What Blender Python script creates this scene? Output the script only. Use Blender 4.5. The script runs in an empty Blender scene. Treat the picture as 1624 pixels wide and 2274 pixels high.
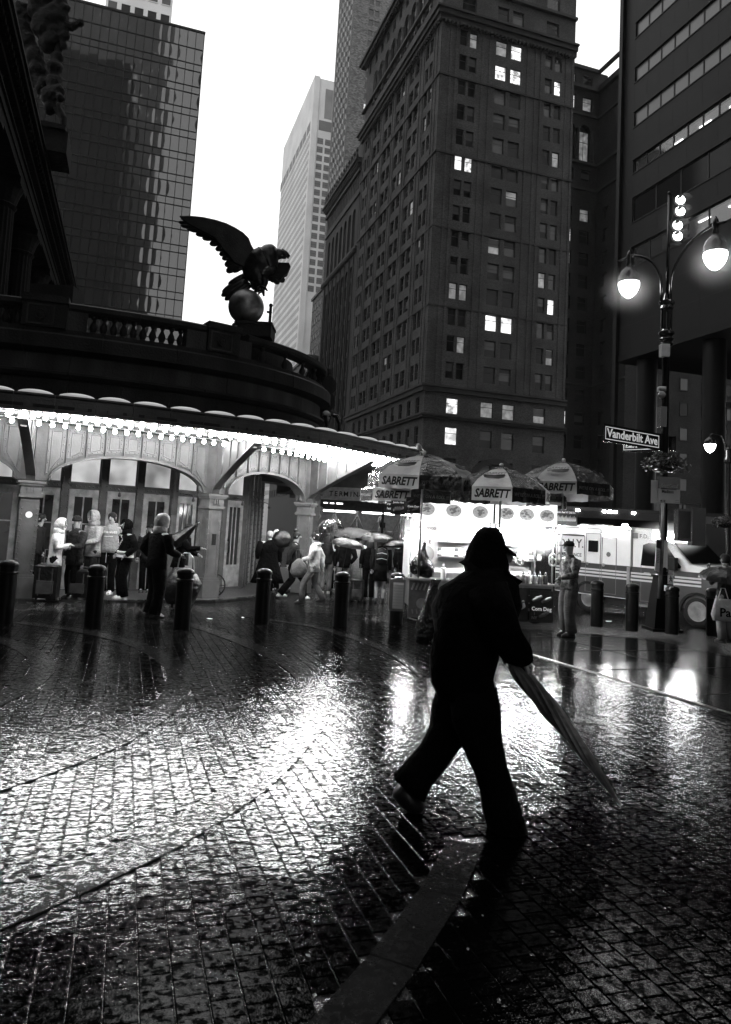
import bpy, math, random
import numpy as np
from mathutils import Matrix, Vector
random.seed(7)
R = math.radians
SC = bpy.context.scene
COL = SC.collection

# ---------------------------------------------------------------- camera, world, sun, exposure
FPX, CX, CY = 1600.0, 812.0, 1014.0            # focal length and principal point of the photograph (width 1624)
HCAM = 1.64
PITCH = math.atan(153 / 1600.0)
ROLL = R(3.15)
_F = Vector((0, math.cos(PITCH), math.sin(PITCH)))
_U0 = Vector((0, -math.sin(PITCH), math.cos(PITCH)))
_X = Vector((1, 0, 0))
CR = math.cos(ROLL) * _X + math.sin(ROLL) * _U0
CU = -math.sin(ROLL) * _X + math.cos(ROLL) * _U0
cam_d = bpy.data.cameras.new('camera')
cam = bpy.data.objects.new('camera', cam_d)
COL.objects.link(cam)
cam.matrix_world = Matrix(((CR.x, CU.x, -_F.x, 0), (CR.y, CU.y, -_F.y, 0), (CR.z, CU.z, -_F.z, HCAM), (0, 0, 0, 1)))
cam_d.sensor_width = 36
cam_d.lens = FPX / 2274 * 36
cam_d.shift_y = -(1137 - CY) / 2274
cam_d.clip_start = 0.05
cam_d.clip_end = 3000
SC.camera = cam

SC.render.engine = 'CYCLES'
SC.cycles.use_denoising = True
SC.cycles.max_bounces = 6
SC.cycles.diffuse_bounces = 2
SC.cycles.glossy_bounces = 4
SC.cycles.transmission_bounces = 4
SC.cycles.transparent_max_bounces = 8
SC.cycles.volume_bounces = 0
SC.cycles.caustics_reflective = False
SC.cycles.caustics_refractive = False
SC.cycles.sample_clamp_indirect = 6
SC.view_settings.view_transform = 'Standard'
SC.view_settings.look = 'None'
SC.view_settings.exposure = 0
SC.view_settings.gamma = 1
SC.view_settings.use_curve_mapping = False

W = bpy.data.worlds.new('World')
SC.world = W
W.use_nodes = True
nt = W.node_tree
nt.nodes.clear()
sky = nt.nodes.new('ShaderNodeTexSky')
sky.sky_type = 'NISHITA'
sky.sun_disc = False
sky.sun_elevation = R(38)
sky.sun_rotation = R(-150)
sky.air_density = 2.0
sky.dust_density = 6.0
bw = nt.nodes.new('ShaderNodeRGBToBW')
mx = nt.nodes.new('ShaderNodeMath'); mx.operation = 'MULTIPLY_ADD'       # thick cloud: a quarter of the clear-sky gradient over an even grey
mx.inputs[1].default_value = 0.25
mx.inputs[2].default_value = 11.5
bg = nt.nodes.new('ShaderNodeBackground')
bg.inputs['Strength'].default_value = 0.11
wo = nt.nodes.new('ShaderNodeOutputWorld')
nt.links.new(sky.outputs[0], bw.inputs[0])
nt.links.new(bw.outputs[0], mx.inputs[0])
nt.links.new(mx.outputs[0], bg.inputs['Color'])
nt.links.new(bg.outputs[0], wo.inputs['Surface'])

sun_d = bpy.data.lights.new('overcast_sun', 'SUN')
sun_d.energy = 0.5
sun_d.angle = R(25)
sun_d.color = (1, 1, 1)
sun = bpy.data.objects.new('overcast_sun', sun_d)
sun.rotation_euler = (R(52), 0, R(150))
COL.objects.link(sun)

# ---------------------------------------------------------------- measuring helpers (photo pixels -> places on the ground)
SLOPE = 0.0155
def gz(x, y): return -SLOPE * y
def ray(px, py):
    return CR * ((px - CX) / FPX) + CU * (-(py - CY) / FPX) + _F
def gp(px, py, z=0.0):
    d = ray(px, py); t = (HCAM - z) / (-d.z - SLOPE * d.y)
    return Vector((d.x * t, d.y * t, z - SLOPE * d.y * t))
def at(px, py, dist):
    d = ray(px, py); t = dist / d.y
    return Vector((d.x * t, dist, HCAM + d.z * t))
def atx(px, dist, py=1180):
    d = ray(px, py); return d.x / d.y * dist
A18 = R(18.0)
GU = Vector((-math.sin(A18), math.cos(A18), 0))      # along the street, away
GW = Vector((math.cos(A18), math.sin(A18), 0))       # across the street, to the right
def grid(w, u, z=0): return GW * w + GU * u + Vector((0, 0, z))
def on_w(px, py, w):
    d = ray(px, py); t = w / d.dot(GW); p = d * t
    return p.dot(GU), p.z + HCAM
def on_u(px, py, u):
    d = ray(px, py); t = u / d.dot(GU); p = d * t
    return p.dot(GW), p.z + HCAM

# ---------------------------------------------------------------- mesh builder
class MB:
    def __init__(s): s.v = []; s.f = []; s.m = []
    def add(s, vs, fs, M=None, mi=0):
        b = len(s.v)
        for p in vs:
            p = Vector(p)
            s.v.append(tuple(M @ p) if M is not None else tuple(p))
        for f in fs:
            s.f.append(tuple(b + i for i in f)); s.m.append(mi)
        return s
    def box(s, x0, x1, y0, y1, z0, z1, M=None, mi=0):
        vs = [(x0,y0,z0),(x1,y0,z0),(x1,y1,z0),(x0,y1,z0),(x0,y0,z1),(x1,y0,z1),(x1,y1,z1),(x0,y1,z1)]
        return s.add(vs, [(0,3,2,1),(4,5,6,7),(0,1,5,4),(1,2,6,5),(2,3,7,6),(3,0,4,7)], M, mi)
    def cham(s, x0, x1, y0, y1, z0, z1, c=0.01, M=None, mi=0):
        vs = [(x0,y0,z0),(x1,y0,z0),(x1,y1,z0),(x0,y1,z0),(x0,y0,z1-c),(x1,y0,z1-c),(x1,y1,z1-c),(x0,y1,z1-c),
              (x0+c,y0+c,z1),(x1-c,y0+c,z1),(x1-c,y1-c,z1),(x0+c,y1-c,z1)]
        return s.add(vs, [(0,3,2,1),(8,9,10,11),(0,1,5,4),(1,2,6,5),(2,3,7,6),(3,0,4,7),(4,5,9,8),(5,6,10,9),(6,7,11,10),(7,4,8,11)], M, mi)
    def quad(s, a, b, c, d, M=None, mi=0): return s.add([a,b,c,d], [(0,1,2,3)], M, mi)
    def lathe(s, prof, n=12, M=None, mi=0, cap=True):
        vs = []; fs = []
        for r, z in prof:
            for k in range(n):
                a = 2*math.pi*k/n; vs.append((r*math.cos(a), r*math.sin(a), z))
        m = len(prof)
        for i in range(m-1):
            for k in range(n):
                k2 = (k+1) % n
                fs.append((i*n+k, i*n+k2, (i+1)*n+k2, (i+1)*n+k))
        if cap:
            fs.append(tuple(range(n-1, -1, -1))); fs.append(tuple(range((m-1)*n, m*n)))
        return s.add(vs, fs, M, mi)
    def tube(s, path, r, n=8, M=None, mi=0, flat=1.0):
        path = [Vector(p) for p in path]; vs = []; fs = []
        rr = r if isinstance(r, (list, tuple)) else [r]*len(path)
        ref = None
        for i, p in enumerate(path):
            t = (path[min(i+1, len(path)-1)] - path[max(i-1, 0)])
            if t.length < 1e-9: t = Vector((0,0,1))
            t.normalize()
            if ref is None:
                a = Vector((0,0,1)) if abs(t.z) < 0.9 else Vector((0,1,0))
                ref = (a - t*a.dot(t)).normalized()
            else:
                ref = ref - t*ref.dot(t)
                ref = ref.normalized() if ref.length > 1e-6 else Vector((1,0,0))
            b = t.cross(ref)
            for k in range(n):
                a = 2*math.pi*k/n
                vs.append(p + ref*(math.cos(a)*rr[i]) + b*(math.sin(a)*rr[i]*flat))
        m = len(path)
        for i in range(m-1):
            for k in range(n):
                k2 = (k+1) % n
                fs.append((i*n+k, i*n+k2, (i+1)*n+k2, (i+1)*n+k))
        fs.append(tuple(range(n-1, -1, -1))); fs.append(tuple(range((m-1)*n, m*n)))
        return s.add(vs, fs, M, mi)
    def ball(s, c, r, n=10, M=None, mi=0, sc=(1,1,1)):
        h = max(4, n//2+1); vs = []; fs = []
        for i in range(h+1):
            th = math.pi*i/h
            for k in range(n):
                a = 2*math.pi*k/n
                vs.append((c[0]+r*sc[0]*math.sin(th)*math.cos(a), c[1]+r*sc[1]*math.sin(th)*math.sin(a), c[2]+r*sc[2]*math.cos(th)))
        for i in range(h):
            for k in range(n):
                k2 = (k+1) % n
                fs.append((i*n+k, (i+1)*n+k, (i+1)*n+k2, i*n+k2))
        return s.add(vs, fs, M, mi)
    def loft(s, rings, n=16, M=None, mi=0, cap=True, wob=0.0, pw=2.0):
        # rings: (cx, cy, cz, rx, ry[, tiltx])
        vs = []; fs = []
        for q in rings:
            cx, cy, cz, rx, ry = q[:5]; tl = q[5] if len(q) > 5 else 0
            for k in range(n):
                a = 2*math.pi*k/n
                ca, sa = math.cos(a), math.sin(a)
                e = 2.0/pw
                w = 1 + wob*(random.random()-.5)
                X = math.copysign(abs(ca)**e, ca)*rx*w; Y = math.copysign(abs(sa)**e, sa)*ry*w
                vs.append((cx+X, cy+Y, cz+tl*Y))
        m = len(rings)
        for i in range(m-1):
            for k in range(n):
                k2 = (k+1) % n
                fs.append((i*n+k, i*n+k2, (i+1)*n+k2, (i+1)*n+k))
        if cap:
            fs.append(tuple(range(n-1, -1, -1))); fs.append(tuple(range((m-1)*n, m*n)))
        return s.add(vs, fs, M, mi)
    def prism(s, poly, y0, y1, M=None, mi=0):
        # poly in (x,z), extruded along y
        n = len(poly)
        vs = [(x, y0, z) for x, z in poly] + [(x, y1, z) for x, z in poly]
        fs = [tuple(range(n)), tuple(range(2*n-1, n-1, -1))]
        for i in range(n):
            j = (i+1) % n
            fs.append((i, i+n, j+n, j))
        return s.add(vs, fs, M, mi)
    def slab(s, poly, z0, z1, M=None, mi=0):
        n = len(poly)
        vs = [(x, y, z0) for x, y in poly] + [(x, y, z1) for x, y in poly]
        fs = [tuple(range(n-1, -1, -1)), tuple(range(n, 2*n))]
        for i in range(n):
            j = (i+1) % n
            fs.append((i, j, j+n, i+n))
        return s.add(vs, fs, M, mi)
    def build(s, name, mats, parent=None, smooth=False, fix=True, **kw):
        me = bpy.data.meshes.new(name)
        me.from_pydata(s.v, [], s.f)
        mats = mats if isinstance(mats, (list, tuple)) else [mats]
        for m in mats: me.materials.append(m)
        if len(mats) > 1: me.polygons.foreach_set('material_index', s.m)
        if smooth: me.polygons.foreach_set('use_smooth', [True]*len(me.polygons))
        me.update()
        o = bpy.data.objects.new(name, me)
        COL.objects.link(o)
        if parent is not None: o.parent = parent
        for k, v in kw.items(): o[k] = v
        return o

def smooth_angle(o, a=40):
    # sharp edges above the angle
    me = o.data
    me.polygons.foreach_set('use_smooth', [True]*len(me.polygons))
    try: me.set_sharp_from_angle(angle=R(a))
    except Exception: pass
    return o
def tag(o, label=None, cat=None, group=None, kind=None):
    if label: o['label'] = label
    if cat: o['category'] = cat
    if group: o['group'] = group
    if kind: o['kind'] = kind
    return o
def thing(name, loc=(0,0,0), rz=0.0, label=None, cat=None, group=None):
    o = bpy.data.objects.new(name, None)
    COL.objects.link(o)
    o.location = loc; o.rotation_euler = (0, 0, rz); o.empty_display_size = .1
    return tag(o, label, cat, group)
def kids(o): return [c for c in bpy.data.objects if c.parent == o]
def dup(root, loc=None, rz=None, label=None, group=None, tree=None):
    t = tree or snapshot(root)
    def rec(node, par):
        o, ch = node
        c = o.copy(); COL.objects.link(c)
        c.parent = par
        for q in ch: rec(q, c)
        return c
    c = rec(t, None)
    if loc is not None: c.location = loc
    if rz is not None: c.rotation_euler = (0, 0, rz)
    return tag(c, label, None, group)
def snapshot(root):
    return (root, [snapshot(c) for c in kids(root)])
def inst(name, me, parent=None, M=None, mat=None):
    o = bpy.data.objects.new(name, me); COL.objects.link(o)
    if parent is not None: o.parent = parent
    if M is not None: o.matrix_local = M
    if mat is not None:
        o.material_slots[0].link = 'OBJECT'; o.material_slots[0].material = mat
    return o
def T(x, y, z): return Matrix.Translation((x, y, z))
def RZ(a): return Matrix.Rotation(a, 4, 'Z')
def RX(a): return Matrix.Rotation(a, 4, 'X')
def RY(a): return Matrix.Rotation(a, 4, 'Y')

def text(body, size, mat, parent, M, depth=0.002, bold=0.0, name='lettering', sx=1.0, align='CENTER', shear=0):
    c = bpy.data.curves.new(name, 'FONT')
    c.body = body; c.size = size; c.extrude = depth; c.offset = bold
    c.align_x = align; c.align_y = 'CENTER'; c.resolution_u = 2; c.shear = shear
    c.materials.append(mat)
    o = bpy.data.objects.new(name, c); COL.objects.link(o)
    dg = bpy.context.evaluated_depsgraph_get(); dg.update()
    me = bpy.data.meshes.new_from_object(o.evaluated_get(dg))
    me.materials.clear(); me.materials.append(mat)
    bpy.data.objects.remove(o); 
    o = bpy.data.objects.new(name, me); COL.objects.link(o)
    if parent is not None: o.parent = parent
    o.matrix_basis = M @ RX(R(90)) @ Matrix.Diagonal((sx, 1, 1, 1))
    return o

def fitw(o, w, mx=1.0):
    xs = [v.co.x for v in o.data.vertices]
    k = w/max(.01, max(xs)-min(xs)); o.matrix_basis = o.matrix_basis @ Matrix.Diagonal((min(mx, k), 1, 1, 1))
# ---------------------------------------------------------------- materials (the photograph is black and white: greys only)
def mat(name, c, rough=0.6, metal=0.0, var=0.0, vs=3.0, bump=0.0, bs=20.0, spec=0.5, emit=0.0, ior=None, coat=0, alpha=None, trans=0, streak=False):
    m = bpy.data.materials.new(name); m.use_nodes = True
    if rough >= .5 and spec == .5: spec = .15
    t = m.node_tree; b = t.nodes['Principled BSDF']
    b.inputs['Base Color'].default_value = (c, c, c, 1)
    b.inputs['Roughness'].default_value = rough
    b.inputs['Metallic'].default_value = metal
    b.inputs['Specular IOR Level'].default_value = spec
    if ior: b.inputs['IOR'].default_value = ior
    if coat: b.inputs['Coat Weight'].default_value = coat; b.inputs['Coat Roughness'].default_value = .08
    if trans: b.inputs['Transmission Weight'].default_value = trans
    if emit:
        b.inputs['Emission Color'].default_value = (1, 1, 1, 1); b.inputs['Emission Strength'].default_value = emit
    co = None
    if var or bump:
        co = t.nodes.new('ShaderNodeTexCoord')
    if var:
        n = t.nodes.new('ShaderNodeTexNoise'); n.inputs['Scale'].default_value = vs; n.inputs['Detail'].default_value = 5
        if streak:
            mp = t.nodes.new('ShaderNodeMapping'); mp.inputs['Scale'].default_value = (1, 1, .12)
            t.links.new(co.outputs['Object'], mp.inputs[0]); t.links.new(mp.outputs[0], n.inputs['Vector'])
        else:
            t.links.new(co.outputs['Object'], n.inputs['Vector'])
        r = t.nodes.new('ShaderNodeMapRange')
        r.inputs[1].default_value = .3; r.inputs[2].default_value = .7
        r.inputs[3].default_value = c*(1-var); r.inputs[4].default_value = c*(1+var)
        t.links.new(n.outputs['Fac'], r.inputs[0]); t.links.new(r.outputs[0], b.inputs['Base Color'])
    if bump:
        n2 = t.nodes.new('ShaderNodeTexNoise'); n2.inputs['Scale'].default_value = bs; n2.inputs['Detail'].default_value = 4
        t.links.new(co.outputs['Object'], n2.inputs['Vector'])
        bp = t.nodes.new('ShaderNodeBump'); bp.inputs['Strength'].default_value = bump; bp.inputs['Distance'].default_value = 1.0/bs
        t.links.new(n2.outputs['Fac'], bp.inputs['Height']); t.links.new(bp.outputs[0], b.inputs['Normal'])
    return m
def brickmat(name, c, scale=1.0, var=.35, mortar=.6, rough=.8, contrast=.5):
    m = mat(name, c, rough, spec=.1); t = m.node_tree; b = t.nodes['Principled BSDF']
    co = t.nodes.new('ShaderNodeTexCoord')
    # walls run along local x or y: use x+y as the horizontal coordinate
    sp = t.nodes.new('ShaderNodeSeparateXYZ'); ad = t.nodes.new('ShaderNodeMath'); ad.operation = 'ADD'
    cb = t.nodes.new('ShaderNodeCombineXYZ')
    t.links.new(co.outputs['Object'], sp.inputs[0]); t.links.new(sp.outputs[0], ad.inputs[0]); t.links.new(sp.outputs[1], ad.inputs[1])
    t.links.new(ad.outputs[0], cb.inputs[0]); t.links.new(sp.outputs[2], cb.inputs[1])
    br = t.nodes.new('ShaderNodeTexBrick')
    br.inputs['Scale'].default_value = scale
    br.inputs['Color1'].default_value = (c*(1-contrast),)*3+(1,); br.inputs['Color2'].default_value = (c*(1+contrast),)*3+(1,)
    br.inputs['Mortar'].default_value = (c*mortar,)*3+(1,)
    br.inputs['Mortar Size'].default_value = .02; br.inputs['Brick Width'].default_value = .5; br.inputs['Row Height'].default_value = .25
    t.links.new(cb.outputs[0], br.inputs['Vector'])
    n = t.nodes.new('ShaderNodeTexNoise'); n.inputs['Scale'].default_value = .25; n.inputs['Detail'].default_value = 6
    t.links.new(co.outputs['Object'], n.inputs['Vector'])
    r = t.nodes.new('ShaderNodeMapRange'); r.inputs[1].default_value = .3; r.inputs[2].default_value = .7
    r.inputs[3].default_value = 1-var; r.inputs[4].default_value = 1+var
    t.links.new(n.outputs['Fac'], r.inputs[0])
    mu = t.nodes.new('ShaderNodeMixRGB'); mu.blend_type = 'MULTIPLY'; mu.inputs[0].default_value = 1
    t.links.new(br.outputs['Color'], mu.inputs[1]); t.links.new(r.outputs[0], mu.inputs[2])
    t.links.new(mu.outputs[0], b.inputs['Base Color'])
    bp = t.nodes.new('ShaderNodeBump'); bp.inputs['Strength'].default_value = .5; bp.inputs['Distance'].default_value = .02
    t.links.new(br.outputs['Fac'], bp.inputs['Height']); bp.invert = True; t.links.new(bp.outputs[0], b.inputs['Normal'])
    return m
def litmat(name, lo, hi, vs=1.5):
    m = mat(name, .3, .3); t = m.node_tree; b = t.nodes['Principled BSDF']
    co = t.nodes.new('ShaderNodeTexCoord'); n = t.nodes.new('ShaderNodeTexNoise'); n.inputs['Scale'].default_value = vs
    n.inputs['Detail'].default_value = 2
    oi = t.nodes.new('ShaderNodeObjectInfo'); va = t.nodes.new('ShaderNodeVectorMath'); va.operation = 'ADD'
    t.links.new(co.outputs['Object'], va.inputs[0]); t.links.new(oi.outputs['Location'], va.inputs[1]); t.links.new(va.outputs[0], n.inputs['Vector'])
    r = t.nodes.new('ShaderNodeMapRange'); r.inputs[1].default_value = .35; r.inputs[2].default_value = .65
    r.inputs[3].default_value = lo; r.inputs[4].default_value = hi
    t.links.new(n.outputs['Fac'], r.inputs[0]); b.inputs['Emission Color'].default_value = (1,1,1,1)
    t.links.new(r.outputs[0], b.inputs['Emission Strength'])
    return m

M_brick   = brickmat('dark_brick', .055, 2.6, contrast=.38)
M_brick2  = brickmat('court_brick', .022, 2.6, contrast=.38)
M_trim    = mat('sooty_terracotta_trim', .026, .7, var=.3, vs=.6)
M_stone   = mat('wet_granite', .018, .55, var=.5, vs=1.2, bump=.4, bs=18, streak=True)
M_stone2  = mat('wet_granite_pale', .045, .6, var=.5, vs=1.6, bump=.4, bs=18, streak=True)
M_gct     = mat('sooty_limestone', .010, .8, var=.4, vs=.4, bump=.3, bs=4)
M_statue  = mat('statue_stone', .014, .8, var=.5, vs=.5, bump=.5, bs=2)
M_limepale= mat('haze_paled_limestone', .62, .8, var=.12, vs=.1)  # far stone lightened to carry the haze in its colour
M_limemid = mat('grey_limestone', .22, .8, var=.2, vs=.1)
M_midbrick= brickmat('tower_brick', .12, .7, var=.15)  # lightened to stand in for haze over the far towers
M_modern  = mat('modern_dark_panels', .007, .5, var=.25, vs=.3)
M_modern2 = mat('dark_polished_granite', .006, .5, var=.3, vs=.5)
M_glass   = mat('dark_window_glass', .006, .08, spec=.14)
M_glass2  = mat('dim_window_glass', .02, .12, spec=.4, var=.6, vs=.8)
M_shade   = mat('window_with_blind', .055, .25, spec=.3)
M_tower   = mat('mirror_curtain_glass', .11, .03, metal=.8)
M_mull    = mat('dark_mullion', .015, .5)
M_frame   = mat('window_frame_paint', .03, .5)
M_lit     = litmat('lit_window', .25, 1.6)
M_lit2    = litmat('dim_lit_window', .03, .22)
M_litw    = litmat('bright_window', .5, 1.6, .8)
M_bronze  = mat('black_bronze', .025, .3, metal=.6, var=.4, vs=4, bump=.3, bs=25)
M_globe   = mat('weathered_bronze_globe', .22, .42, metal=.8, var=.55, vs=3.5)
M_iron    = mat('black_iron', .012, .22, spec=.6, bump=.1, bs=30)
M_blackp  = mat('wet_black_paint', .005, .35, spec=.12)
M_cream   = mat('cream_painted_steel', .09, .5, var=.2, vs=4, bump=.1, bs=30)
M_fascia  = mat('dark_painted_fascia', .05, .4, var=.3, vs=3, bump=.2, bs=20)
M_wood    = mat('grey_oak_door', .20, .45, var=.4, vs=6, bump=.2, bs=40)
M_bulb    = mat('lit_bulb', .8, .3, emit=225)
M_cap     = mat('frosted_skylight', .75, .35, emit=.25)
M_lampg   = mat('lit_lamp_globe', .8, .3, emit=26)
M_lens    = mat('lit_signal_lens', .8, .3, emit=14)
M_tubel   = mat('lit_fluorescent_tube', .8, .3, emit=9)
M_cartl   = mat('cart_flood_lamp', .8, .3, emit=750)
M_menu    = mat('backlit_menu_board', .7, .4, emit=1.5)
M_white   = mat('white_paint', .75, .35, var=.05)
M_offw    = mat('off_white', .55, .5, var=.1)
M_steel   = mat('brushed_steel', .35, .3, metal=.9, var=.2, vs=5)
M_steeld  = mat('dull_steel', .22, .35, metal=.8, var=.3, vs=5)
M_black   = mat('matt_black', .012, .6)
M_rub     = mat('tyre_rubber', .015, .7, bump=.2, bs=40)
M_red     = mat('dark_red_paint_as_grey', .035, .3, spec=.6)
M_refl    = mat('reflective_stripe', .55, .4)
M_dgrey   = mat('dark_grey', .05, .5, var=.3, vs=6)
M_mgrey   = mat('mid_grey', .16, .6, var=.25, vs=6)
M_lgrey   = mat('light_grey', .34, .6, var=.2, vs=6)
M_skin    = mat('skin', .34, .5, var=.1, vs=12)
M_hair    = mat('dark_hair', .018, .5, bump=.6, bs=60)
M_hairl   = mat('fair_hair', .35, .5, bump=.6, bs=60)
M_cblack  = mat('black_cloth', .003, .95, spec=.04, bump=.5, bs=14)
M_cdark   = mat('dark_cloth', .012, .75, bump=.5, bs=14, var=.4, vs=8)
M_cmid    = mat('mid_grey_cloth', .14, .8, bump=.5, bs=14, var=.2, vs=8)
M_clight  = mat('light_grey_cloth', .34, .8, bump=.5, bs=14, var=.12, vs=8)
M_cwhite  = mat('white_cloth', .62, .75, bump=.5, bs=14, var=.1, vs=8)
M_denim   = mat('denim', .10, .8, bump=.4, bs=30, var=.3, vs=10)
M_shoew   = mat('white_shoe', .6, .5)
M_shoe    = mat('black_shoe', .012, .4)
M_nylon   = mat('wet_black_nylon', .006, .35, bump=.3, bs=10, spec=.4)
M_leaf    = mat('wet_leaves', .05, .35, var=.5, vs=10)
M_plastic = mat('black_plastic_bag', .012, .2, bump=.8, bs=9, spec=.6)
M_asphalt = mat('wet_asphalt', .02, .22, var=.4, vs=.7, bump=.35, bs=60, spec=.8)

def wetmat(name, c, r0, r1, ior, bstr, bs, hs=2.2, hstr=.2, dist=.004, lo=.25, hi=.6):
    m = mat(name, c, .2, ior=ior, spec=.5); t = m.node_tree; b = t.nodes['Principled BSDF']
    ge = t.nodes.new('ShaderNodeNewGeometry')
    def noise(sc, det=4, dis=0):
        n = t.nodes.new('ShaderNodeTexNoise'); n.inputs['Scale'].default_value = sc; n.inputs['Detail'].default_value = det
        n.inputs['Distortion'].default_value = dis
        t.links.new(ge.outputs['Position'], n.inputs['Vector']); return n
    n1 = noise(.75, 4, .6)
    mr = t.nodes.new('ShaderNodeMapRange'); mr.inputs[1].default_value = .4; mr.inputs[2].default_value = .62
    mr.inputs[3].default_value = r0; mr.inputs[4].default_value = r1
    t.links.new(n1.outputs['Fac'], mr.inputs[0]); t.links.new(mr.outputs[0], b.inputs['Roughness'])
    n2 = noise(bs, 3); n3 = noise(hs, 3)
    n4 = noise(bs*3.1, 2)
    def bump(src, s, d, prev=None):
        bp = t.nodes.new('ShaderNodeBump'); bp.inputs['Strength'].default_value = s; bp.inputs['Distance'].default_value = d
        t.links.new(src.outputs['Fac'], bp.inputs['Height'])
        if prev is not None: t.links.new(prev.outputs[0], bp.inputs['Normal'])
        return bp
    q = bump(n3, hstr, .05); q = bump(n2, bstr, dist, q); q = bump(n4, bstr*.8, dist*.45, q)
    t.links.new(q.outputs[0], b.inputs['Normal'])
    ms_ = noise(.9, 3); mm_ = t.nodes.new('ShaderNodeMapRange'); mm_.inputs[1].default_value = .35; mm_.inputs[2].default_value = .65; mm_.inputs[3].default_value = bstr*.25; mm_.inputs[4].default_value = bstr
    t.links.new(ms_.outputs['Fac'], mm_.inputs[0])
    for nd in t.nodes:
        if nd.type == 'BUMP' and abs(nd.inputs['Distance'].default_value-dist) < 1e-7: t.links.new(mm_.outputs[0], nd.inputs['Strength'])
    wn = noise(30, 5, .3); m1 = t.nodes.new('ShaderNodeMapRange'); m1.inputs[1].default_value = .43; m1.inputs[2].default_value = .57
    m1.inputs[3].default_value = lo; m1.inputs[4].default_value = hi
    t.links.new(wn.outputs['Fac'], m1.inputs[0]); t.links.new(m1.outputs[0], b.inputs['Specular IOR Level'])
    nv = noise(5, 5); r2 = t.nodes.new('ShaderNodeMapRange'); r2.inputs[3].default_value = c*.4; r2.inputs[4].default_value = c*1.6
    t.links.new(nv.outputs['Fac'], r2.inputs[0]); t.links.new(r2.outputs[0], b.inputs['Base Color'])
    return m
M_paver = wetmat('wet_brick_paver', .0012, .012, .04, 1.36, 1.0, 42, 1.1, .045, .0020, lo=.015, hi=.68)
M_bed   = wetmat('wet_joint_sand', .003, .08, .2, 1.4, .9, 50, dist=.006, lo=.1, hi=.7)
M_band  = wetmat('wet_granite_band', .018, .015, .045, 1.36, 1.0, 40, 1.1, .045, .0023, lo=.015, hi=.5)
M_conc  = wetmat('wet_concrete', .008, .06, .14, 1.45, .6, 30, 1.0, .08, .002)
M_road  = wetmat('wet_road', .008, .12, .22, 1.5, .8, 50, 1.2, .08, .006)
M_thin = bpy.data.materials.new('clear_window_glass'); M_thin.use_nodes = True
_t = M_thin.node_tree; _t.nodes.clear()
_o = _t.nodes.new('ShaderNodeOutputMaterial'); _m = _t.nodes.new('ShaderNodeMixShader'); _a = _t.nodes.new('ShaderNodeBsdfTransparent'); _b = _t.nodes.new('ShaderNodeBsdfGlossy')
_b.inputs['Roughness'].default_value = .05; _b.inputs['Color'].default_value = (.8,.8,.8,1); _a.inputs['Color'].default_value = (.7,.7,.7,1); _m.inputs[0].default_value = .12
_t.links.new(_a.outputs[0], _m.inputs[1]); _t.links.new(_b.outputs[0], _m.inputs[2]); _t.links.new(_m.outputs[0], _o.inputs[0])
M_shade2 = mat('grey_blind_behind_glass', .10, .3, spec=.6, var=.1, vs=.5)
M_clightroom = mat('office_room_paint', .5, .7)

M_plate = mat('backlit_plate_print', .4, .4, emit=.35, var=.4, vs=30)
M_foodp = mat('backlit_food_print', .2, .4, emit=.12)
M_leafbit = mat('wet_leaf_bits', .06, .4)
HAZE = 0.00012

M_cream2 = mat('shaded_cream_paint', .06, .5, var=.3, vs=4, bump=.1, bs=30)  # cream with the shade of door bays and panel gaps put into its colour
def translucent(name, c, f):
    m = mat(name, c, .35, var=.25, vs=3, bump=.25, bs=6); t = m.node_tree; b = t.nodes['Principled BSDF']
    tr = t.nodes.new('ShaderNodeBsdfTranslucent'); tr.inputs['Color'].default_value = (c, c, c, 1); ms = t.nodes.new('ShaderNodeMixShader'); ms.inputs[0].default_value = f
    t.links.new(b.outputs[0], ms.inputs[1]); t.links.new(tr.outputs[0], ms.inputs[2]); t.links.new(ms.outputs[0], t.nodes['Material Output'].inputs['Surface']); return m

M_backtower = mat('tower_behind_viewer', .32, .8)

M_soffit = mat('darkened_soffit_paint', .025, .6)  # soffit colour darkened to damp the bulb light bouncing off it
# ================================================================= GROUND
def gsheet(name, poly, dz, m, **kw):
    mb = MB(); n = len(poly)
    mb.add([(x, y, gz(x, y)+dz) for x, y in poly], [tuple(range(n))])
    return mb.build(name, m, **kw)
gsheet('road', [(-900,-300),(900,-300),(900,1400),(-900,1400)], -.15, M_road, kind='structure')

# right edge of the plaza bricks (flush line to the concrete pavement)
kA = gp(1157, 1446); kB = gp(1622, 1584)
kdir = (kB-kA).normalized()
kfar = kA - kdir*4.2
knear = kB + kdir*14
kn = Vector((-kdir.y, kdir.x, 0))
if kn.dot(Vector((1,0,0))) < 0: kn = -kn      # towards the right
# far kerb of the right pavement
def off(p, d): return p + kn*d
SWW = 3.6
rp = [kfar, off(kfar, .6) , off(kA, SWW) - kdir*1.2, off(kB, SWW), off(knear, SWW), knear]
pav = MB()
pav.add([(p.x, p.y, gz(p.x, p.y)) for p in rp], [tuple(range(len(rp)))])
pv = pav.build('right_pavement', M_conc, kind='structure')
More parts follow.
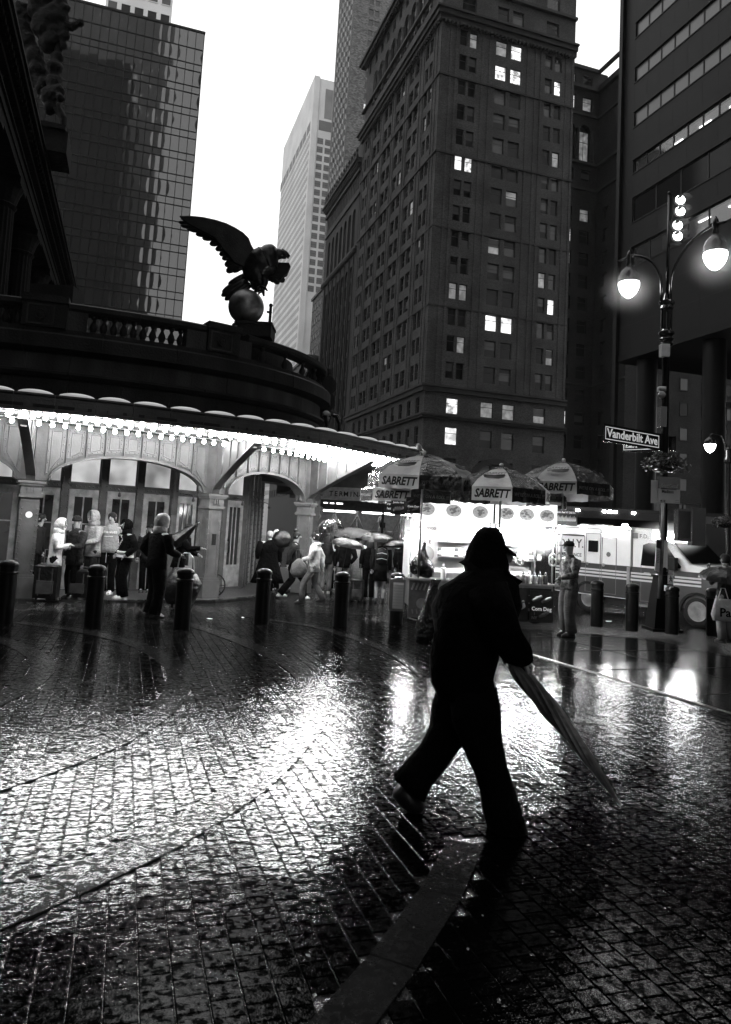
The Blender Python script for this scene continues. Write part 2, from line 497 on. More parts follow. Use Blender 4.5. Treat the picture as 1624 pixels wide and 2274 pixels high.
# pavement kerb and expansion joints
kb = MB()
def gbar(mb, a, b, w, z0, z1):
    d = (b-a); L = d.length; ang = math.atan2(d.y, d.x)
    n = max(1, int(L/1.5))
    for i in range(n):
        p = a + d*(i/n); q = a + d*((i+1)/n)
        vs = []
        for s, e in ((p, -w/2), (q, -w/2), (q, w/2), (p, w/2)):
            x = s.x - math.sin(ang)*e; y = s.y + math.cos(ang)*e
            vs.append((x, y))
        mb.add([(x, y, gz(x,y)+z0) for x, y in vs]+[(x, y, gz(x,y)+z1) for x, y in vs],
               [(4,5,6,7),(0,1,5,4),(1,2,6,5),(2,3,7,6),(3,0,4,7)])
gbar(kb, off(kA, SWW)-kdir*1.2, off(knear, SWW), .16, -.16, .004)
gbar(kb, kfar, off(kA, SWW)-kdir*1.2, .16, -.16, .004)
kb.build('kerb', M_band, pv)
jt = MB()
for k in range(-2, 9):
    p = kA + kdir*(k*1.55); gbar(jt, p, off(p, SWW-.1), .012, .001, .0035)
gbar(jt, off(kA, 1.7)-kdir*2, off(knear, 1.7), .012, .001, .0035)
jt.build('expansion_joint', M_black, pv)
eb = MB(); gbar(eb, kfar, knear, .06, -.02, .006)
eb.build('steel_edging', M_steeld, pv)

# left pavement slab under the canopy: raised with a granite kerb
lk = [gp(-330, 1336), gp(20, 1333), gp(240, 1336), gp(470, 1336), gp(560, 1328), gp(620, 1318), gp(690, 1303), gp(740, 1290)]
back = [Vector((4, 34, 0)), Vector((-20, 34, 0)), Vector((-20, 12, 0))]
mb = MB()
pts = lk + back
mb.add([(p.x, p.y, gz(p.x, p.y)+.03) for p in pts], [tuple(range(len(pts)))])
lp = mb.build('canopy_pavement', mat('wet_pavement_slab', .05, .3, var=.4, vs=2, bump=.4, bs=40, ior=1.45), kind='structure')
for a, b in zip(lk[:-1], lk[1:]):
    m2 = MB(); L = (b-a).length; n = max(1, int(round(L/.9)))
    for i in range(n):
        p = a.lerp(b, i/n + .006); q = a.lerp(b, (i+1)/n - .006)
        gbar(m2, p, q, .2, -.05, .034)
    m2.build('kerb_stone', M_band, lp)

# plaza bed sheet
plz = [Vector((-16, -3, 0)), knear + Vector((-3, -3, 0)), knear, kfar, Vector((3.2, 24, 0)), Vector((-.6, 24, 0))] + lk[::-1] + [Vector((-16, 12, 0))]
mb = MB()
mb.add([(p.x, p.y, gz(p.x, p.y)-.0062) for p in plz], [tuple(range(len(plz)))])
plaza = mb.build('plaza_ground', M_bed, kind='structure')

# granite bands: centre lines traced on the ground
def groundline(pts): return [gp(x, y) for x, y in pts]
def catmull(P, n=6):
    out = []
    for i in range(len(P)-1):
        p0 = P[max(i-1,0)]; p1 = P[i]; p2 = P[i+1]; p3 = P[min(i+2, len(P)-1)]
        for k in range(n):
            t = k/n
            out.append(.5*((2*p1)+(-p0+p2)*t+(2*p0-5*p1+4*p2-p3)*t*t+(-p0+3*p1-3*p2+p3)*t**3))
    out.append(P[-1]); return out
bands = [
 (groundline([(40,1382),(180,1401),(300,1430),(375,1468),(398,1505),(372,1566),(270,1636),(150,1686),(0,1738),(-160,1790)]), .26),
 (groundline([(330,1368),(440,1392),(560,1434),(650,1480),(697,1530),(700,1590),(640,1664),(560,1740),(470,1800),(325,1882),(150,1962),(20,2012),(-120,2075)]), .27),
 (groundline([(-100,1400),(0,1420),(70,1448),(98,1480),(70,1515),(0,1552),(-110,1600)]), .26),
 (groundline([(560,1372),(700,1392),(840,1436),(935,1492),(985,1560)]), .2),
 (groundline([(1036,1872),(1000,1945),(945,2040),(870,2140),(760,2275),(690,2360)]), .20),
]
bandseg = []
for cl, w in bands:
    P = catmull(cl, 8)
    # resample to ~0.45 m stones
    acc = [0]
    for a, b in zip(P[:-1], P[1:]): acc.append(acc[-1]+(b-a).length)
    tot = acc[-1]; n = max(2, int(tot/.5))
    def pos(s):
        for i in range(len(acc)-1):
            if acc[i+1] >= s:
                f = (s-acc[i])/max(1e-9, acc[i+1]-acc[i]); return P[i].lerp(P[i+1], f)
        return P[-1]
    for i in range(n):
        s0 = tot*i/n+.002; s1 = tot*(i+1)/n-.002
        a = pos(s0); b = pos(s1); t0 = (pos(min(tot, s0+.05))-pos(max(0, s0-.05))).normalized(); t1 = (pos(min(tot, s1+.05))-pos(max(0, s1-.05))).normalized()
        n0 = Vector((-t0.y, t0.x, 0)); n1 = Vector((-t1.y, t1.x, 0))
        q = [a-n0*w/2, b-n1*w/2, b+n1*w/2, a+n0*w/2]
        m2 = MB(); c = .006; ctr = (q[0]+q[1]+q[2]+q[3])/4
        tilt = (random.random()-.5)*.001
        lo = [(p.x, p.y, gz(p.x,p.y)-.02) for p in q]; mid = [(p.x, p.y, gz(p.x,p.y)-.001+tilt) for p in q]
        hi = [tuple(Vector((p.x, p.y, 0)).lerp(Vector((ctr.x, ctr.y, 0)), .014).xy)+(gz(p.x,p.y)+.0045+tilt,) for p in q]
        m2.add(lo+mid+hi, [(0,1,5,4),(1,2,6,5),(2,3,7,6),(3,0,4,7),(4,5,9,8),(5,6,10,9),(6,7,11,10),(7,4,8,11),(8,9,10,11)])
        m2.build('granite_slab', M_band, plaza)
        bandseg.append((a, b, w))
BS = np.array([[a.x, a.y, b.x, b.y, w] for a, b, w in bandseg])

# brick pavers laid in running bond along the street grid
pw_, pl_ = .118, .098
g = .0045
cells = []
ux, uy = GU.x, GU.y; wx, wy = GW.x, GW.y
kax, kay = kA.x, kA.y
def lkdist(x, y):
    # depth of the canopy kerb at this x (y of kerb line)
    for a, b in zip(lk[:-1], lk[1:]):
        if a.x <= x <= b.x: return a.y + (b.y-a.y)*(x-a.x)/(b.x-a.x)
    return 26.0 if x > lk[-1].x else 12.0
for i in range(-80, 130):
    w0 = i*pw_
    for j in range(2, 190):
        u0 = (j + (.5 if i % 2 else 0))*pl_
        x = ux*u0 + wx*w0; y = uy*u0 + wy*w0
        if y < 1.0 or y > 15.5: continue
        if abs(x) > .56*y + .5: continue
        if (Vector((x-kax, y-kay, 0))).dot(kn) > -.08: continue
        if y > lkdist(x, y) - .13: continue
        d = BS; px_ = x-d[:,0]; py_ = y-d[:,1]; ex = d[:,2]-d[:,0]; ey = d[:,3]-d[:,1]
        L2 = ex*ex+ey*ey; tt = np.clip((px_*ex+py_*ey)/L2, -.02, 1.02)
        dd = np.hypot(px_-tt*ex, py_-tt*ey) - d[:,4]/2
        if dd.min() < .0: continue
        cells.append((x*x+y*y, x, y))
cells.sort()
def paver_mesh(mb, x, y, tx, ty, dz, full=True):
    a = pw_/2-g/2; b = pl_/2-g/2; c = .0035
    def P(w, u, z):
        X = x + wx*w + ux*u; Y = y + wy*w + uy*u
        return (X, Y, gz(X, Y) + z + tx*w + ty*u + dz)
    vs = [P(-a,-b,-.02),P(a,-b,-.02),P(a,b,-.02),P(-a,b,-.02),P(-a,-b,-c),P(a,-b,-c),P(a,b,-c),P(-a,b,-c),
          P(-a+c,-b+c,0),P(a-c,-b+c,0),P(a-c,b-c,0),P(-a+c,b-c,0)]
    mb.add(vs, [(0,1,5,4),(1,2,6,5),(2,3,7,6),(3,0,4,7),(4,5,9,8),(5,6,10,9),(6,7,11,10),(7,4,8,11),(8,9,10,11)])
protos = []
for k in range(6):
    m2 = MB(); a = pw_/2-g/2; b = pl_/2-g/2; c = .003+.0015*random.random()
    tx = (random.random()-.5)*.03; ty = (random.random()-.5)*.03
    def P(w, u, z): return (w, u, z+tx*w+ty*u)
    vs = [P(-a,-b,-.02),P(a,-b,-.02),P(a,b,-.02),P(-a,b,-.02),P(-a,-b,-c),P(a,-b,-c),P(a,b,-c),P(-a,b,-c),
          P(-a+c,-b+c,0),P(a-c,-b+c,0),P(a-c,b-c,0),P(-a+c,b-c,0)]
    m2.add(vs, [(0,1,5,4),(1,2,6,5),(2,3,7,6),(3,0,4,7),(4,5,9,8),(5,6,10,9),(6,7,11,10),(7,4,8,11),(8,9,10,11)])
    o = m2.build('brick', M_paver, plaza); protos.append(o)
slopeM = Matrix.Rotation(-math.atan(SLOPE), 4, 'X')
near = cells[:300]; rest = cells[300:]
for k, (dd, x, y) in enumerate(near):
    o = protos[k] if k < 6 else protos[k % 6].copy()
    if k >= 6: COL.objects.link(o); o.parent = plaza
    o.matrix_local = T(x, y, gz(x, y)+(random.random()-.5)*.0015) @ slopeM @ RZ(A18 + (math.pi if random.random() < .5 else 0))
mb = MB()
for dd, x, y in rest:
    far = min(1, max(0, (math.sqrt(dd)-3)/8))
    am = .034
    paver_mesh(mb, x, y, (random.random()-.5)*am, (random.random()-.5)*am, (random.random()-.5)*.0015)
mb.build('brick_paving', M_paver, plaza, kind='stuff')

# litter and leaves scattered on the wet ground
def leaf(px, py, s, m, name, label, cat, grp=None):
    p = gp(px, py); mb = MB()
    pts = [(math.cos(a)*s*(1+.4*random.random()), math.sin(a)*s*.6*(1+.5*random.random())) for a in [k*math.pi/4 for k in range(8)]]
    n = 8
    mb.add([(x, y, .006+.012*random.random()) for x, y in pts]+[(x*.9, y*.9, .004) for x, y in pts], [tuple(range(n)), tuple(range(2*n-1, n-1, -1))]+[(i, i+n, (i+1)%n+n, (i+1)%n) for i in range(n)])
    o = mb.build(name, m); o.location = p + Vector((0, 0, .006)); o.rotation_euler = (0, 0, random.random()*6)
    tag(o, label, cat, grp); return o
# ================================================================= BUILDINGS
BURIED = -14.0
def wall_grid(mb, M, X0, X1, Z0, Z1, cols, rows, dep=.5, mi=0):
    xs = X0
    for a, b in cols:
        if a > xs: mb.box(xs, a, 0, dep, Z0, Z1, M, mi)
        zs = Z0
        for c, d in rows:
            if c > zs: mb.box(a, b, 0.004, dep, zs, c, M, mi)
            zs = d
        if Z1 > zs: mb.box(a, b, 0.004, dep, zs, Z1, M, mi)
        xs = b
    if X1 > xs: mb.box(xs, X1, 0, dep, Z0, Z1, M, mi)
_fc = {}
def frame_mesh(w, h, style, fw=.07):
    k = ('f', round(w,2), round(h,2), style)
    if k not in _fc:
        mb = MB()
        mb.box(0, fw, 0, .08, 0, h); mb.box(w-fw, w, 0, .08, 0, h)
        mb.box(fw, w-fw, 0.002, .08, 0, fw); mb.box(fw, w-fw, 0.002, .08, h-fw, h)
        if 'h' in style: mb.box(fw, w-fw, .01, .07, h*.5-.04, h*.5+.04)
        if 't' in style: mb.box(fw, w-fw, .01, .07, h*.66-.04, h*.66+.04)
        if 'v' in style: mb.box(w/2-.03, w/2+.03, .014, .07, fw, h-fw)
        if 's' in style: mb.box(-.1, w+.1, -.18, 0.0, -.14, 0.0)      # sill
        me = bpy.data.meshes.new('window'); me.from_pydata(mb.v, [], mb.f); me.materials.append(M_frame); me.update(); _fc[k] = me
    k2 = ('p', round(w,2), round(h,2))
    if k2 not in _fc:
        mb = MB(); mb.box(fw, w-fw, .045, .055, fw, h-fw)
        me = bpy.data.meshes.new('pane'); me.from_pydata(mb.v, [], mb.f); me.materials.append(M_glass); me.update(); _fc[k2] = me
    k3 = ('b', round(w,2), round(h,2))
    if k3 not in _fc:
        mb = MB(); mb.box(fw+.01, w-fw-.01, .035, .042, h*.06, h*.55)
        me = bpy.data.meshes.new('blind'); me.from_pydata(mb.v, [], mb.f); me.materials.append(M_shade); me.update(); _fc[k3] = me
    return _fc[k], _fc[k2], _fc[k3]
def windows(root, M, items, style='h', recess=.3, lit={}, blind=.3, budget=None, tilt=.006):
    """items: (x0,x1,z0,z1,key); budget [n] left for separate parts; the rest joined"""
    rest = MB(); nrest = 0
    for (a, b, c, d, key) in items:
        fm, pm, bm = frame_mesh(b-a, d-c, style)
        kind = lit.get(key)
        if kind is None:
            r = random.random(); pmz = M_glass if r < .72 else (M_glass2 if r < .93 else M_lit2)
        else: pmz = kind
        if budget is None or budget[0] > 0:
            if budget is not None: budget[0] -= 1
            f = inst('window', fm, root, M @ T(a, recess, c))
            p = inst('pane', pm, f, RX((random.random()-.5)*tilt) @ RZ((random.random()-.5)*tilt), pmz)
            if kind is None and random.random() < blind:
                inst('blind', bm, f, T(0, 0, (d-c)*random.choice([.40, .40, .0, .2])))
        else:
            nrest += 1
            q = M @ T(a, recess, c)
            for src, mi in ((fm, 0), (pm, {M_glass:1, M_glass2:2}.get(pmz, 3))):
                rest.add([v.co for v in src.vertices], [tuple(p.vertices) for p in src.polygons], q, mi)
    if nrest:
        rest.build('window_rows', [M_frame, M_glass, M_glass2, M_lit2], root, kind='stuff')
def mull_grid(mb, M, xs, zs, y0, y1, tx, tz):
    for x in xs: mb.box(x-tx, x+tx, y0, y1, zs[0], zs[-1], M)
    for z in zs: mb.box(xs[0], xs[-1], y0-.01, y1-.01, z-tz, z+tz, M)
def arch_band(mb, M, X0, X1, zb, zt, arches, y0, y1, n=10, mi=0):
    """wall between zb..zt with round-headed openings (xc, half, spring, pointed factor)"""
    xs = X0
    for xc, hw, zs_, k in arches:
        if xc-hw > xs: mb.box(xs, xc-hw, y0, y1, zb, zt, M, mi)
        pts = [(xc + hw*math.cos(math.pi*(1-i/n)), zs_ + hw*k*math.sin(math.pi*(1-i/n))) for i in range(n+1)]
        for i in range(n):
            (x0, z0), (x1, z1) = pts[i], pts[i+1]
            mb.add([(x0,y0,z0),(x1,y0,z1),(x1,y0,zt),(x0,y0,zt),(x0,y1,z0),(x1,y1,z1),(x1,y1,zt),(x0,y1,zt)],
                   [(0,1,2,3),(7,6,5,4),(0,4,5,1),(3,2,6,7)], M, mi)
        xs = xc+hw
    if X1 > xs: mb.box(xs, X1, y0, y1, zb, zt, M, mi)
MS = Matrix.Rotation(-math.pi/2, 4, 'Z')        # street face of a building whose origin is its near corner: local x runs ... see below
# building frame: origin at near street corner, local +x = W (right), local +y = U (away). West face: identity.
# street face: inward = +x(W); local X of the face = -U -> face matrix F with X=-y, Y=+x
FS = Matrix(((0, 1, 0, 0), (-1, 0, 0, 0), (0, 0, 1, 0), (0, 0, 0, 1)))   # face X -> (0,-1), face Y -> (1,0); so face coordinate x = -u_local
def bframe(name, w, u, label, cat='building', group=None, z=0):
    t = thing(name, grid(w, u, z), A18, label, cat, group); return t

# ---- the big brick office block on the corner
LW, LU = 40.23, 97.33
B = bframe('brick_office_block', LW, LU, 'tall dark brick office block with paired windows and a few lit rooms, far corner')
wcols = [(3.2,4.5),(4.9,6.2),(9.5,11.5),(12.2,14.2),(18.5,19.8),(20.3,21.6)]
wb = [77.3-4.08*i for i in range(14)]                # window sills, from just under the main cornice down
wrows = sorted([(z, z+2.5) for z in wb if z > 23])
bud = [300]
wm = MB()
wall_grid(wm, Matrix.Identity(4), 0, 24, 23.2, 80.6, wcols, wrows)
scols = []
for c, hw in ((4.6,1.55),(11,2.2),(17.5,2.2),(24,2.2),(30.4,2.2),(36.3,1.55)):
    scols += [(-c-hw, -c-.28), (-c+.28, -c+hw)]
scols.sort()
wall_grid(wm, FS, -39.5, -0.5, 23.2, 80.6, scols, wrows)
# lower storeys
lc = [(3.6,5.6),(9.3,11.4),(13.0,15.1),(18.4,20.5)]
lr = [(BURIED+16.5, BURIED+19.0),(7.0,10.4),(14.6,17.2),(19.0,21.4)]
lr = [(2.0,5.4),(9.6,12.3),(14.3,16.9),(18.95,21.3)]
wall_grid(wm, Matrix.Identity(4), 0, 24, BURIED, 23.2, lc, lr)
ls = sorted([(-c-.75, -c+.75) for c in (2.6,6.2,9.8,13.4,17,20.6,24.2,27.8,31.4,35)])
wall_grid(wm, FS, -39.5, -0.5, BURIED, 23.2, ls, lr)
# top storeys above the main cornice
tr = [(84.0, 86.2)]
tc = [(3.4,5.8),(9.6,11.6),(12.3,14.3),(18.5,20.9)]
wall_grid(wm, Matrix.Identity(4), 0, 24, 80.6, 104, tc, [(82.9,85.6),(87.9,91.0),(92.5,95.5)])
# street arcade: small windows, tall arches, small windows
ac = [-6.3-3.4*i for i in range(9)]
arow = [(-c-.9, -c+.9) for c in [-x for x in ac]]
tcs = sorted([(c-.7, c+.7) for c in ac] + [(-3.4,-2.2),(-38,-36.8)])
wall_grid(wm, FS, -39.5, -.5, 80.6, 85.2, tcs, [(82.9, 84.8)])
wm.box(-39.5, -.5, 0, .5, 85.2, 85.8, FS)
arch_band(wm, FS, -39.5, -.5, 85.8, 93.4, sorted([(c, 1.25, 91.4, 1) for c in ac]), 0, .9)
wall_grid(wm, FS, -39.5, -.5, 93.4, 97.6, tcs, [(94.4, 96.6)])
wm.box(-39.5, -.5, .9, 1.2, 85.8, 93.4, FS)
wm.box(.5, 23.5, .5, 38.9, BURIED, 103)
wm.build('wall', M_brick, B)
pl = MB()
for x in (0.15,1.5,2.5,7.0,8.3,15.1,16.6,17.6,22.3,23.5):
    pl.box(x, x+.42, -.12, 0.0, 23.2, 80.2)
for c in (1.2,2.4,6.6,8.0,13.5,14.8,20,21.3,26.5,27.8,33,34.2,38.5):
    pl.box(-c-.42, -c, -.12, 0.0, 23.2, 80.2, FS)
pl.build('pilaster_strip', M_brick, B)
def ring(mb, z0, z1, p, d=.02):
    mb.box(-p, 24.05, -p, 0.0, z0, z1); mb.box(-p, 0.0, 0.0, 39.5+p, z0, z1)
for z0, z1, p in ((80.4,81.2,.5),(81.2,81.9,.9),(81.9,82.25,1.25),(86.9,87.35,.6),(71.55,71.8,.25),(59.0,59.25,.25),(22.0,22.7,.45),(22.7,23.0,.7),(18.0,18.35,.45),(18.35,18.6,.7),(35.0,35.2,.14),(47.2,47.4,.14)):
    m2 = MB(); ring(m2, z0, z1, p); m2.build('cornice', M_trim, B)
m2 = MB()
m2.box(-1.5, 0, 0, 41, 97.6, 98.2); m2.box(-1.1, 0, 0, 40.6, 97.0, 97.6); m2.box(0, 23.9, .5, 39, 98.2, 98.4)
for k in range(60): m2.box(-1.2, -.6, .3+.65*k, .55+.65*k, 96.6, 97.0)
for k in range(58): m2.box(-.85, -.3, .3+.65*k, .5+.65*k, 79.9, 80.4)
for k in range(36): m2.box(.3+.65*k, .5+.65*k, -.85, -.3, 79.9, 80.4)
m2.build('bracket_course', M_trim, B, kind='stuff')
m2 = MB()
for c in ac + [ac[-1]-1.7]:
    for k in range(1):
        m2.lathe([(.34,85.8),(.34,86.2),(.26,86.3),(.24,90.6),(.4,91.1),(.4,91.4)], 8, FS @ T(c+1.7, .05, 0))
m2.build('arcade_column', M_trim, B)
# windows of the corner block
items = []; LIT = {}
for r, (c, d) in enumerate(reversed(wrows)):
    for k, (a, b) in enumerate(wcols): items.append((a, b, c, d, ('w', r, k)))
for k, (a, b) in enumerate(lc):
    for r, (c, d) in enumerate(lr): items.append((a, b, c, d, ('l', r, k)))
for k, (a, b) in enumerate(tc):
    for r, (c, d) in enumerate([(82.9,85.6),(87.9,91.0),(92.5,95.5)]): items.append((a, b, c, d, ('t', r, k)))
LIT.update({('w',0,2):M_lit2,('w',0,3):M_lit,('w',1,2):M_lit,('w',1,3):M_lit,('w',1,5):M_lit,('w',0,1):M_lit2,('w',5,0):M_litw,('w',5,1):M_lit,
            ('w',10,5):M_litw,('w',10,0):M_lit2,('w',10,1):M_lit2,('w',11,2):M_litw,('w',11,3):M_litw,
            ('l',3,0):M_lit,('l',3,1):M_lit2,('l',3,2):M_lit2,('l',2,0):M_litw,('w',4,0):M_glass,('w',3,0):M_glass})
windows(B, Matrix.Identity(4), items, 'ts', .28, LIT, .42, bud)
items = []
for r, (c, d) in enumerate(reversed(wrows)):
    for k, (a, b) in enumerate(scols): items.append((a, b, c, d, ('s', r, k)))
for k, (a, b) in enumerate(ls):
    for r, (c, d) in enumerate(lr): items.append((a, b, c, d, ('m', r, k)))
items.sort(key=lambda q: -q[0])
windows(B, FS, items, 'hs', .28, {}, .25, bud)
items = [(a, b, c, d, 0) for a, b in tcs for c, d in ((82.9,84.8),(94.4,96.6))] + [(c-1.2, c+1.2, 86.0, 92.4, 0) for c in ac]
windows(B, FS, items, 'v', .3, {}, 0, [0])
# wide archway at street level
m2 = MB()
for k in range(13):
    a0 = math.pi*k/13; a1 = math.pi*(k+1)/13
    m2.add([(12+4.6*math.cos(a0),-.3,8.2+4.6*math.sin(a0)),(12+4.6*math.cos(a1),-.3,8.2+4.6*math.sin(a1)),(12+3.7*math.cos(a1),-.3,8.2+3.7*math.sin(a1)),(12+3.7*math.cos(a0),-.3,8.2+3.7*math.sin(a0)),
            (12+4.6*math.cos(a0),0,8.2+4.6*math.sin(a0)),(12+4.6*math.cos(a1),0,8.2+4.6*math.sin(a1)),(12+3.7*math.cos(a1),0,8.2+3.7*math.sin(a1)),(12+3.7*math.cos(a0),0,8.2+3.7*math.sin(a0))],
           [(0,1,2,3),(4,5,1,0),(3,2,6,7)])
m2.build('archway', M_trim, B)

# ---- recessed court wing of the same block, behind the slab on the right
B2 = bframe('court_wing', LW+24.1, LU+9, 'recessed dark brick wing with a high arcade, between corner block and ribbon-window slab')
wm = MB()
cc = [(1.2,2.8),(4.3,6.2),(7.8,9.7)]
cr = sorted([(z, z+2.3) for z in [74-4.08*i for i in range(19)] if z > -3 and not 62 < z < 72])
wall_grid(wm, Matrix.Identity(4), 0, 13, BURIED, 64.0, cc, [r for r in cr if r[1] < 64], .5)
cr2 = [(65.2, 67.2)]
wall_grid(wm, Matrix.Identity(4), 0, 13, 64, 68.2, cc, cr2)
arch_band(wm, Matrix.Identity(4), 0, 13, 68.2, 77.2, [(-.2+2.2, 1.1, 74.6, 1),(5.2,1.1,74.6,1),(8.4,1.1,74.6,1)], 0, .9)
wall_grid(wm, Matrix.Identity(4), 0, 13, 77.2, 86.3, cc, [(78.4,81.0),(83.4,85.0)])
wm.box(0, 13, .95, 1.3, 68.2, 77.2); wm.box(0, 13, 1.4, 18, BURIED, 86.2)
# return wing running towards the street
wall_grid(wm, FS @ T(0,0,0) if False else Matrix(((0,1,0,11.2),(-1,0,0,0),(0,0,1,0),(0,0,0,1))), 0.0, 8.9, BURIED, 84.0, [(2,3.4),(5.4,6.8)], cr[:15])
wm.box(11.7, 14, -8.9, 0, BURIED, 84)
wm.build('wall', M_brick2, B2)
items = [(a, b, c, d, (i, j)) for i, (a, b) in enumerate(cc) for j, (c, d) in enumerate([r for r in cr if r[1] < 64] + cr2 + [(78.4,81.0),(83.4,85.0)])]
n64 = len([r for r in cr if r[1] < 64])
jl = n64 - 2
L2 = {(1, n64+1): M_litw, (0, n64+1): M_lit, (1, jl): M_lit, (0, 5): M_litw, (1, 5): M_litw, (1, n64+2): M_lit2, (1, jl-6): M_glass2}
windows(B2, Matrix.Identity(4), items, 'ts', .28, L2, .15)
windows(B2, Matrix.Identity(4), [(x-1.05, x+1.05, 68.6, 74.6, 0) for x in (2.0,5.2,8.4)], 'tv', .5, {}, 0)
for z0, z1, p in ((86.0,86.6,.5),(82.2,82.8,.7),(77.3,77.7,.3),(68.0,68.5,.6),(63.3,63.8,.4),(28,28.3,.3)):
    m2 = MB(); m2.box(-.0, 11.2, -p, 0, z0, z1); m2.box(11.2-p, 11.2, -8.9, 0-p, z0, z1); m2.build('cornice', M_trim, B2)
m2 = MB()
for x in (.6,3.6,6.8,10.0): m2.lathe([(.4,68.5),(.4,69),(.28,69.2),(.26,73.6),(.45,74.3),(.45,74.6)], 8, T(x,-.1,0))
m2.build('arcade_column', M_trim, B2)
m2 = MB(); m2.tube([(4.6,-1.0,20.5),(4.6,-1.0,33.5)], .07, 6); m2.ball((4.6,-1.0,33.6), .16, 6); m2.box(4.5,4.7,-1.0,0,24,24.15)
m2.build('flagpole', M_mgrey, B2)
# stepped set-back tower over the court
B3 = bframe('stepped_brick_tower', LW+22, LU+30, 'stepped brick tower top with banded courses, standing behind the court wing against the sky')
m2 = MB(); m2.box(0, 17.2, 0, 12, BURIED, 117.5); m2.box(0, 13.5, .8, 12, 117.5, 140); m2.box(-5, 0, -3, 12, BURIED, 150)
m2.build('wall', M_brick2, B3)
m2 = MB()
for z in (100,103.5,107,110.5,114): m2.box(-.1, 17.4, -.25, 0, z, z+.4)
m2.box(-.3, 17.7, -.5, 0, 117.2, 117.9)
for z in (121,124,127): m2.box(0, 13.7, .6, .8, z, z+.35)
m2.build('string_course', M_trim, B3)
windows(B3, Matrix.Identity(4), [(a, a+2.2, z, z+3.0, 0) for a in (2,5.5,9) for z in (107.6,120)], 'v', -.05)

# ---- arcaded bank building further along the street
BU = LU+39.6
B4 = bframe('arcaded_bank_building', LW, BU, 'sooty bank building with tall round arches and a bracketed cornice, left of the brick block')
BL = 27.0
wm = MB()
aw = [-3.6-3.3*i for i in range(7)]
wm.box(-BL, 0, 0, .8, BURIED, 6, FS)
tall = [(c-1.1, c+1.1) for c in aw]; tall.sort()
wall_grid(wm, FS, -BL, 0, 6, 54, tall, [(8, 54)], .8)
arch_band(wm, FS, -BL, 0, 54, 58.4, [(c, 1.1, 54, 1.1) for c in sorted(aw)], 0, .8)
wall_grid(wm, FS, -BL, 0, 58.4, 66.5, tall, [(59.4, 66.5)], .8)
arch_band(wm, FS, -BL, 0, 66.5, 70.0, [(c, 1.1, 66.5, 1.15) for c in sorted(aw)], 0, .8)
sm = sorted([(-1.8-1.25*i-.32, -1.8-1.25*i+.32) for i in range(20)])
wall_grid(wm, FS, -BL, 0, 70.0, 76.4, sm, [(71.4, 74.2)], .8)
wm.box(-BL, 0, 1.3, 22, BURIED, 76, FS)
# near end, west wall
wm.box(.0, 18, -.0, .6, 60, 83.0); wm.box(.8, 18, .6, 12, 76, 83)
wm.build('wall', mat('sooty_sandstone', .034, .8, var=.25, vs=.3), B4)
m2 = MB(); m2.box(-BL+.1, -.1, .85, 1.25, 6, 76, FS); m2.build('pane', M_glass, B4)
for z0, z1, p in ((58.0,58.5,.5),(69.6,70.0,.3),(74.6,75.2,.5),(76.4,76.9,.9),(76.9,77.4,1.3)):
    m2 = MB(); m2.box(-BL-.5*p, 0.0, -p, 0.0, z0, z1, FS); m2.build('cornice', M_trim, B4)
m2 = MB()
for k in range(36): m2.box(-.4-.74*k-.25, -.4-.74*k, -.7, 0, 57.2, 58.0, FS); m2.box(-.4-.74*k-.22, -.4-.74*k, -.8, 0, 75.6, 76.4, FS)
for k in range(14):
    m2.lathe([(.28,77.4),(.34,78.2),(.12,78.8),(.3,79.3),(0.02,80)], 6, FS @ T(-1-1.9*k, -.9, 0))
m2.build('bracket_course', M_trim, B4, kind='stuff')
m2 = MB()
for c in aw:
    for z in range(12, 54, 4): m2.box(c-1.1, c+1.1, .3, .8, z, z+1.1, FS)
    m2.box(c-.06, c+.06, .25, .8, 8, 68, FS)
for c in [x+1.65 for x in aw]+[aw[-1]-1.65]: m2.box(c-.16, c+.16, -.22, 0, 8, 57, FS)
m2.build('spandrel_panel', M_trim, B4)

# ---- lower stepped blocks beyond the bank
def simple_block(name, w, u, ww, uu, z1, m, label, wc=0, wr=0, sc=0, sr=0, z0w=10, wh=1.6, wwid=1.1, inset=.15, cor=True):
    t = bframe(name, w, u, label)
    q = MB(); q.box(0, ww, 0, uu, BURIED, z1); q.build('wall', m, t)
    st = MB(); fr = MB()
    for side, M, n, r_, L in (('w', Matrix.Identity(4), wc, wr, ww), ('s', Matrix(((0,1,0,0),(-1,0,0,uu),(0,0,1,0),(0,0,0,1))), sc, sr, uu)):
        for i in range(n):
            x = (i+.5)*L/n
            for j in range(r_):
                z = z0w + (z1-2.2-z0w)*j/max(1, r_-1) - wh
                fr.box(x-wwid/2-.12, x+wwid/2+.12, -.14, 0, z-.22, z, M)
                fr.box(x-wwid/2-.12, x-wwid/2, -.12, 0, z, z+wh, M); fr.box(x+wwid/2, x+wwid/2+.12, -.12, 0, z, z+wh, M)
                fr.box(x-wwid/2-.12, x+wwid/2+.12, -.14, 0, z+wh, z+wh+.15, M)
                st.box(x-wwid/2, x+wwid/2, -.04, -.01, z, z+wh, M, mi=0 if random.random() < .6 else 1)
    if st.v: st.build('pane', [M_glass, M_shade], t, kind='stuff'); fr.build('window_frame', m, t, kind='stuff')
    if cor:
        q = MB(); q.box(-.4, ww, -.4, 0, z1-.6, z1+.1); q.box(-.4, 0, 0, uu+.4, z1-.6, z1+.1); q.build('cornice', m, t)
    return t
simple_block('stepped_office_block', LW+3, BU+28, 14, 22, 62, M_midbrick, 'narrow grey office block with lit side windows, between the bank and the pale tower', 3, 12, 9, 13)
simple_block('low_corner_building', LW-1.5, BU+31, 12, 40, 42, mat('dark_shopfront_stone', .07, .7), 'low dark building with a pale cornice strip, beyond the arcaded bank', 2, 8, 12, 9)

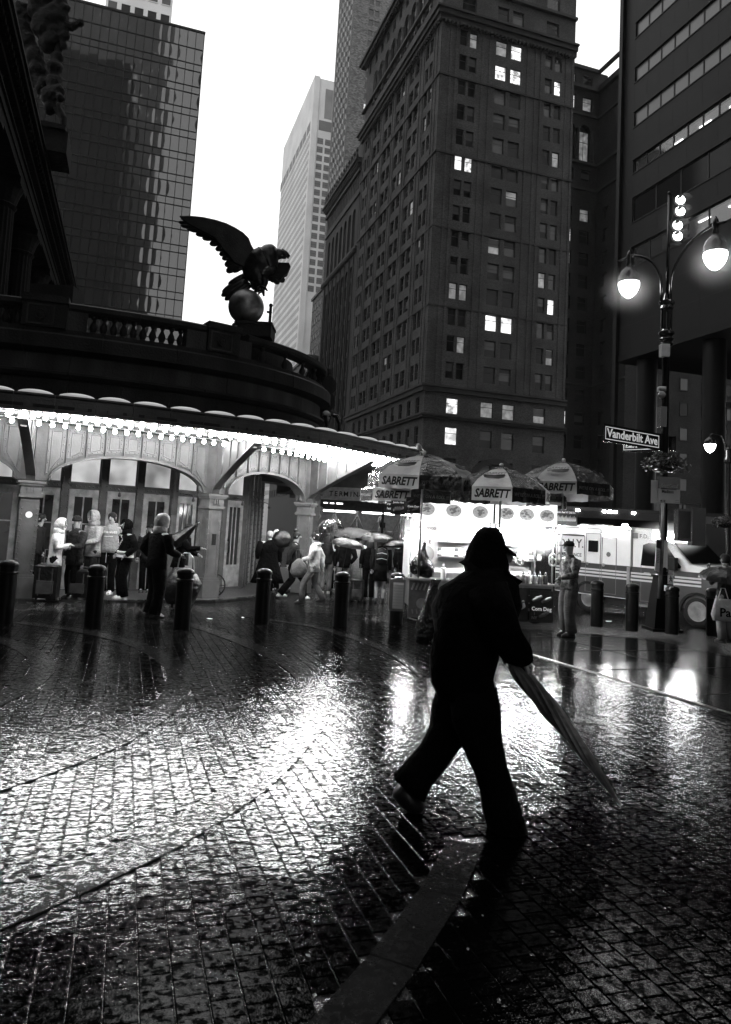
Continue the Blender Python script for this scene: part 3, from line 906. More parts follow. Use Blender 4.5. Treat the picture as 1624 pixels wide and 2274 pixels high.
# ---- slender brick skyscraper
CB = bframe('slender_brick_skyscraper', 58.2, 217.7, 'slender grey brick skyscraper with pairs of windows rising behind the arcaded bank')
q = MB()
pc = [(5.2,6.7),(7.3,8.8),(13.4,14.9),(15.5,17.0),(24,27)]
pr_ = sorted([(z, z+2.0) for z in [176-3.72*i for i in range(30)]])
wall_grid(q, Matrix.Identity(4), 0, 34, BURIED, 215, pc, pr_, .5)
q.box(.5, 34, .5, 24, BURIED, 215)
q.box(-3.6, 3.5, -3.2, -0.0, BURIED, 70); 
q.build('wall', M_midbrick, CB)
its = [(a, b, c, d, (k, j)) for j, (c, d) in enumerate(reversed(pr_)) for k, (a, b) in enumerate(pc[:4])]
LC = {(2,5):M_lit,(3,5):M_lit2,(0,5):M_lit,(1,5):M_litw,(0,10):M_litw,(1,10):M_litw}
for it in its:
    if it[4] not in LC: LC[it[4]] = M_shade
windows(CB, Matrix.Identity(4), its, 'h', .2, LC, 0, [120])
q = MB(); q2 = MB()
for k in range(7):
    x = 1.6+3.1*k
    q2.box(-x-.95, -x+.95, -.12, 0, BURIED, 212, FS)
    if k < 6:
        for z in [176-3.72*i for i in range(34)]: q.box(-x-2.1, -x-1.0, .0, .05, z+8, z+9.8, FS @ T(0,-.06,0))
q.build('pane', M_shade, CB, kind='stuff')
q2.build('pier', M_midbrick, CB)

# ---- pale tower, haze put into its colour
PB = bframe('pale_tower', 59.5, 280.3, 'tall stone tower with misty paleness put into its colour, beyond the eagle', z=0)
q = MB()
q.box(0, 40, 0, 62, BURIED, 187)
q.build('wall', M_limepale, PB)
q = MB(); q3 = MB()
for i in range(31):
    for j in range(42):
        z = 163-3.7*j
        q.box(-1.5-1.95*i-.95, -1.5-1.95*i, -.02, .0, z-2.0, z, FS @ T(0,-.03,0))
q.build('pane', M_mgrey, PB, kind='stuff')
for i in range(32): q3.box(-.9-1.95*i-.3, -.9-1.95*i+.1, -.10, 0, BURIED, 186.5, FS)
q3.build('pier', M_limepale, PB, kind='stuff')
for i in range(9):
    q = MB(); q.box(-2-7*i-5.6, -2-7*i, -.12, -.05, 164.5, 168.5, FS); q.build('louvre', M_mgrey, PB)
q = MB()
for x in (3.2, 12.2, 21.2, 30): q.box(x, x+5.6, -.1, -.02, 164.5, 168.8)
q.build('louvre', M_mgrey, PB)
for x in (0,8.8,17.8,26.8,35): 
    q = MB(); q.box(x, x+2.4, -.6, 0, BURIED, 187.4); q.build('pier', M_limepale, PB)
q = MB()
for x in (5.2, 14.2): q.box(x, x+3.2, -.1, -.02, 170, 183)
q.build('vent_panel', M_limemid, PB)
its = [(x, x+2.4, 158.5-3.72*j, 161-3.72*j, 0) for x in (3.0, 6.3, 12.0, 15.3) for j in range(18)]
windows(PB, Matrix.Identity(4), its, 'h', -.06, {0: M_mgrey}, 0, [80])

# ---- faint blocks at the end of the street
simple_block('distant_slab', 22, 520, 26, 30, 136, M_limemid, 'faint grey slab far down the street behind the eagle globe', 6, 20, 4, 20, 10, 2.2, 2.2)
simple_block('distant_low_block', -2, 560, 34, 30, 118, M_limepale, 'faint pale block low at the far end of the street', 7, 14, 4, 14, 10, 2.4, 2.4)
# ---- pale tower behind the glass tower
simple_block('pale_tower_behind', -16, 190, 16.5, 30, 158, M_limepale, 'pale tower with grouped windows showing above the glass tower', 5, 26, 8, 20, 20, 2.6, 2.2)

# ---- glass curtain wall tower
GT = bframe('glass_tower', -22.7, 112, 'dark mirror glass tower with a fine grid of mullions, left of the eagle')
gw, gs = 1.255, 3.72
ncol = 23; Wd = 5.55+22.7
ncol = int(Wd/gw); gw = Wd/ncol
q = MB(); q.box(.1, Wd-.05, .35, 30, BURIED, 78.2); q.box(Wd-.08, Wd, .0, .35, BURIED, 78.2); q.build('core', M_mull, GT)
q = MB()
zs = []
nst = 23
for j in range(nst): 
    z = 75.4-gs*j; zs += [z, z-2.55]
zs = [78.25] + zs
zs.sort()
mull_grid(q, Matrix.Identity(4), [i*gw for i in range(ncol+1)], zs, -.03, .1, .045, .06)
q.build('mullion_grid', M_mull, GT, kind='stuff')
q = MB(); q.box(-.1, Wd+.1, -.08, .3, 78.25, 78.6); q.build('coping', M_mull, GT)
panes = []
for j in range(len(zs)-1):
    for i in range(ncol): panes.append((zs[j], zs[j+1], i))
panes = [p for p in panes if p[0] > 20]
panes.sort(key=lambda p: (-(p[1]-p[0] > 1.6), -p[0], -p[2]))
pmc = {}
restp = MB()
for k, (z0, z1, i) in enumerate(panes):
    h = round(z1-z0-.1, 2)
    tx, tz = (random.random()-.5)*.012, (random.random()-.5)*.014
    if k < 300:
        if h not in pmc:
            mm = MB(); nn = 4
            # slightly pillowed glass
            vs = []; fs = []
            for a in range(nn+1):
                for b in range(nn+1):
                    u_, v_ = a/nn, b/nn
                    vs.append((u_*(gw-.09), -.004*math.sin(math.pi*u_)*math.sin(math.pi*v_)*2, v_*h))
            for a in range(nn):
                for b in range(nn): fs.append((a*(nn+1)+b, (a+1)*(nn+1)+b, (a+1)*(nn+1)+b+1, a*(nn+1)+b+1))
            mm.add(vs, fs); o = mm.build('pane', M_tower, GT, smooth=True); pmc[h] = o.data; 
            o.matrix_local = T(i*gw+.045, .05, z0+.05) @ RX(tx) @ RZ(tz)
        else:
            inst('pane', pmc[h], GT, T(i*gw+.045, .05, z0+.05) @ RX(tx) @ RZ(tz))
    else:
        restp.quad((0,0,0),(gw-.09,0,0),(gw-.09,0,h),(0,0,h), T(i*gw+.045, .05, z0+.05) @ RX(tx) @ RZ(tz))
restp.build('pane_rows', M_tower, GT, kind='stuff')

# ---- modern slab with ribbon windows on the right
RU = 53.2; RW = 40.2
RB = bframe('ribbon_window_slab', RW, RU, 'dark modern office slab with diagonal-looking ribbon windows and a lit floor, at the right edge')
RL = 46.0     # length towards the camera
def FSr(): return FS
ribs = []
def rz(px, py): return on_w(px, py, RW)[1]
rib = [(rz(1412,84), rz(1412,52)), (rz(1409,184), rz(1409,153)), (rz(1406,284), rz(1406,252)), (rz(1406,385), rz(1406,357)), (rz(1401,496), rz(1401,443)), (rz(1399,594), rz(1399,552))]
# first ribbons' left end
ul = RU - on_w(1408, 284, RW)[0]
extra = [(rib[0][0]+4.05*k, rib[0][1]+4.05*k) for k in range(1,12)]
rows = sorted([(a, b) for a, b in rib+extra])
soff = rz(1378, 803)
q = MB()
# face matrix: x from 0 (far end) increasing towards the camera
FR = FS
wall_grid(q, FR, 0, RL, soff, 140, [(ul, RL-1)], rows, .6)
q.box(.0, .45, -.35, 0, 0, 140, FR)
q.box(0, RL, 5, 30, soff, 140, FR)
q.box(0, 5, .6, 30, soff, 140, FR)
q.build('wall', M_modern, RB)
q = MB()
for k in range(1, 14): q.box(k*3.3-.015, k*3.3+.015, -.004, 0.0, soff+.5, rows[0][0]-.1, FR)
for k, (a, b) in enumerate(rows[:-1]):
    for j in range(1, 28): q.box(ul+j*1.62-.012, ul+j*1.62+.012, -.004, 0.0, b+.12, rows[k+1][0]-.12, FR)
    q.box(ul-.1, RL-1, -.05, -.0, a-.12, a-.02, FR); q.box(ul-.1, RL-1, -.05, -.0, b+.02, b+.10, FR)
for z in (soff+3.0, soff+5.6): q.box(.5, RL, -.004, 0.0, z, z+.03, FR)
q.build('panel_joint', M_mull, RB, kind='stuff')
q = MB(); q.box(.3, RL, .6, 30, soff+.0, soff+.3, FR); q.box(0, RL, -.1, .0, soff, soff+.5, FR); q.build('soffit', M_modern2, RB)
for rr, (a, b) in enumerate(rows):
    dark = abs(a-rib[4][0]) < .01
    lit = abs(a-rib[3][0]) < .01 or abs(a-rib[5][0]) < .01
    pw0 = 2.9 if dark else 1.62
    if abs(a-rib[5][0]) < .01: pw0 = 2.2
    n = int((RL-1-ul)/pw0)
    for k in range(n):
        x0 = ul+k*pw0
        fm, pm, bm = frame_mesh(pw0, b-a, '', .06)
        f = inst('window', fm, RB, FR @ T(x0, .12, a))
        if lit:
            p = inst('pane', pm, f, Matrix.Identity(4), M_thin)
        elif dark:
            inst('pane', pm, f, RX((random.random()-.5)*.01), M_glass)
        else:
            p = inst('pane', pm, f, Matrix.Identity(4), M_shade2)
    if lit:
        q = MB(); q.box(ul, RL-1, .62, 5, b+.25, b+.3, FR); q.box(ul, RL-1, .62, 5, a-.3, a-.2, FR)
        q.box(ul-.1, ul, .62, 5, a-.2, b+.25, FR); q.box(ul, RL-1, 4.9, 4.98, a-.2, b+.25, FR)
        for k in range(4): q.box(ul+5+k*7, ul+5.5+k*7, 2.5, 3.0, a-.2, b+.25, FR)
        q.build('office_interior', M_clightroom, RB)
        for k in range(7):
            if k in (3,): continue
            q = MB(); q.box(ul+3.0+k*3.1, ul+4.2+k*3.1, 1.6, 1.75, b+.17, b+.24, FR); q.build('ceiling_light', M_tubel, RB)
# ground floor columns and recessed wall
for k in range(6):
    q = MB(); q.lathe([(.85,BURIED),(.85,soff)], 20, FR @ T(2.2+7.6*k, 1.6, 0)); smooth_angle(q.build('column', M_modern2, RB))
q = MB(); q.box(14, RL, 7, 8, BURIED, soff, FR); q.box(14, 14.6, 7, 24, BURIED, soff, FR)
for k in range(5): q.box(14+6*k, 14.12+6*k, 6.94, 7, BURIED, soff, FR)
q.build('lobby_wall', M_modern2, RB)
q = MB(); q.box(15, RL, 6.2, 7, 6.4, 6.9, FR); q.build('lobby_canopy', M_modern2, RB)
for k in range(5):
    q = MB(); q.lathe([(.14,6.34),(.14,6.39)], 8, FR @ T(16+3*k, 6.6, 0)); q.build('downlight', M_tubel, RB)
for k in range(5):
    q = MB(); q.box(16+6*k, 20.5+6*k, 6.9, 6.94, BURIED, 5.4, FR); q.build('lobby_panel', M_limemid if k < 2 else M_modern2, RB)

# ---- buildings behind and beside the camera (unseen, added to block skylight and show in the glass)
simple_block('sky_block_behind', 19, -70, 60, 24, 200, M_brick2, 'unseen plain dark block added behind the viewer to block skylight', 0, 0, 0, 0)
BB = bframe('reflected_office_tower', -62, -88, 'dark office tower behind the viewer mirrored in the glass tower')
q = MB(); q.box(0, 62.5, 0, 18, BURIED, 245); q.build('wall', M_backtower, BB)
q = MB()
for i in range(19):
    for j in range(50):
        if random.random() < .05: q.box(1+3.1*i, 2.6+3.1*i, 18.02, 18.06, 4*j+2, 4*j+4)
q.build('window', M_lit, BB, kind='stuff')
simple_block('slab_corner_neighbour', 79, 108, 46, 30, 58, M_brick2, 'dark brick block seen between the columns under the ribbon-window slab', 9, 12, 0, 0, 4, 2.2, 1.7)
simple_block('sky_block_beside', -70, -62, 60, 60, 140, M_brick2, 'unseen dark block added on the terminal side behind the viewer to block skylight', 0,0,0,0)
simple_block('low_street_end', 0, 330, 38, 20, 26, M_limemid, 'low grey building closing the foot of the street behind the arcade', 8,5,0,0)
simple_block('sky_block_across', 40.2, -60, 30, 64, 150, M_brick2, 'unseen dark block added behind the viewer on the ribbon-window slab side to block skylight', 0,0,0,0)
# ================================================================= TERMINAL FRONT, TERRACE, EAGLE, CANOPY
def proj(p):
    d = Vector(p) - Vector((0, 0, HCAM))
    f = d.dot(_F); return CX + FPX*d.dot(CR)/f, CY - FPX*d.dot(CU)/f
# ---- the terminal's columned front, left of the street
G = bframe('terminal_facade', -6.3, 0, 'huge dark columned stone front with a deep cornice looming at the upper left corner')
FG = Matrix(((0,-1,0,0),(1,0,0,0),(0,0,1,0),(0,0,0,1)))
q = MB(); q.box(4, 83, 4.5, 20, BURIED, 22.9, FG); q.box(82.9, 84, 2, 20, BURIED, 20.3, FG); q.build('wall', M_gct, G)
for z0, z1, y, nm in ((20.3,20.75,1.0,'architrave'),(20.75,21.2,.92,'architrave'),(21.2,21.3,.8,'architrave'),(21.3,22.0,1.1,'frieze'),(22.0,22.25,.7,'cornice'),(22.25,22.45,.5,'cornice'),(22.5,22.75,.12,'cornice'),(22.75,22.9,0,'cornice')):
    q = MB(); q.box(4, 83-y, y, 4.5, z0, z1, FG); q.build(nm, M_gct, G)
q = MB()
for k in range(130): q.box(5+.6*k, 5.35+.6*k, .35, .7, 22.25, 22.5, FG)
q.build('dentil_course', M_gct, G, kind='stuff')
for k in range(9):
    u = 12+8.2*k
    q = MB(); prof = [(1.15,5.5),(1.15,6.2),(.98,6.5)]
    q.lathe(prof+[(.95,6.6)], 20, FG @ T(u, 2.1, 0))
    # fluted shaft
    n = 40; rg = []
    vs = []; fs = []
    for z, r in ((6.6,.92),(12,.9),(18.6,.80)):
        for i in range(n):
            a = 2*math.pi*i/n; rr = r*(1 if i % 2 else .93); vs.append((rr*math.cos(a), rr*math.sin(a), z))
    for i in range(2):
        for j in range(n): fs.append((i*n+j, i*n+(j+1)%n, (i+1)*n+(j+1)%n, (i+1)*n+j))
    q.add(vs, fs, FG @ T(u, 2.1, 0))
    q.build('column', M_gct, G)
    q = MB(); q.lathe([(.82,18.6),(.95,18.8),(.85,18.9),(1.05,19.6),(1.2,19.9)], 16, FG @ T(u, 2.1, 0)); q.box(u-1.15, u+1.15, .95, 3.2, 19.9, 20.3, FG); q.build('capital', M_gct, G)
# statue group over the cornice
u0_, z0_ = on_w(118, 372, -6.9); u0_ = 46.5
St = thing('statue_group', grid(-7.6, u0_, 22.9), A18, 'dark carved group of figures with one raised arm crowning the terminal cornice, upper left', 'statue')
Dq = grid(-7.6, u0_, 0).y
def S(px, py):      # place a point of the group in its own frame
    p = at(px, py, Dq) - Vector(St.location); return RZ(-A18).to_3x3() @ p
def blob(mb, px, py, rpx, dy=0, sc=(1,1,1)):
    c = S(px, py); c.y += 0; c = c + Vector((0, dy, 0)); r = rpx*Dq/1600
    mb.ball(c, r, 12, sc=sc)
q = MB(); a = S(145, 385); b = S(60, 235)
q.box(b.x-1, a.x, -1.2, 1.6, 0, S(145,300).z); q.box(b.x-1, a.x-.15, -1.4, 1.8, S(145,300).z, S(145,290).z); q.build('plinth', M_gct, St)
def figure(pts, name, wid=1.0):
    q = MB()
    for (x, y, r, dy) in pts: blob(q, x, y, r, dy, (1, .9, 1.15))
    o = q.build(name, M_statue, St)
    rm = o.modifiers.new('remesh', 'REMESH'); rm.mode = 'VOXEL'; rm.voxel_size = .14; rm.use_smooth_shade = True
    dp = o.modifiers.new('carve', 'DISPLACE'); tx = bpy.data.textures.new('carving', 'CLOUDS'); tx.noise_scale = .5; dp.texture = tx; dp.strength = .35
    return o
figure([(128,205,16,0),(120,180,18,0),(122,150,17,0),(126,125,14,.2),(130,105,10,.2),(132,92,8,.2),(108,215,20,0),(136,225,10,-.4),(112,240,16,0),(135,250,8,0),(139,262,6,0)], 'seated_figure')
figure([(95,60,26,0),(110,40,26,0),(125,30,22,0),(138,45,16,0),(146,60,10,0),(120,75,20,0),(105,95,20,0),(150,20,9,0),(145,80,11,0),(142,100,9,0),(85,20,26,0),(100,-10,26,0),(135,5,16,0)], 'standing_figure')
figure([(60,90,24,.3),(50,60,24,.3),(75,120,24,.3),(85,150,22,.3),(95,185,20,.3),(70,165,22,.4),(50,20,26,.4)], 'reclining_figure')
q = MB(); q.tube([S(148,56), S(160,60), S(170,54), S(176,50)], [.32,.26,.22,.18], 8); q.ball(S(178,51), .26, 8); q.tube([S(178,51), S(180,44), S(176,42)], .1, 6); q.build('raised_arm', M_statue, St)
q = MB(); q.tube([S(128,240), S(140,262), S(141,290)], [.3,.25,.2], 8); q.build('hanging_drapery', M_statue, St)

# ---- sweep helper
class Path:
    def __init__(s, pts, n=10):
        s.P = catmull([Vector((x, y, 0)) for x, y in pts], n); s.acc = [0]
        for a, b in zip(s.P[:-1], s.P[1:]): s.acc.append(s.acc[-1]+(b-a).length)
        s.L = s.acc[-1]
    def pos(s, t):
        t = min(max(t, 0), s.L)
        lo, hi = 0, len(s.acc)-1
        while hi-lo > 1:
            m = (lo+hi)//2
            if s.acc[m] <= t: lo = m
            else: hi = m
        f = (t-s.acc[lo])/max(1e-9, s.acc[hi]-s.acc[lo]); return s.P[lo].lerp(s.P[hi], f)
    def tan(s, t): return (s.pos(t+.1)-s.pos(t-.1)).normalized()
    def out(s, t):
        d = s.tan(t); return Vector((d.y, -d.x, 0))
    def at_px(s, px, z):
        best = min((abs(proj(s.pos(s.L*i/800)+Vector((0,0,z)))[0]-px), i) for i in range(801))
        return s.L*best[1]/800
def sweep(mb, path, s0, s1, prof, step=.4, mi=0):
    n = max(1, int((s1-s0)/step)); m = len(prof); vs = []; fs = []
    for i in range(n+1):
        t = s0+(s1-s0)*i/n; p = path.pos(t); o = path.out(t)
        for of, z in prof: vs.append((p.x+o.x*of, p.y+o.y*of, z))
    for i in range(n):
        for j in range(m):
            k = (j+1) % m
            fs.append((i*m+j, (i+1)*m+j, (i+1)*m+k, i*m+k))
    fs.append(tuple(range(m))); fs.append(tuple(range((n+1)*m-1, n*m-1, -1)))
    mb.add(vs, fs, None, mi)
def rect(o0, o1, z0, z1): return [(o0,z0),(o0,z1),(o1,z1),(o1,z0)][::-1]
PT = Path([(-20,18.8),(-16,19.1),(-12.5,19.45),(-9.6,20.0),(-7.6,20.65),(-5.6,21.55),(-3.95,22.75),(-2.75,24.2),(-2.05,25.7),(-1.8,27.3),(-2.2,30),(-3.2,34)])
TR = thing('terrace_wall', (0,0,0), 0, 'curved dark granite terrace wall with balustrade and pedestals, above the lit canopy', 'wall')
def pieces(path, s0, s1, prof, ln, name, m, root, gap=.006):
    n = max(1, int(round((s1-s0)/ln)))
    for i in range(n):
        q = MB(); a = s0+(s1-s0)*i/n+gap; b = s0+(s1-s0)*(i+1)/n-gap
        e = (random.random()-.5)*.014
        sweep(q, path, a, b, [(o+(e if o > -.2 else 0), z) for o, z in prof], .35); q.build(name, m, root)
L = PT.L
pieces(PT, 0, L, rect(-.9, 0, 2.9, 4.05), 1.35, 'stone_block', M_stone, TR)
pieces(PT, 0, L, rect(-.9, 0, 4.07, 5.28), 1.45, 'stone_block', M_stone, TR)
pieces(PT, 0, L, [(-.9,5.29),(0,5.29),(.12,5.33),(.2,5.42),(.16,5.5),(0,5.53),(-.9,5.53)], 1.9, 'moulding', M_stone, TR)
pieces(PT, 0, L, rect(-.9, -.03, 5.54, 6.0), 1.15, 'frieze_stone', M_stone2, TR)
pieces(PT, 0, L, [(-.9,6.01),(.02,6.01),(.14,6.06),(.34,6.12),(.34,6.5),(.28,6.56),(-.9,6.56)], 2.1, 'cornice_stone', M_stone, TR)
pieces(PT, 0, L, rect(-.5, .12, 6.57, 6.72), 2.0, 'plinth_course', M_stone, TR)
sx = lambda px: PT.at_px(px, 7.2)
peds = [(sx(54), sx(150), True), (sx(458), sx(556), True), (sx(697), sx(724), True)]
panels = [(sx(150), sx(197)), (sx(415), sx(458)), (sx(521), sx(556)), (sx(688), sx(699))]
def pedestal(a, b, boss):
    q = MB(); sweep(q, PT, a, b, rect(-.55, .22, 6.72, 7.42)); sweep(q, PT, a-.03, b+.03, rect(-.6, .3, 7.42, 7.62)); o = q.build('pedestal', M_stone, TR)
    if boss:
        m = (a+b)/2 - .1; p = PT.pos(m); n = PT.out(m)
        q2 = MB(); F = Matrix(((PT.tan(m).x, -n.x, 0, p.x+n.x*.22), (PT.tan(m).y, -n.y, 0, p.y+n.y*.22), (0,0,1,7.05), (0,0,0,1)))
        for x0, x1, z0, z1 in ((-.36,-.32,-.28,.3),(.32,.36,-.28,.3),(-.32,.32,.26,.3),(-.32,.32,-.28,-.24)): q2.box(x0, x1, -.03, 0, z0, z1, F)
        q2.build('raised_border', M_stone2, o)
        q3 = MB(); q3.ball((0,-.02,0), .13, 12, F, sc=(1,.5,1)); q3.tube([(-.13,-.04,0),(-.09,-.05,.1),(0,-.06,.14),(.09,-.05,.1),(.13,-.04,0),(.09,-.05,-.1),(0,-.06,-.14),(-.09,-.05,-.1),(-.13,-.04,0)], .025, 6, F); q3.build('rosette', M_stone, o)
pedestal(peds[0][0], peds[0][1], True); pedestal(peds[1][0], peds[1][1]-.5, True); pedestal(peds[2][0], peds[2][1], False)
for a, b in panels:
    q = MB(); sweep(q, PT, a, b, rect(-.4, .1, 6.72, 7.28)); q.build('panel_stone', M_stone2, TR)
gapr = [(sx(-200), sx(54)), (sx(150), sx(458)), (sx(545), sx(697)), (sx(724), L)]
for a, b in gapr: pieces(PT, a+.02, b-.02, [(-.42,7.28),(.1,7.28),(.16,7.34),(.16,7.47),(.08,7.52),(-.42,7.52)], 1.9, 'handrail', M_stone, TR)
bal = None
def baluster_mesh():
    q = MB(); q.lathe([(.10,0),(.10,.05),(.07,.07),(.105,.16),(.115,.22),(.09,.30),(.05,.38),(.045,.44),(.07,.46),(.07,.49),(.09,.52),(.09,.56)], 12)
    o = q.build('baluster', M_stone, TR); return smooth_angle(o, 50)
b0 = baluster_mesh(); first = True
for a, b, n in ((sx(200), sx(414), 10), (sx(560), sx(686), 9), (sx(-160), sx(50), 8), (sx(726)+.3, sx(726)+4, 10)):
    for i in range(n):
        t = a+(b-a)*(i+.5)/n; p = PT.pos(t)-PT.out(t)*.14
        o = b0 if first else b0.copy()
        if not first: COL.objects.link(o)
        first = False; o.matrix_local = T(p.x, p.y, 6.72)
# dark wall added close behind the balusters to hide the sky between them
q = MB(); sweep(q, PT, sx(530), L-.5, rect(-1.35, -1.2, 6.5, 7.62)); q.build('gap_backing', M_stone, TR)
# scroll bracket at the far corner
m = sx(724)+.4; p = PT.pos(m); n = PT.out(m)
q = MB(); F = Matrix(((n.x, -n.y, 0, p.x), (n.y, n.x, 0, p.y), (0,0,1,0), (0,0,0,1)))
q.prism([(.1,7.4),(.35,7.35),(.55,7.1),(.55,6.85),(.4,6.7),(.5,6.5),(.52,6.2),(.35,6.05),(.42,5.9),(.42,5.6),(.3,5.4),(0,5.3),(0,7.4)], -.25, .25, F)
q.build('scroll_bracket', M_stone, TR)
# terrace roof slab behind the parapet (dark, closes the view from below)
q = MB(); vs = [PT.pos(L*i/30)-PT.out(L*i/30)*.5 for i in range(31)]
q.slab([(v.x, v.y) for v in vs]+[(-20, 40)], 6.2, 6.5); q.build('terrace_floor', M_stone, TR)
# raised inner block with a pale end, left
q = MB(); a = at(66, 640, 22.5); q.box(a.x, a.x+1.2+0.2, 22.5, 23.4, 6.5, at(66,629,22.5).z); q.build('roof_box', M_stone, TR)
# thin post beside the eagle
pb = at(598, 735, 23.6); pt_ = at(598, 678, 23.6)
q = MB(); q.tube([(0,0,-.6),(0,0,pt_.z-pb.z)], .05, 8); q.ball((0,0,pt_.z-pb.z), .07, 8)
for h in (.25,.62): q.box(-.12,.05,-.05,.05,h,h+.05)
o = q.build('floodlight_post', M_iron); o.location = pb; tag(o, 'thin black post with clamps standing beside the bronze globe', 'post')

# ---- eagle on its globe
ED = 23.3
gc = at(547, 682, ED)
EG = thing('eagle_statue', (gc.x, gc.y, at(547,722,ED).z), 0, 'black cast eagle with spread wings perched on a bronze globe on the terrace pedestal', 'statue')
gz0 = EG.location.z
def E(zx, zy, dy=0):   # coordinates read off the enlarged photo of the eagle
    p = at(377+zx*.192, 468+zy*.192, ED); return Vector((p.x-gc.x, dy, p.z-gz0))
r = .585
q = MB(); q.ball((0,0,gc.z-gz0), r, 40); o = q.build('globe', M_globe, EG, smooth=True)
q = MB(); q.lathe([(.42,-.12),(.42,-.02),(.34,.02),(.36,.08),(.26,.12),(.24,.2)], 20); smooth_angle(q.build('globe_collar', M_bronze, EG))
q = MB(); a = E(815,1340); b = E(1190,1500); q.box(a.x, b.x, -.5, .5, b.z, a.z-.02); q.box(a.x-.03, b.x+.03, -.55, .55, a.z-.02, a.z+.06)
o = q.build('pedestal_block', M_stone, EG)
def feather(mb, a, b, w, dy0=0, dy1=0, th=.035):
    a = Vector(a)+Vector((0,dy0,0)); b = Vector(b)+Vector((0,dy1,0)); d = (b-a)
    L_ = d.length; d.normalize(); pz = Vector((d.z, 0, -d.x))
    rg = []; vs = []; fs = []; n = 8
    for i, (t, s) in enumerate(((0,.5),(.25,.85),(.55,1),(.8,.95),(.94,.65),(1,.2))):
        c = a+d*(L_*t)
        for k in range(n):
            an = 2*math.pi*k/n; vs.append(c+pz*(math.cos(an)*w*s)+Vector((0, math.sin(an)*th*s, 0)))
    for i in range(5):
        for k in range(n): fs.append((i*n+k, i*n+(k+1)%n, (i+1)*n+(k+1)%n, (i+1)*n+k))
    fs.append(tuple(range(n-1,-1,-1))); fs.append(tuple(range(5*n, 6*n)))
    mb.add(vs, fs)
q = MB()
top = [(150,130),(300,125),(420,133),(560,158),(680,192),(780,238),(870,292),(930,352),(960,430),(1000,500),(1040,530),(1060,640),(1000,740)]
bot = [(860,690),(760,640),(700,560),(640,500),(600,440),(540,370),(470,330),(380,290),(300,250),(200,190)]
poly = [E(*p) for p in top+bot]
vs = [(p.x, -.30+.10*(p.x), p.z) for p in poly]+[(p.x, -.16+.10*(p.x), p.z) for p in poly]
n = len(poly); q.add(vs, [tuple(range(n)), tuple(range(2*n-1, n-1, -1))]+[(i, i+n, (i+1)%n+n, (i+1)%n) for i in range(n)])
wing = q.build('near_wing', M_bronze, EG)
bv = wing.modifiers.new('b', 'BEVEL'); bv.width = .04; bv.segments = 2; bv.limit_method = 'ANGLE'
fe = [((520,230),(120,160),.10),((560,250),(150,205),.10),((600,280),(222,245),.11),((640,300),(318,300),.12),((680,330),(395,350),.12),((720,360),(480,420),.13),((760,420),(545,478),.12),
      ((800,470),(590,538),.12),((840,520),(622,588),.12),((880,560),(652,662),.14),((900,600),(672,738),.14),((930,620),(740,735),.12),((950,640),(820,700),.11),
      ((600,200),(300,190),.1),((700,250),(420,260),.1),((780,300),(520,340),.1),((850,370),(600,430),.1),((900,450),(680,530),.1),((940,520),(740,620),.1)]
for k, (a, b, w) in enumerate(fe):
    q = MB(); feather(q, E(*a), E(*b), w, -.26, -.22-.012*(k % 3), .045); q.build('feather', M_bronze, wing, smooth=True)
q = MB()
for a, b, w in (((1170,600),(1370,640),.13),((1170,620),(1345,700),.13),((1160,640),(1310,775),.13),((1150,650),(1245,800),.13),((1130,660),(1190,780),.11),((1110,650),(1140,765),.1)):
    feather(q, E(*a), E(*b), w, .3, .42, .05)
pl2 = [E(*p) for p in ((1180,600),(1230,560),(1370,565),(1388,605),(1350,690),(1270,760),(1150,720))]
vs = [(p.x, .28, p.z) for p in pl2]+[(p.x, .42, p.z) for p in pl2]; n = len(pl2)
q.add(vs, [tuple(range(n)), tuple(range(2*n-1, n-1, -1))]+[(i, i+n, (i+1)%n+n, (i+1)%n) for i in range(n)])
q.build('far_wing', M_bronze, EG)
q = MB()
for a, b, w in (((900,760),(610,950),.12),((900,800),(600,990),.12),((920,830),(640,1035),.12),((940,860),(690,1050),.12),((880,730),(680,860),.1)):
    feather(q, E(*a), E(*b), w, 0, -.02, .09)
q.build('tail', M_bronze, EG, smooth=True)
# body: one continuous skinned form from tail root to beak
def skin(name, V, Ed, Rr, m, parent=None, sub=2, rough=0.0, root=0):
    me = bpy.data.meshes.new(name); me.from_pydata([tuple(v) for v in V], Ed, []); me.update()
    o = bpy.data.objects.new(name, me); COL.objects.link(o)
    sk = o.modifiers.new('s', 'SKIN'); sk.use_smooth_shade = True
    for i, r_ in enumerate(Rr):
        d = me.skin_vertices[0].data[i]; d.radius = r_ if isinstance(r_, tuple) else (r_, r_)
        d.use_root = (i == root)
    ss = o.modifiers.new('u', 'SUBSURF'); ss.levels = sub; ss.render_levels = sub
    dg = bpy.context.evaluated_depsgraph_get(); dg.update()
    nm = bpy.data.meshes.new_from_object(o.evaluated_get(dg)); bpy.data.objects.remove(o); bpy.data.meshes.remove(me)
    nm.name = name; nm.materials.clear(); nm.materials.append(m)
    if rough:
        for v in nm.vertices:
            v.co += Vector((math.sin(v.co.z*31+v.co.x*17), math.sin(v.co.x*29+v.co.z*13), math.sin(v.co.y*27+v.co.x*11)))*rough
    nm.polygons.foreach_set('use_smooth', [True]*len(nm.polygons))
    o = bpy.data.objects.new(name, nm); COL.objects.link(o)
    if parent is not None: o.parent = parent
    return o
V = [E(900,800), E(960,700), E(1040,620), E(1120,540), E(1190,500), E(1260,490), E(1060,820), E(1060,900,-.2), E(1000,830), E(980,900,.2), E(1110,640), E(1200,600,.2)]
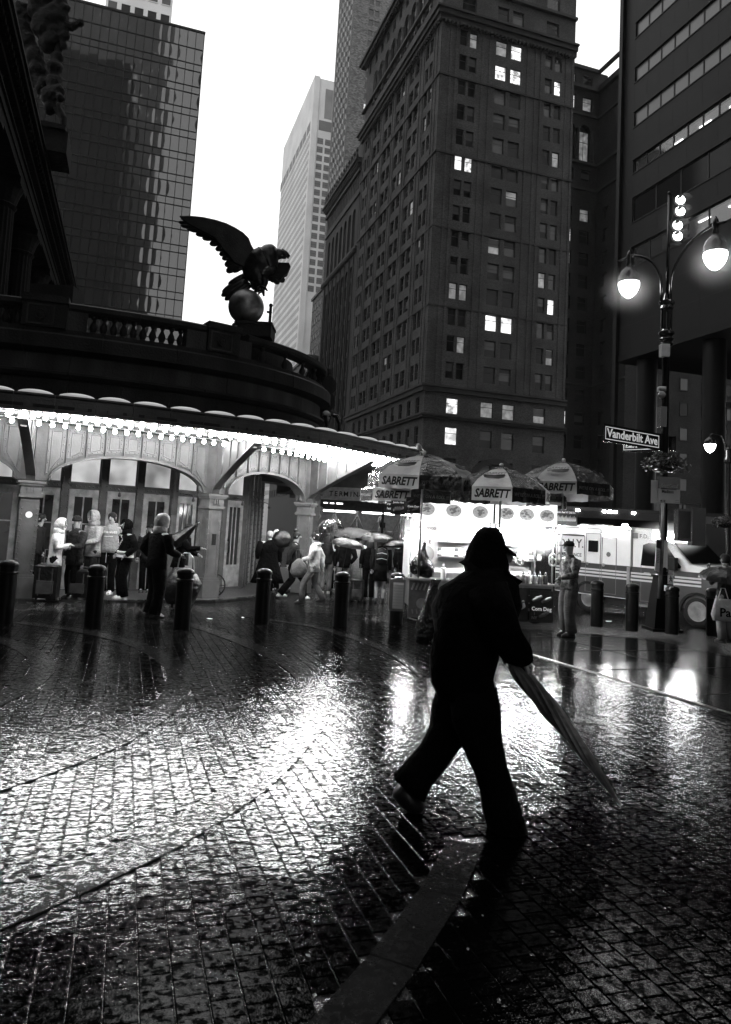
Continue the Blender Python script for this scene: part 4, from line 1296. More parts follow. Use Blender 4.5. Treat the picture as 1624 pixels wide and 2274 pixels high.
skin('body', V, [(0,1),(1,2),(2,3),(3,4),(4,5),(1,6),(6,7),(1,8),(8,9),(2,10),(10,11)], [.30,.46,.54,.46,.40,.3,.26,.15,.26,.15,.42,.34], M_bronze, EG, 2, .012, 1)
q = MB(); q.ball(E(1245,500), .22, 14, sc=(1.25,.8,.85)); q.tube([E(1290,480), E(1345,505), E(1375,530), E(1368,556)], [.15,.11,.07,.015], 8); q.tube([E(1290,520), E(1330,540), E(1350,548)], [.10,.07,.02], 8)
for k in range(5): q.tube([E(1200+10*k, 470), E(1185+4*k, 440+5*k)], [.05,.012], 5)
q.build('head', M_bronze, EG, smooth=True)
q = MB()
for dx, dy in ((0,-.2),(.08,-.25),(-.1,-.2),(-.2,.15),(-.1,.2)):
    a = E(1060,905, dy); q.tube([a, a+Vector((dx*1.4+.06,-.05,-.06)), a+Vector((dx*2+.1,-.08,-.16))], [.06,.05,.02], 6)
q.tube([E(1100,780,-.1), E(1110,850,-.2), E(1085,930,-.15), E(1095,1000,-.1)], [.13,.12,.07,.03], 8)
q.build('talon', M_bronze, EG, smooth=True)
ft = thing('eagle_finial', at(728, 940, 24.0), 0, 'small dark eagle-like finial with a pale head perched where the canopy meets the terrace wall', 'finial')
q = MB(); q.loft([(0,0,-.25,.1,.1),(0,0,-.12,.05,.05),(0,0,0,.10,.09),(-.02,0,.15,.14,.1),(-.05,0,.28,.13,.1),(-.06,0,.36,.08,.07)], 12); q.tube([(.1,0,.3),(.3,0,.25),(.42,0,0),(.38,0,-.3)], [.05,.09,.08,.03], 8); q.build('body', M_iron, ft, smooth=True)
q = MB(); q.loft([(-.05,0,.26,.14,.11),(-.06,0,.36,.13,.1),(-.07,0,.42,.05,.05)], 10); q.build('head', M_lgrey, ft, smooth=True)

# ---- lit canopy
CP = Path([(-11.2,11.45),(-8.6,12.05),(-6.5,12.6),(-5.65,12.9),(-5.0,13.13),(-4.4,13.4),(-3.8,13.75),(-3.2,14.1),(-2.6,14.43),(-2.04,14.8),(-1.53,15.2),(-1.04,15.66),(-.56,16.22),(-.05,16.92),(.51,17.65),(1.0,18.3),(1.57,18.9),(2.2,20),(2.5,21.5)], 4)
CN = thing('lit_canopy', (0,0,0), 0, 'curved entrance canopy edged with rows of glowing bare bulbs, over the waiting people', 'canopy')
COLS = [(-10.6,13.2),(-6.88,14.94),(-3.56,17.07),(-1.58,20.1),(-1.62,24.4)]
ZS, ZT = 3.37, 3.68
q = MB()
op = [CP.pos(CP.L*i/60) for i in range(61)]
q.slab([(p.x, p.y) for p in op]+[(-.5,26),(-1.62,24.4),(-1.58,20.1),(-3.56,17.07),(-6.88,14.94),(-10.6,13.2)][0:], ZS+.06, ZS+.12)
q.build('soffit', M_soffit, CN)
q = MB()
q.slab([(p.x-CP.out(CP.L*i/60).x*.1, p.y-CP.out(CP.L*i/60).y*.1) for i, p in enumerate(op)]+[(-.5,26),(-3,26),(-4,21),(-8,19),(-12,18)], ZS+.13, ZT-.04); q.build('roof_deck', M_fascia, CN)
junc = [CP.at_px(x, ZT) for x in (-140,-50,32,125,215,299,381,457,531,597,656,710,760,806,850,888,920,948)]
for a, b in zip(junc[:-1], junc[1:]):
    q = MB(); sweep(q, CP, a+.005, b-.005, [(-.06,ZS-.02),(.02,ZS-.02),(.05,ZS),(.05,ZS+.03),(0,ZS+.06),(0,ZT-.06),(.04,ZT-.03),(.04,ZT),(-.06,ZT)], .2); o = q.build('fascia_panel', M_fascia, CN)
    q = MB(); sweep(q, CP, a+.07, b-.07, rect(.001,.012,ZS+.12,ZS+.13)); sweep(q, CP, a+.07, b-.07, rect(.001,.012,ZT-.11,ZT-.10)); q.build('bead', M_fascia, o)
    m = (a+b)/2; p = CP.pos(m); t = CP.tan(m); nn = 12
    q = MB(); hl = (b-a)/2-.02
    F = Matrix(((t.x,-t.y,0,p.x),(t.y,t.x,0,p.y),(0,0,1,ZT+.01),(0,0,0,1))) @ T(0,.22,0)
    q.ball((0,0,0), 1, 20, F @ Matrix.Diagonal((hl,.26,.085,1))); q.build('skylight_lens', M_cap, CN, smooth=True)
# bulbs: three rows; each bulb with its socket
q = MB(); q.ball((0,0,-.07), .040, 10, sc=(1,1,1.15)); bulb0 = q.build('bulb', M_bulb, CN, smooth=True)
q = MB(); q.lathe([(.022,-.035),(.04,-.01),(.045,.02),(.03,.05)], 8); s0 = q.build('socket', M_white, bulb0, smooth=True)
cnt = 0
IN = Path([(-10.6,13.2),(-6.88,14.94),(-3.56,17.07),(-2.3,18.5),(-1.58,20.1),(-1.55,22),(-1.62,24.4)], 8)
def add_bulb(p):
    global cnt
    if cnt == 0: o = bulb0
    else:
        o = bulb0.copy(); COL.objects.link(o); c = s0.copy(); COL.objects.link(c); c.parent = o
    o.matrix_local = T(p.x, p.y, ZS+.02+p.z); cnt += 1
t = CP.at_px(-40, ZS)
while t < CP.L-1.2: add_bulb(CP.pos(t)-CP.out(t)*.13 + Vector((0,0,-.0))); t += .23
t = CP.at_px(-40, ZS)+.1
while t < CP.L-1.2: add_bulb(CP.pos(t)-CP.out(t)*.62 + Vector((0,0,.0))); t += .23
for off_ in (1.05, 1.5):
    t = CP.at_px(770, ZS)
    while t < CP.L-2.0: add_bulb(CP.pos(t)-CP.out(t)*off_); t += .23
# inner row hangs from the top of the arcade beam
t = 1.5
while t < IN.L-2: 
    p = IN.pos(t); o_ = IN.out(t); add_bulb(p+o_*.85 + Vector((0,0,-.02))); t += .235
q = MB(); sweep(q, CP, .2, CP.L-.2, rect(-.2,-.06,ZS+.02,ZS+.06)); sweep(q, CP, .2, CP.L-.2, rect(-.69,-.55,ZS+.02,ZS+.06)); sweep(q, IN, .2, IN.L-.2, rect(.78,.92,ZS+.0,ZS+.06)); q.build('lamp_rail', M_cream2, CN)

# ---- riveted steel arcade
AR = thing('steel_arcade', (0,0,0), 0, 'cream painted riveted steel arcade with flat arches and panelled columns under the canopy', 'arcade')
FL = lambda x, y: gz(x, y)+.03
def rivets(mb, pts, M, s=.018):
    for (x, z) in pts: mb.lathe([(s,0),(s*.8,.012),(0.002,.018)], 6, M @ T(x, 0, z) @ RX(R(90)), cap=False)
colp = None
def column_mesh(root):
    pass
CW = .175
def make_column(x, y, ang, big=True):
    M = T(x, y, 0) @ RZ(ang); z0 = FL(x, y); H = 2.16
    q = MB(); q.box(-CW, CW, -CW, CW, z0, H-.32, M); c = q.build('column', M_cream, AR)
    q = MB(); q.box(-CW-.05, CW+.05, -CW-.05, CW+.05, z0, z0+.42, M); q.box(-CW-.03, CW+.03, -CW-.03, CW+.03, z0+.42, z0+.47, M); q.build('base', M_cream, c)
    q = MB()
    for a, b, d in ((H-.32,H-.26,.05),(H-.26,H-.08,.02),(H-.08,H-.03,.06),(H-.03,H+.02,.09)): q.box(-CW-d, CW+d, -CW-d, CW+d, a, b, M)
    for k in (-.06,0,.06): q.box(k-.02, k+.02, -CW-.05, -CW-.02, H-.22, H-.1, M)
    q.build('capital', M_cream, c)
    q = MB()
    for side in (0, 1, 3):
        Ms = M @ RZ(side*math.pi/2) @ T(0,-CW,0)
        q.box(-CW+.05, -CW+.07, -.012, 0, z0+.55, H-.4, Ms); q.box(CW-.07, CW-.05, -.012, 0, z0+.55, H-.4, Ms)
        ar = [(-.1,-.012), ]
        q.box(-.10, .10, -.008, 0, z0+.6, H-.62, Ms)
        q.lathe([(.10,0),(.10,.008)], 14, Ms @ T(0,0,H-.62) @ RX(R(90)))
        rivets(q, [(-CW+.03, z0+.55+.115*k) for k in range(12)]+[(CW-.03, z0+.55+.115*k) for k in range(12)], Ms)
    q.build('riveted_trim', M_cream, c)
def seg_ang(a, b): return math.atan2(b[1]-a[1], b[0]-a[0])
for i, (x, y) in enumerate(COLS):
    a = seg_ang(COLS[max(0,i-1)], COLS[min(i+1, len(COLS)-1)])
    make_column(x, y, a)
for i in range(len(COLS)-1):
    (xa, ya), (xb, yb) = COLS[i], COLS[i+1]; an = seg_ang(COLS[i], COLS[i+1]); Ls = math.hypot(xb-xa, yb-ya)
    M = T(xa, ya, 0) @ RZ(an); hw = Ls/2-.30; sp = 2.22; kk = .62/hw
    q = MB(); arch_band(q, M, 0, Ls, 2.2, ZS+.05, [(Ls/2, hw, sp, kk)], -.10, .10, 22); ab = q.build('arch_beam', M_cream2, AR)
    # flange along the arch
    q = MB(); n = 26; prev = None
    for k in range(n+1):
        a = math.pi*(1-k/n); p = (Ls/2+hw*math.cos(a), sp+hw*kk*math.sin(a))
        if prev: q.add([(prev[0],-.2,prev[1]-.03),(p[0],-.2,p[1]-.03),(p[0],-.2,p[1]+.02),(prev[0],-.2,prev[1]+.02),(prev[0],.12,prev[1]-.03),(p[0],.12,p[1]-.03),(p[0],.12,p[1]+.02),(prev[0],.12,prev[1]+.02)], [(0,1,2,3),(7,6,5,4),(0,4,5,1),(3,2,6,7)], M)
        prev = p
    q.build('arch_flange', M_cream, ab)
    npn = 9 if Ls > 3.7 else 8
    for k in range(npn):
        x0 = .2+(Ls-.4)*k/npn+.026; x1 = .2+(Ls-.4)*(k+1)/npn-.026
        def za(x):
            u = (x-Ls/2)/hw
            return sp+hw*kk*math.sqrt(max(0,1-u*u)) if abs(u) < 1 else 2.24
        b0_, b1_ = za(x0)+.09, za(x1)+.09; t_ = ZS-.04
        if min(t_-b0_, t_-b1_) < .08: continue
        q = MB()
        q.add([(x0,-.125,b0_),(x1,-.125,b1_),(x1,-.125,t_),(x0,-.125,t_),(x0,-.1,b0_),(x1,-.1,b1_),(x1,-.1,t_),(x0,-.1,t_)], [(0,1,2,3),(0,4,5,1),(1,5,6,2),(2,6,7,3),(3,7,4,0)], M)
        i0 = .07
        c0, c1 = b0_+i0, b1_+i0
        for (p, r_) in (((x0+i0,c0),(x1-i0,c1)),((x0+i0,t_-i0),(x1-i0,t_-i0)),((x0+i0,c0),(x0+i0,t_-i0)),((x1-i0,c1),(x1-i0,t_-i0))):
            q.tube([(p[0],-.127,p[1]),(r_[0],-.127,r_[1])], .009, 4, M)
        Mr = M @ T(0,-.125,0)
        rv = [(x0+.03, b0_+(t_-b0_)*j/4+.03*(1-j/2)) for j in range(5)]+[(x1-.03, b1_+(t_-b1_)*j/4+.03*(1-j/2)) for j in range(5)]+[(x0+(x1-x0)*j/3, t_-.03) for j in (1,2)]+[(x0+(x1-x0)*j/3, b0_+(b1_-b0_)*j/3+.03) for j in (1,2)]
        rivets(q, rv, Mr, .014)
        q.build('riveted_panel', M_cream, ab)
        if k: 
            q = MB(); q.box(x0-.03, x0-.012, -.17, -.1, max(za(x0)+.03,2.3), t_+.05, M); q.build('rib', M_cream, ab)
    # curved haunch brackets against the columns
    for xs_, sgn in ((.24, 1), (Ls-.24, -1)):
        q = MB(); q.tube([(xs_+sgn*.02,-.05,2.2),(xs_+sgn*.10,-.05,2.26),(xs_+sgn*.10,-.05,2.36),(xs_+sgn*.02,-.05,2.42)], .035, 6, M); q.build('haunch', M_cream, ab)
# cantilever brackets from the columns out to the canopy edge
for i, px in ((1, 46), (2, 590), (3, 852)):
    x, y = COLS[i]; t = CP.at_px(px, ZS); e = CP.pos(t)-CP.out(t)*.1
    an = math.atan2(e.y-y, e.x-x); Lb = math.hypot(e.x-x, e.y-y); M = T(x, y, 0) @ RZ(an)
    pts = [(.15,2.18),(.22,2.32),(.4,2.44),(Lb*.5,2.84),(Lb-.25,3.26)]
    q = MB(); top_ = [(Lb-.2,ZS+.03),(.15,ZS+.03)]
    q.prism(pts+top_, -.015, .015, M); br = q.build('cantilever_bracket', M_cream, AR)
    q = MB()
    for a, b in zip(pts[:-1], pts[1:]):
        q.add([(a[0],-.09,a[1]-.03),(b[0],-.09,b[1]-.03),(b[0],-.09,b[1]+.02),(a[0],-.09,a[1]+.02),(a[0],.09,a[1]-.03),(b[0],.09,b[1]-.03),(b[0],.09,b[1]+.02),(a[0],.09,a[1]+.02)], [(0,3,2,1),(4,5,6,7),(0,1,5,4),(3,7,6,2),(0,4,7,3),(1,2,6,5)], M)
    q.build('lower_flange', M_fascia, br)
    q = MB()
    k = .55
    while k < Lb-.3:
        zb = 2.42+.86*k/Lb; q.box(k-.012, k+.012, -.05, .05, min(zb+.0, ZS-.1), ZS+.03, M); k += .42
    q.build('web_rib', M_cream, br)
o = MB(); o.lathe([(.065,0),(.065,.004)], 20, T(0,0,0) @ RX(R(90)))
a1 = seg_ang(COLS[0], COLS[2]); st = o.build('round_sticker', M_white, [c for c in bpy.data.objects if c.parent == AR and c.name.startswith('column')][1])
st.matrix_local = T(*COLS[1], 0) @ RZ(a1) @ T(0,-CW-.02,at(48,1142,14.7).z)
# dark call plate on the second column
q = MB(); q.box(-.05,.05,-.02,0,-.13,.13); 
for k in range(6): q.box(-.02,.02,-.03,-.02,-.1+.035*k,-.085+.035*k)
o = q.build('intercom_plate', M_black); o.location = Vector((COLS[2][0],COLS[2][1],at(460,1197,17).z)) ; o.rotation_euler = (0,0,seg_ang(COLS[1],COLS[3])); o.location += RZ(seg_ang(COLS[1],COLS[3])).to_3x3() @ Vector((0,-CW-.012,0)); tag(o, 'small dark intercom plate fixed to the cream column beside the furled umbrella', 'intercom')

# ---- entrance wall with doors, behind the arcade
EW = thing('entrance_wall', (0,0,0), 0, 'timber and steel entrance front with glazed doors and lit fanlights, inside the arcade', 'entrance')
inner = []
for i, (x, y) in enumerate(COLS):
    a = seg_ang(COLS[max(0,i-1)], COLS[min(i+1, len(COLS)-1)]); inner.append((x-math.sin(a)*1.75, y+math.cos(a)*1.75))
M_fan = litmat('lit_fanlight_glass', .15, .6, 1.6)
M_doorglass = mat('door_glass', .02, .08, var=.5, vs=2)
for i in range(len(inner)-1):
    (xa, ya), (xb, yb) = inner[i], inner[i+1]; an = seg_ang(inner[i], inner[i+1]); Ls = math.hypot(xb-xa, yb-ya); M = T(xa, ya, 0) @ RZ(an); z0 = FL(xa, ya+.5)
    n = 4 if Ls > 3 else 3
    bw_ = Ls/n
    q = MB(); q.box(0, Ls, .02, .14, 2.14, 2.26, M); q.box(0, Ls, 0, .16, 3.0, ZS+.06, M); q.box(0, Ls, 0.0, .12, z0-.1, z0+.02, M)
    for k in range(n+1): q.box(bw_*k-.09, bw_*k+.09, -.02, .16, z0, 3.1, M)
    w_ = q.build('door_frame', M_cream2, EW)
    q = MB()
    for k in range(n+1): rivets(q, [(bw_*k-.07, z0+.1+.14*j) for j in range(20)]+[(bw_*k+.07, z0+.1+.14*j) for j in range(20)], M @ T(0,-.02,0))
    rivets(q, [(.1*j, 2.2) for j in range(int(Ls/.1))], M @ T(0,.02,0))
    q.build('rivet_line', M_cream2, w_, kind='stuff')
    for k in range(n):
        x0 = bw_*k+.09; x1 = bw_*(k+1)-.09
        q = MB(); q.box(x0+.03, x1-.03, .07, .08, 2.29, 2.97, M); pn = q.build('fanlight_pane', M_fan, EW)
        q = MB(); q.box(x0, x1, .05, .1, 2.26, 2.30, M); q.box(x0, x1, .05, .1, 2.96, 3.0, M); q.build('fanlight_frame', M_fascia, pn)
        # door leaf
        wd = x1-x0; D = MB()
        D.box(x0+.01, x0+.14, .03, .09, z0+.02, 2.13, M); D.box(x1-.14, x1-.01, .03, .09, z0+.02, 2.13, M)
        D.box(x0+.14, x1-.14, .034, .09, 1.95, 2.13, M); D.box(x0+.14, x1-.14, .034, .09, z0+.02, z0+.62, M)
        if i == 1 or i == 0:
            D.box((x0+x1)/2-.015, (x0+x1)/2+.015, .04, .08, z0+.62, 1.95, M); D.box(x0+.14, x1-.14, .042, .08, 1.3, 1.33, M)
        else:
            for f in (.33,.66): D.box(x0+.14+(wd-.28)*f-.015, x0+.14+(wd-.28)*f+.015, .04, .08, z0+.62, 1.95, M)
        dr = D.build('door', M_wood, EW)
        q = MB(); q.box(x0+.14, x1-.14, .055, .062, z0+.62, 1.95, M); q.build('door_pane', M_doorglass, dr)
        q = MB(); q.tube([(x0+.1,.02,.7),(x0+.1,-.02,.7),(x0+.1,-.02,1.0),(x0+.1,.02,1.0)], .012, 6, M); q.build('handle', M_steel, dr)
        if k % 2 == 0:
            q = MB(); q.tube([(x0+.2,.0,2.16),(x0+.2,-.18,2.2),(x0+.2,-.34,2.16),(x0+.2,-.38,2.08)], .012, 6, M); q.lathe([(.03,2.0),(.045,2.04),(.03,2.09)], 8, M @ T(x0+.2,-.38,0)); q.build('wall_light', M_fascia, EW)
# dark lobby behind, closing the arcade
q = MB(); 
for i in range(len(inner)-1):
    (xa, ya), (xb, yb) = inner[i], inner[i+1]; an = seg_ang(inner[i], inner[i+1]); Ls = math.hypot(xb-xa, yb-ya); M = T(xa, ya, 0) @ RZ(an)
    q.box(-.1, Ls+.1, .5, .6, -.4, ZS, M)
q.build('lobby_wall', M_dgrey, EW)

# ---- far lintel with lettering, sidewalk shed with strip lights, scaffolding
LD = 33.0
lz0, lz1 = at(755,1107,LD).z, at(755,1087,LD).z
LT = thing('lettered_lintel', (0,0,0), 0, 'pale stone lintel lettered for the terminal, seen past the arcade beyond the crowd', 'lintel')
lp_ = Path([(atx(640,LD+1.0),LD+1.0),(atx(755,LD),LD),(atx(860,LD-.2),LD-.2),(atx(960,LD+.2),LD+.2)])
q = MB(); sweep(q, lp_, 0, lp_.L, rect(-.6,0,lz0,lz1)); sweep(q, lp_, 0, lp_.L, rect(-.6,.08,lz1,lz1+.1)); sweep(q, lp_, 0, lp_.L, rect(-.6,.08,lz0-.06,lz0)); q.build('stone_band', M_lgrey, LT)
q = MB(); sweep(q, lp_, 0, lp_.L, rect(-.6,-.1,lz1+.1,lz1+2.2)); q.build('upper_wall', M_fascia, LT)
s = 'GRAND CENTRAL TERMINAL'; hl = (lz1-lz0)*.62
ps0 = lp_.at_px(566, lz0); 
for k, ch in enumerate(s):
    if ch == ' ': continue
    t = lp_.at_px(812-11.0*(len(s)-1-k), lz0); p = lp_.pos(t); n_ = lp_.out(t); an = math.atan2(lp_.tan(t).y, lp_.tan(t).x)
    if t > .05: text(ch, hl*1.25, M_black, LT, T(p.x+n_.x*.004, p.y+n_.y*.004, (lz0+lz1)/2) @ RZ(an), .004, .004)
SH = thing('sidewalk_shed', (0,0,0), 0, 'dark sidewalk shed with strip lights above cross-braced scaffolding, behind the crowd', 'scaffolding')
SD = 38.0
x0, x1 = atx(690,SD), atx(960,SD); zl = at(790,1139,SD).z; zt = at(790,1112,SD).z; zb = gz(0,SD)
q = MB(); q.box(x0, x1, SD, SD+2.4, zl+.12, zt); q.build('shed_deck', M_dgrey, SH)
k = 0; x = x0+.6
while x < x1:
    q = MB(); q.box(x, x+1.7, SD+.1, SD+.2, zl, zl+.09); q.build('strip_light', M_tubel, SH); x += 2.05
q = MB(); x = x0; 
while x < x1:
    for yy in (SD+.1, SD+2.3):
        q = MB(); q.tube([(x,yy,zb),(x,yy,zl+.1)], .035, 5); q.build('scaffold_post', M_steeld, SH)
    x += 1.2
q = MB(); x = x0
while x < x1-1:
    for y in (SD+.1, SD+2.3):
        q.tube([(x,y,zb+.3),(x+1.2,y,zl-.1)], .022, 4); q.tube([(x,y,zl-.1),(x+1.2,y,zb+.3)], .022, 4); q.tube([(x,y,zl-.9),(x+1.2,y,zl-.9)], .022, 4)
    x += 1.2
q.build('cross_brace', M_steeld, SH)
q = MB(); x = x0; 
while x < x1:
    q.box(x+.02, x+1.18, SD+2.7, SD+2.75, zb, zl+.1); x += 1.2
q.build('hoarding_board', M_lgrey, SH)
q = MB()
for k in range(3): q.box(atx(716+14*k,SD), atx(724+14*k+(6 if k == 2 else 0),SD), SD-.02, SD, at(730,1118,SD).z, at(730,1116,SD).z)
q.build('led_display', M_tubel, SH)
# ================================================================= PEOPLE
def wob(mb, amp, i0=0, f=1.0):
    for i in range(i0, len(mb.v)):
        x, y, z = mb.v[i]
        mb.v[i] = (x+amp*math.sin(z*23*f+y*31*f), y+amp*math.sin(z*19*f+x*27*f+1), z+amp*.5*math.sin(x*25*f+y*17*f))
ARM = {'down': ((.05,-.02,-.29),(.06,.04,-.54)), 'pocket': ((.11,-.09,-.27),(.02,.09,-.44)), 'phone': ((.03,.02,-.29),(-.10,.25,-.24)),
       'up': ((.06,.10,-.24),(.02,.20,.0)), 'swingf': ((.04,.12,-.27),(.03,.30,-.42)), 'swingb': ((.06,-.14,-.26),(.06,-.17,-.52)),
       'hold': ((.05,.06,-.28),(-.02,.28,-.34)), 'cross': ((.05,.03,-.28),(-.16,.17,-.28)), 'reach': ((.08,.18,-.2),(.05,.42,-.18))}
def person(foot, h, face, label, top, bot, shoe=None, head='hair', hairm=None, hem=.86, arms=('down','down'), stride=0.0, wide=1.0, legw=1.0,
           group=None, lean=0.0, hoodm=None, sub=True, flare=0.0, skirt=False, turn=0.0, facefeat=False, topmat2=None):
    s = h/1.75
    t = thing('person', foot, face, label, 'person', group)
    sh = .19*wide; hipx = .10
    ly = lean
    def hd(z): return ly*(z-.9)
    shz = 1.43
    kf, kb = stride*.5, -stride*.5
    J = {}
    J['pel'] = (0,0,.95); J['wai'] = (0,hd(1.1),1.10); J['che'] = (0,hd(1.32),1.32); J['nek'] = (0,hd(1.5)+.01,1.49)
    J['hl'] = (0,hd(1.55)+.03,1.56); J['hc'] = (0,hd(1.64)+.03,1.65); J['ht'] = (0,hd(1.7)+.02,1.72)
    bz = 1.0-.05*abs(stride)
    legs = []
    for sx_, yo in ((-1, kf), (1, kb)):
        hip = Vector((sx_*hipx, 0, .90)); ank = Vector((sx_*.09, yo, .09 + (.10*stride if yo < 0 else 0)))
        kn = hip.lerp(ank, .5)+Vector((0, .05+.12*abs(stride), 0))
        legs.append((hip, kn, ank))
    am = []
    for sx_, pose in ((-1, arms[0]), (1, arms[1])):
        e, w = ARM[pose] if isinstance(pose, str) else pose
        S0 = Vector((sx_*sh, hd(shz), shz)); Ee = S0+Vector((sx_*e[0], e[1], e[2])); Ww = S0+Vector((sx_*w[0], w[1], w[2]))
        am.append((S0, Ee, Ww))
    V = [J['pel'],J['wai'],J['che'],J['nek'],J['hl'],J['hc'],J['ht']]; Ed = [(0,1),(1,2),(2,3),(3,4),(4,5),(5,6)]
    Rr = [(.15,.10),(.12,.09),(.15,.10),.055,(.062,.075),(.078,.095),(.055,.07)]
    for hip, kn, ank in legs:
        b = len(V); V += [hip, kn, ank, ank+Vector((0,.12,-.04))]; Ed += [(0,b),(b,b+1),(b+1,b+2),(b+2,b+3)]; Rr += [.085,.055,.04,.035]
    for S0, Ee, Ww in am:
        b = len(V); d = (Ww-Ee).normalized(); V += [S0, Ee, Ww, Ww+d*.06]; Ed += [(2,b),(b,b+1),(b+1,b+2),(b+2,b+3)]; Rr += [.055,.04,.027,(.036,.02)]
    V = [Vector(v)*s for v in V]; Rr = [(r_[0]*s, r_[1]*s) if isinstance(r_, tuple) else r_*s for r_ in Rr]
    body = skin('body', V, Ed, Rr, M_skin, t, 2, 0, 0)
    q = MB()
    for S0, Ee, Ww in am:
        d = (Ww-Ee).normalized(); c = Ww+d*.085; sd = d.cross(Vector((0,0,1)) if abs(d.z) < .8 else Vector((0,1,0))).normalized(); up = sd.cross(d)
        for k in range(4):
            p0 = (c+sd*(.026-.017*k)-d*.02); ln = (.07,.078,.072,.058)[k]
            q.tube([p0*s, (p0+d*ln*.5-up*.006)*s, (p0+d*ln*.85-up*.03)*s], [.009*s,.008*s,.006*s], 5)
        p0 = Ww+d*.03+sd*.03; q.tube([p0*s, (p0+sd*.022+d*.03)*s, (p0+sd*.024+d*.055-up*.02)*s], [.011*s,.009*s,.007*s], 5)
    me = body.data
    mb = MB(); mb.add([v.co for v in me.vertices], [tuple(p.vertices) for p in me.polygons]); mb.v += []; b = len(mb.v)
    mb.add(q.v, q.f)
    # nose and ears as part of the body
    hc = Vector(J['hc'])*s
    mb.tube([hc+Vector((0,.085,.015))*s, hc+Vector((0,.115,-.02))*s, hc+Vector((0,.10,-.035))*s], [.008*s,.016*s,.014*s], 6)
    for k in (-1,1): mb.ball(hc+Vector((.083*k,0,-.01))*s, .03*s, 6, sc=(.35,.7,1))
    bpy.data.objects.remove(body); body = mb.build('body', M_skin, t, smooth=True)
    q = MB()
    for k in (-1,1):
        q.ball(hc+Vector((.034*k,.088,.012))*s, .011*s, 6, sc=(1.3,.6,.7)); q.tube([hc+Vector((.018*k,.098,.032))*s, hc+Vector((.052*k,.086,.03))*s], .006*s, 4)
    q.tube([hc+Vector((-.024,.088,-.062))*s, hc+Vector((0,.096,-.062))*s, hc+Vector((.024,.088,-.062))*s], .007*s, 4)
    q.build('eyes_brows_mouth', M_hair, t)
    # trousers or skirt
    q = MB()
    if bot is not None:
        for (hip, kn, ank), sx_ in zip(legs, (-1, 1)):
            lw = legw
            q.tube([v*s for v in (hip+Vector((-sx_*.02,0,.08)), hip, hip.lerp(kn,.5), kn, kn.lerp(ank,.55), ank+Vector((0,-.01,-.02)))], [r_*s for r_ in (.10,.108*(.6+.4*lw),.09*lw,.076*lw,.075*lw,.078*lw)], 12)
        q.loft([(0,0,.84*s,.17*s,.11*s),(0,0,.93*s,.175*s,.125*s),(0,hd(1.05)*s,1.05*s,.155*s,.11*s)], 16)
        if skirt: q = MB(); q.loft([(0,0,.58*s,.2*s,.15*s),(0,0,.8*s,.185*s,.14*s),(0,0,1.02*s,.15*s,.11*s)], 20)
        wob(q, .006*s); q.build('skirt' if skirt else 'trousers', bot, t, smooth=True)
    # shoes
    for hip, kn, ank in legs:
        q = MB(); a = ank*s; q.loft([(a.x,a.y+.045*s,max(0,a.z-.09*s),.048*s,.14*s),(a.x,a.y+.045*s,a.z-.055*s,.05*s,.145*s),(a.x,a.y+.03*s,a.z-.02*s,.045*s,.10*s),(a.x,a.y-.02*s,a.z+.03*s,.045*s,.055*s)], 14)
        q.build('shoe', shoe or M_shoe, t, smooth=True)
    # top garment
    q = MB(); w_ = wide
    rg = [(0, 0, hem*s, (.20*w_+flare)*s, (.15+flare*.7)*s)]
    if hem < .8: rg.append((0, 0, (hem+.95)/2*s, (.19*w_+flare*.5)*s, (.145+flare*.35)*s))
    rg += [(0, hd(1.0)*s, 1.0*s, .18*w_*s, .135*s), (0, hd(1.15)*s, 1.15*s, .18*w_*s, .13*s), (0, hd(1.32)*s, 1.32*s, .205*w_*s, .135*s), (0, hd(1.42)*s, 1.42*s, .19*w_*s, .115*s), (0, hd(1.48)*s, 1.475*s, .10*s, .085*s), (0, hd(1.5)*s, 1.51*s, .068*s, .07*s)]
    q.loft(rg, 22)
    for S0, Ee, Ww in am:
        q.tube([v*s for v in (S0+Vector((0,0,.0)), S0.lerp(Ee,.5), Ee, Ee.lerp(Ww,.5), Ww)], [r_*s*(.8+.2*w_) for r_ in (.085,.078,.068,.06,.048)], 12)
    wob(q, .010*s)
    g_ = q.build('jacket', top, t, smooth=True)
    hc = Vector(J['hc'])*s
    hm = hairm or M_hair
    q = MB()
    if head in ('hood', 'beanie', 'cap', 'hair', 'bun', 'long', 'grey'):
        pass
    if head == 'hood':
        vs = []; fs = []; na, nb = 14, 9
        for i in range(nb+1):
            th = math.pi*(.30+.70*i/nb)          # from opening rim to the back
            for k in range(na):
                a = 2*math.pi*k/na; r0 = .135
                vs.append(hc+Vector((math.sin(th)*math.cos(a)*r0*.95, -math.cos(th)*-.145 if False else math.cos(th)*.15-.0, math.sin(th)*math.sin(a)*r0*1.12+ (.0)))*s)
        for i in range(nb):
            for k in range(na): fs.append((i*na+k, i*na+(k+1)%na, (i+1)*na+(k+1)%na, (i+1)*na+k))
        q.add(vs, fs); q.loft([(0,hc.y/s-.01 if False else hd(1.45),1.44*s,.13*s,.12*s),(0,hd(1.5)*s,1.52*s,.12*s,.115*s),(0,hd(1.55)*s,1.57*s,.10*s,.11*s)], 14, cap=False)
        wob(q, .006*s); o = q.build('hood', hoodm or top, t, smooth=True)
        sd = o.modifiers.new('t', 'SOLIDIFY'); sd.thickness = .015*s
    elif head == 'beanie':
        q.loft([(0,hc.y,hc.z+.0*s,.092*s,.105*s),(0,hc.y,hc.z+.05*s,.093*s,.107*s),(0,hc.y,hc.z+.10*s,.072*s,.085*s),(0,hc.y,hc.z+.13*s,.03*s,.035*s)], 14); q.build('beanie', hoodm or M_cdark, t, smooth=True)
    elif head == 'cap':
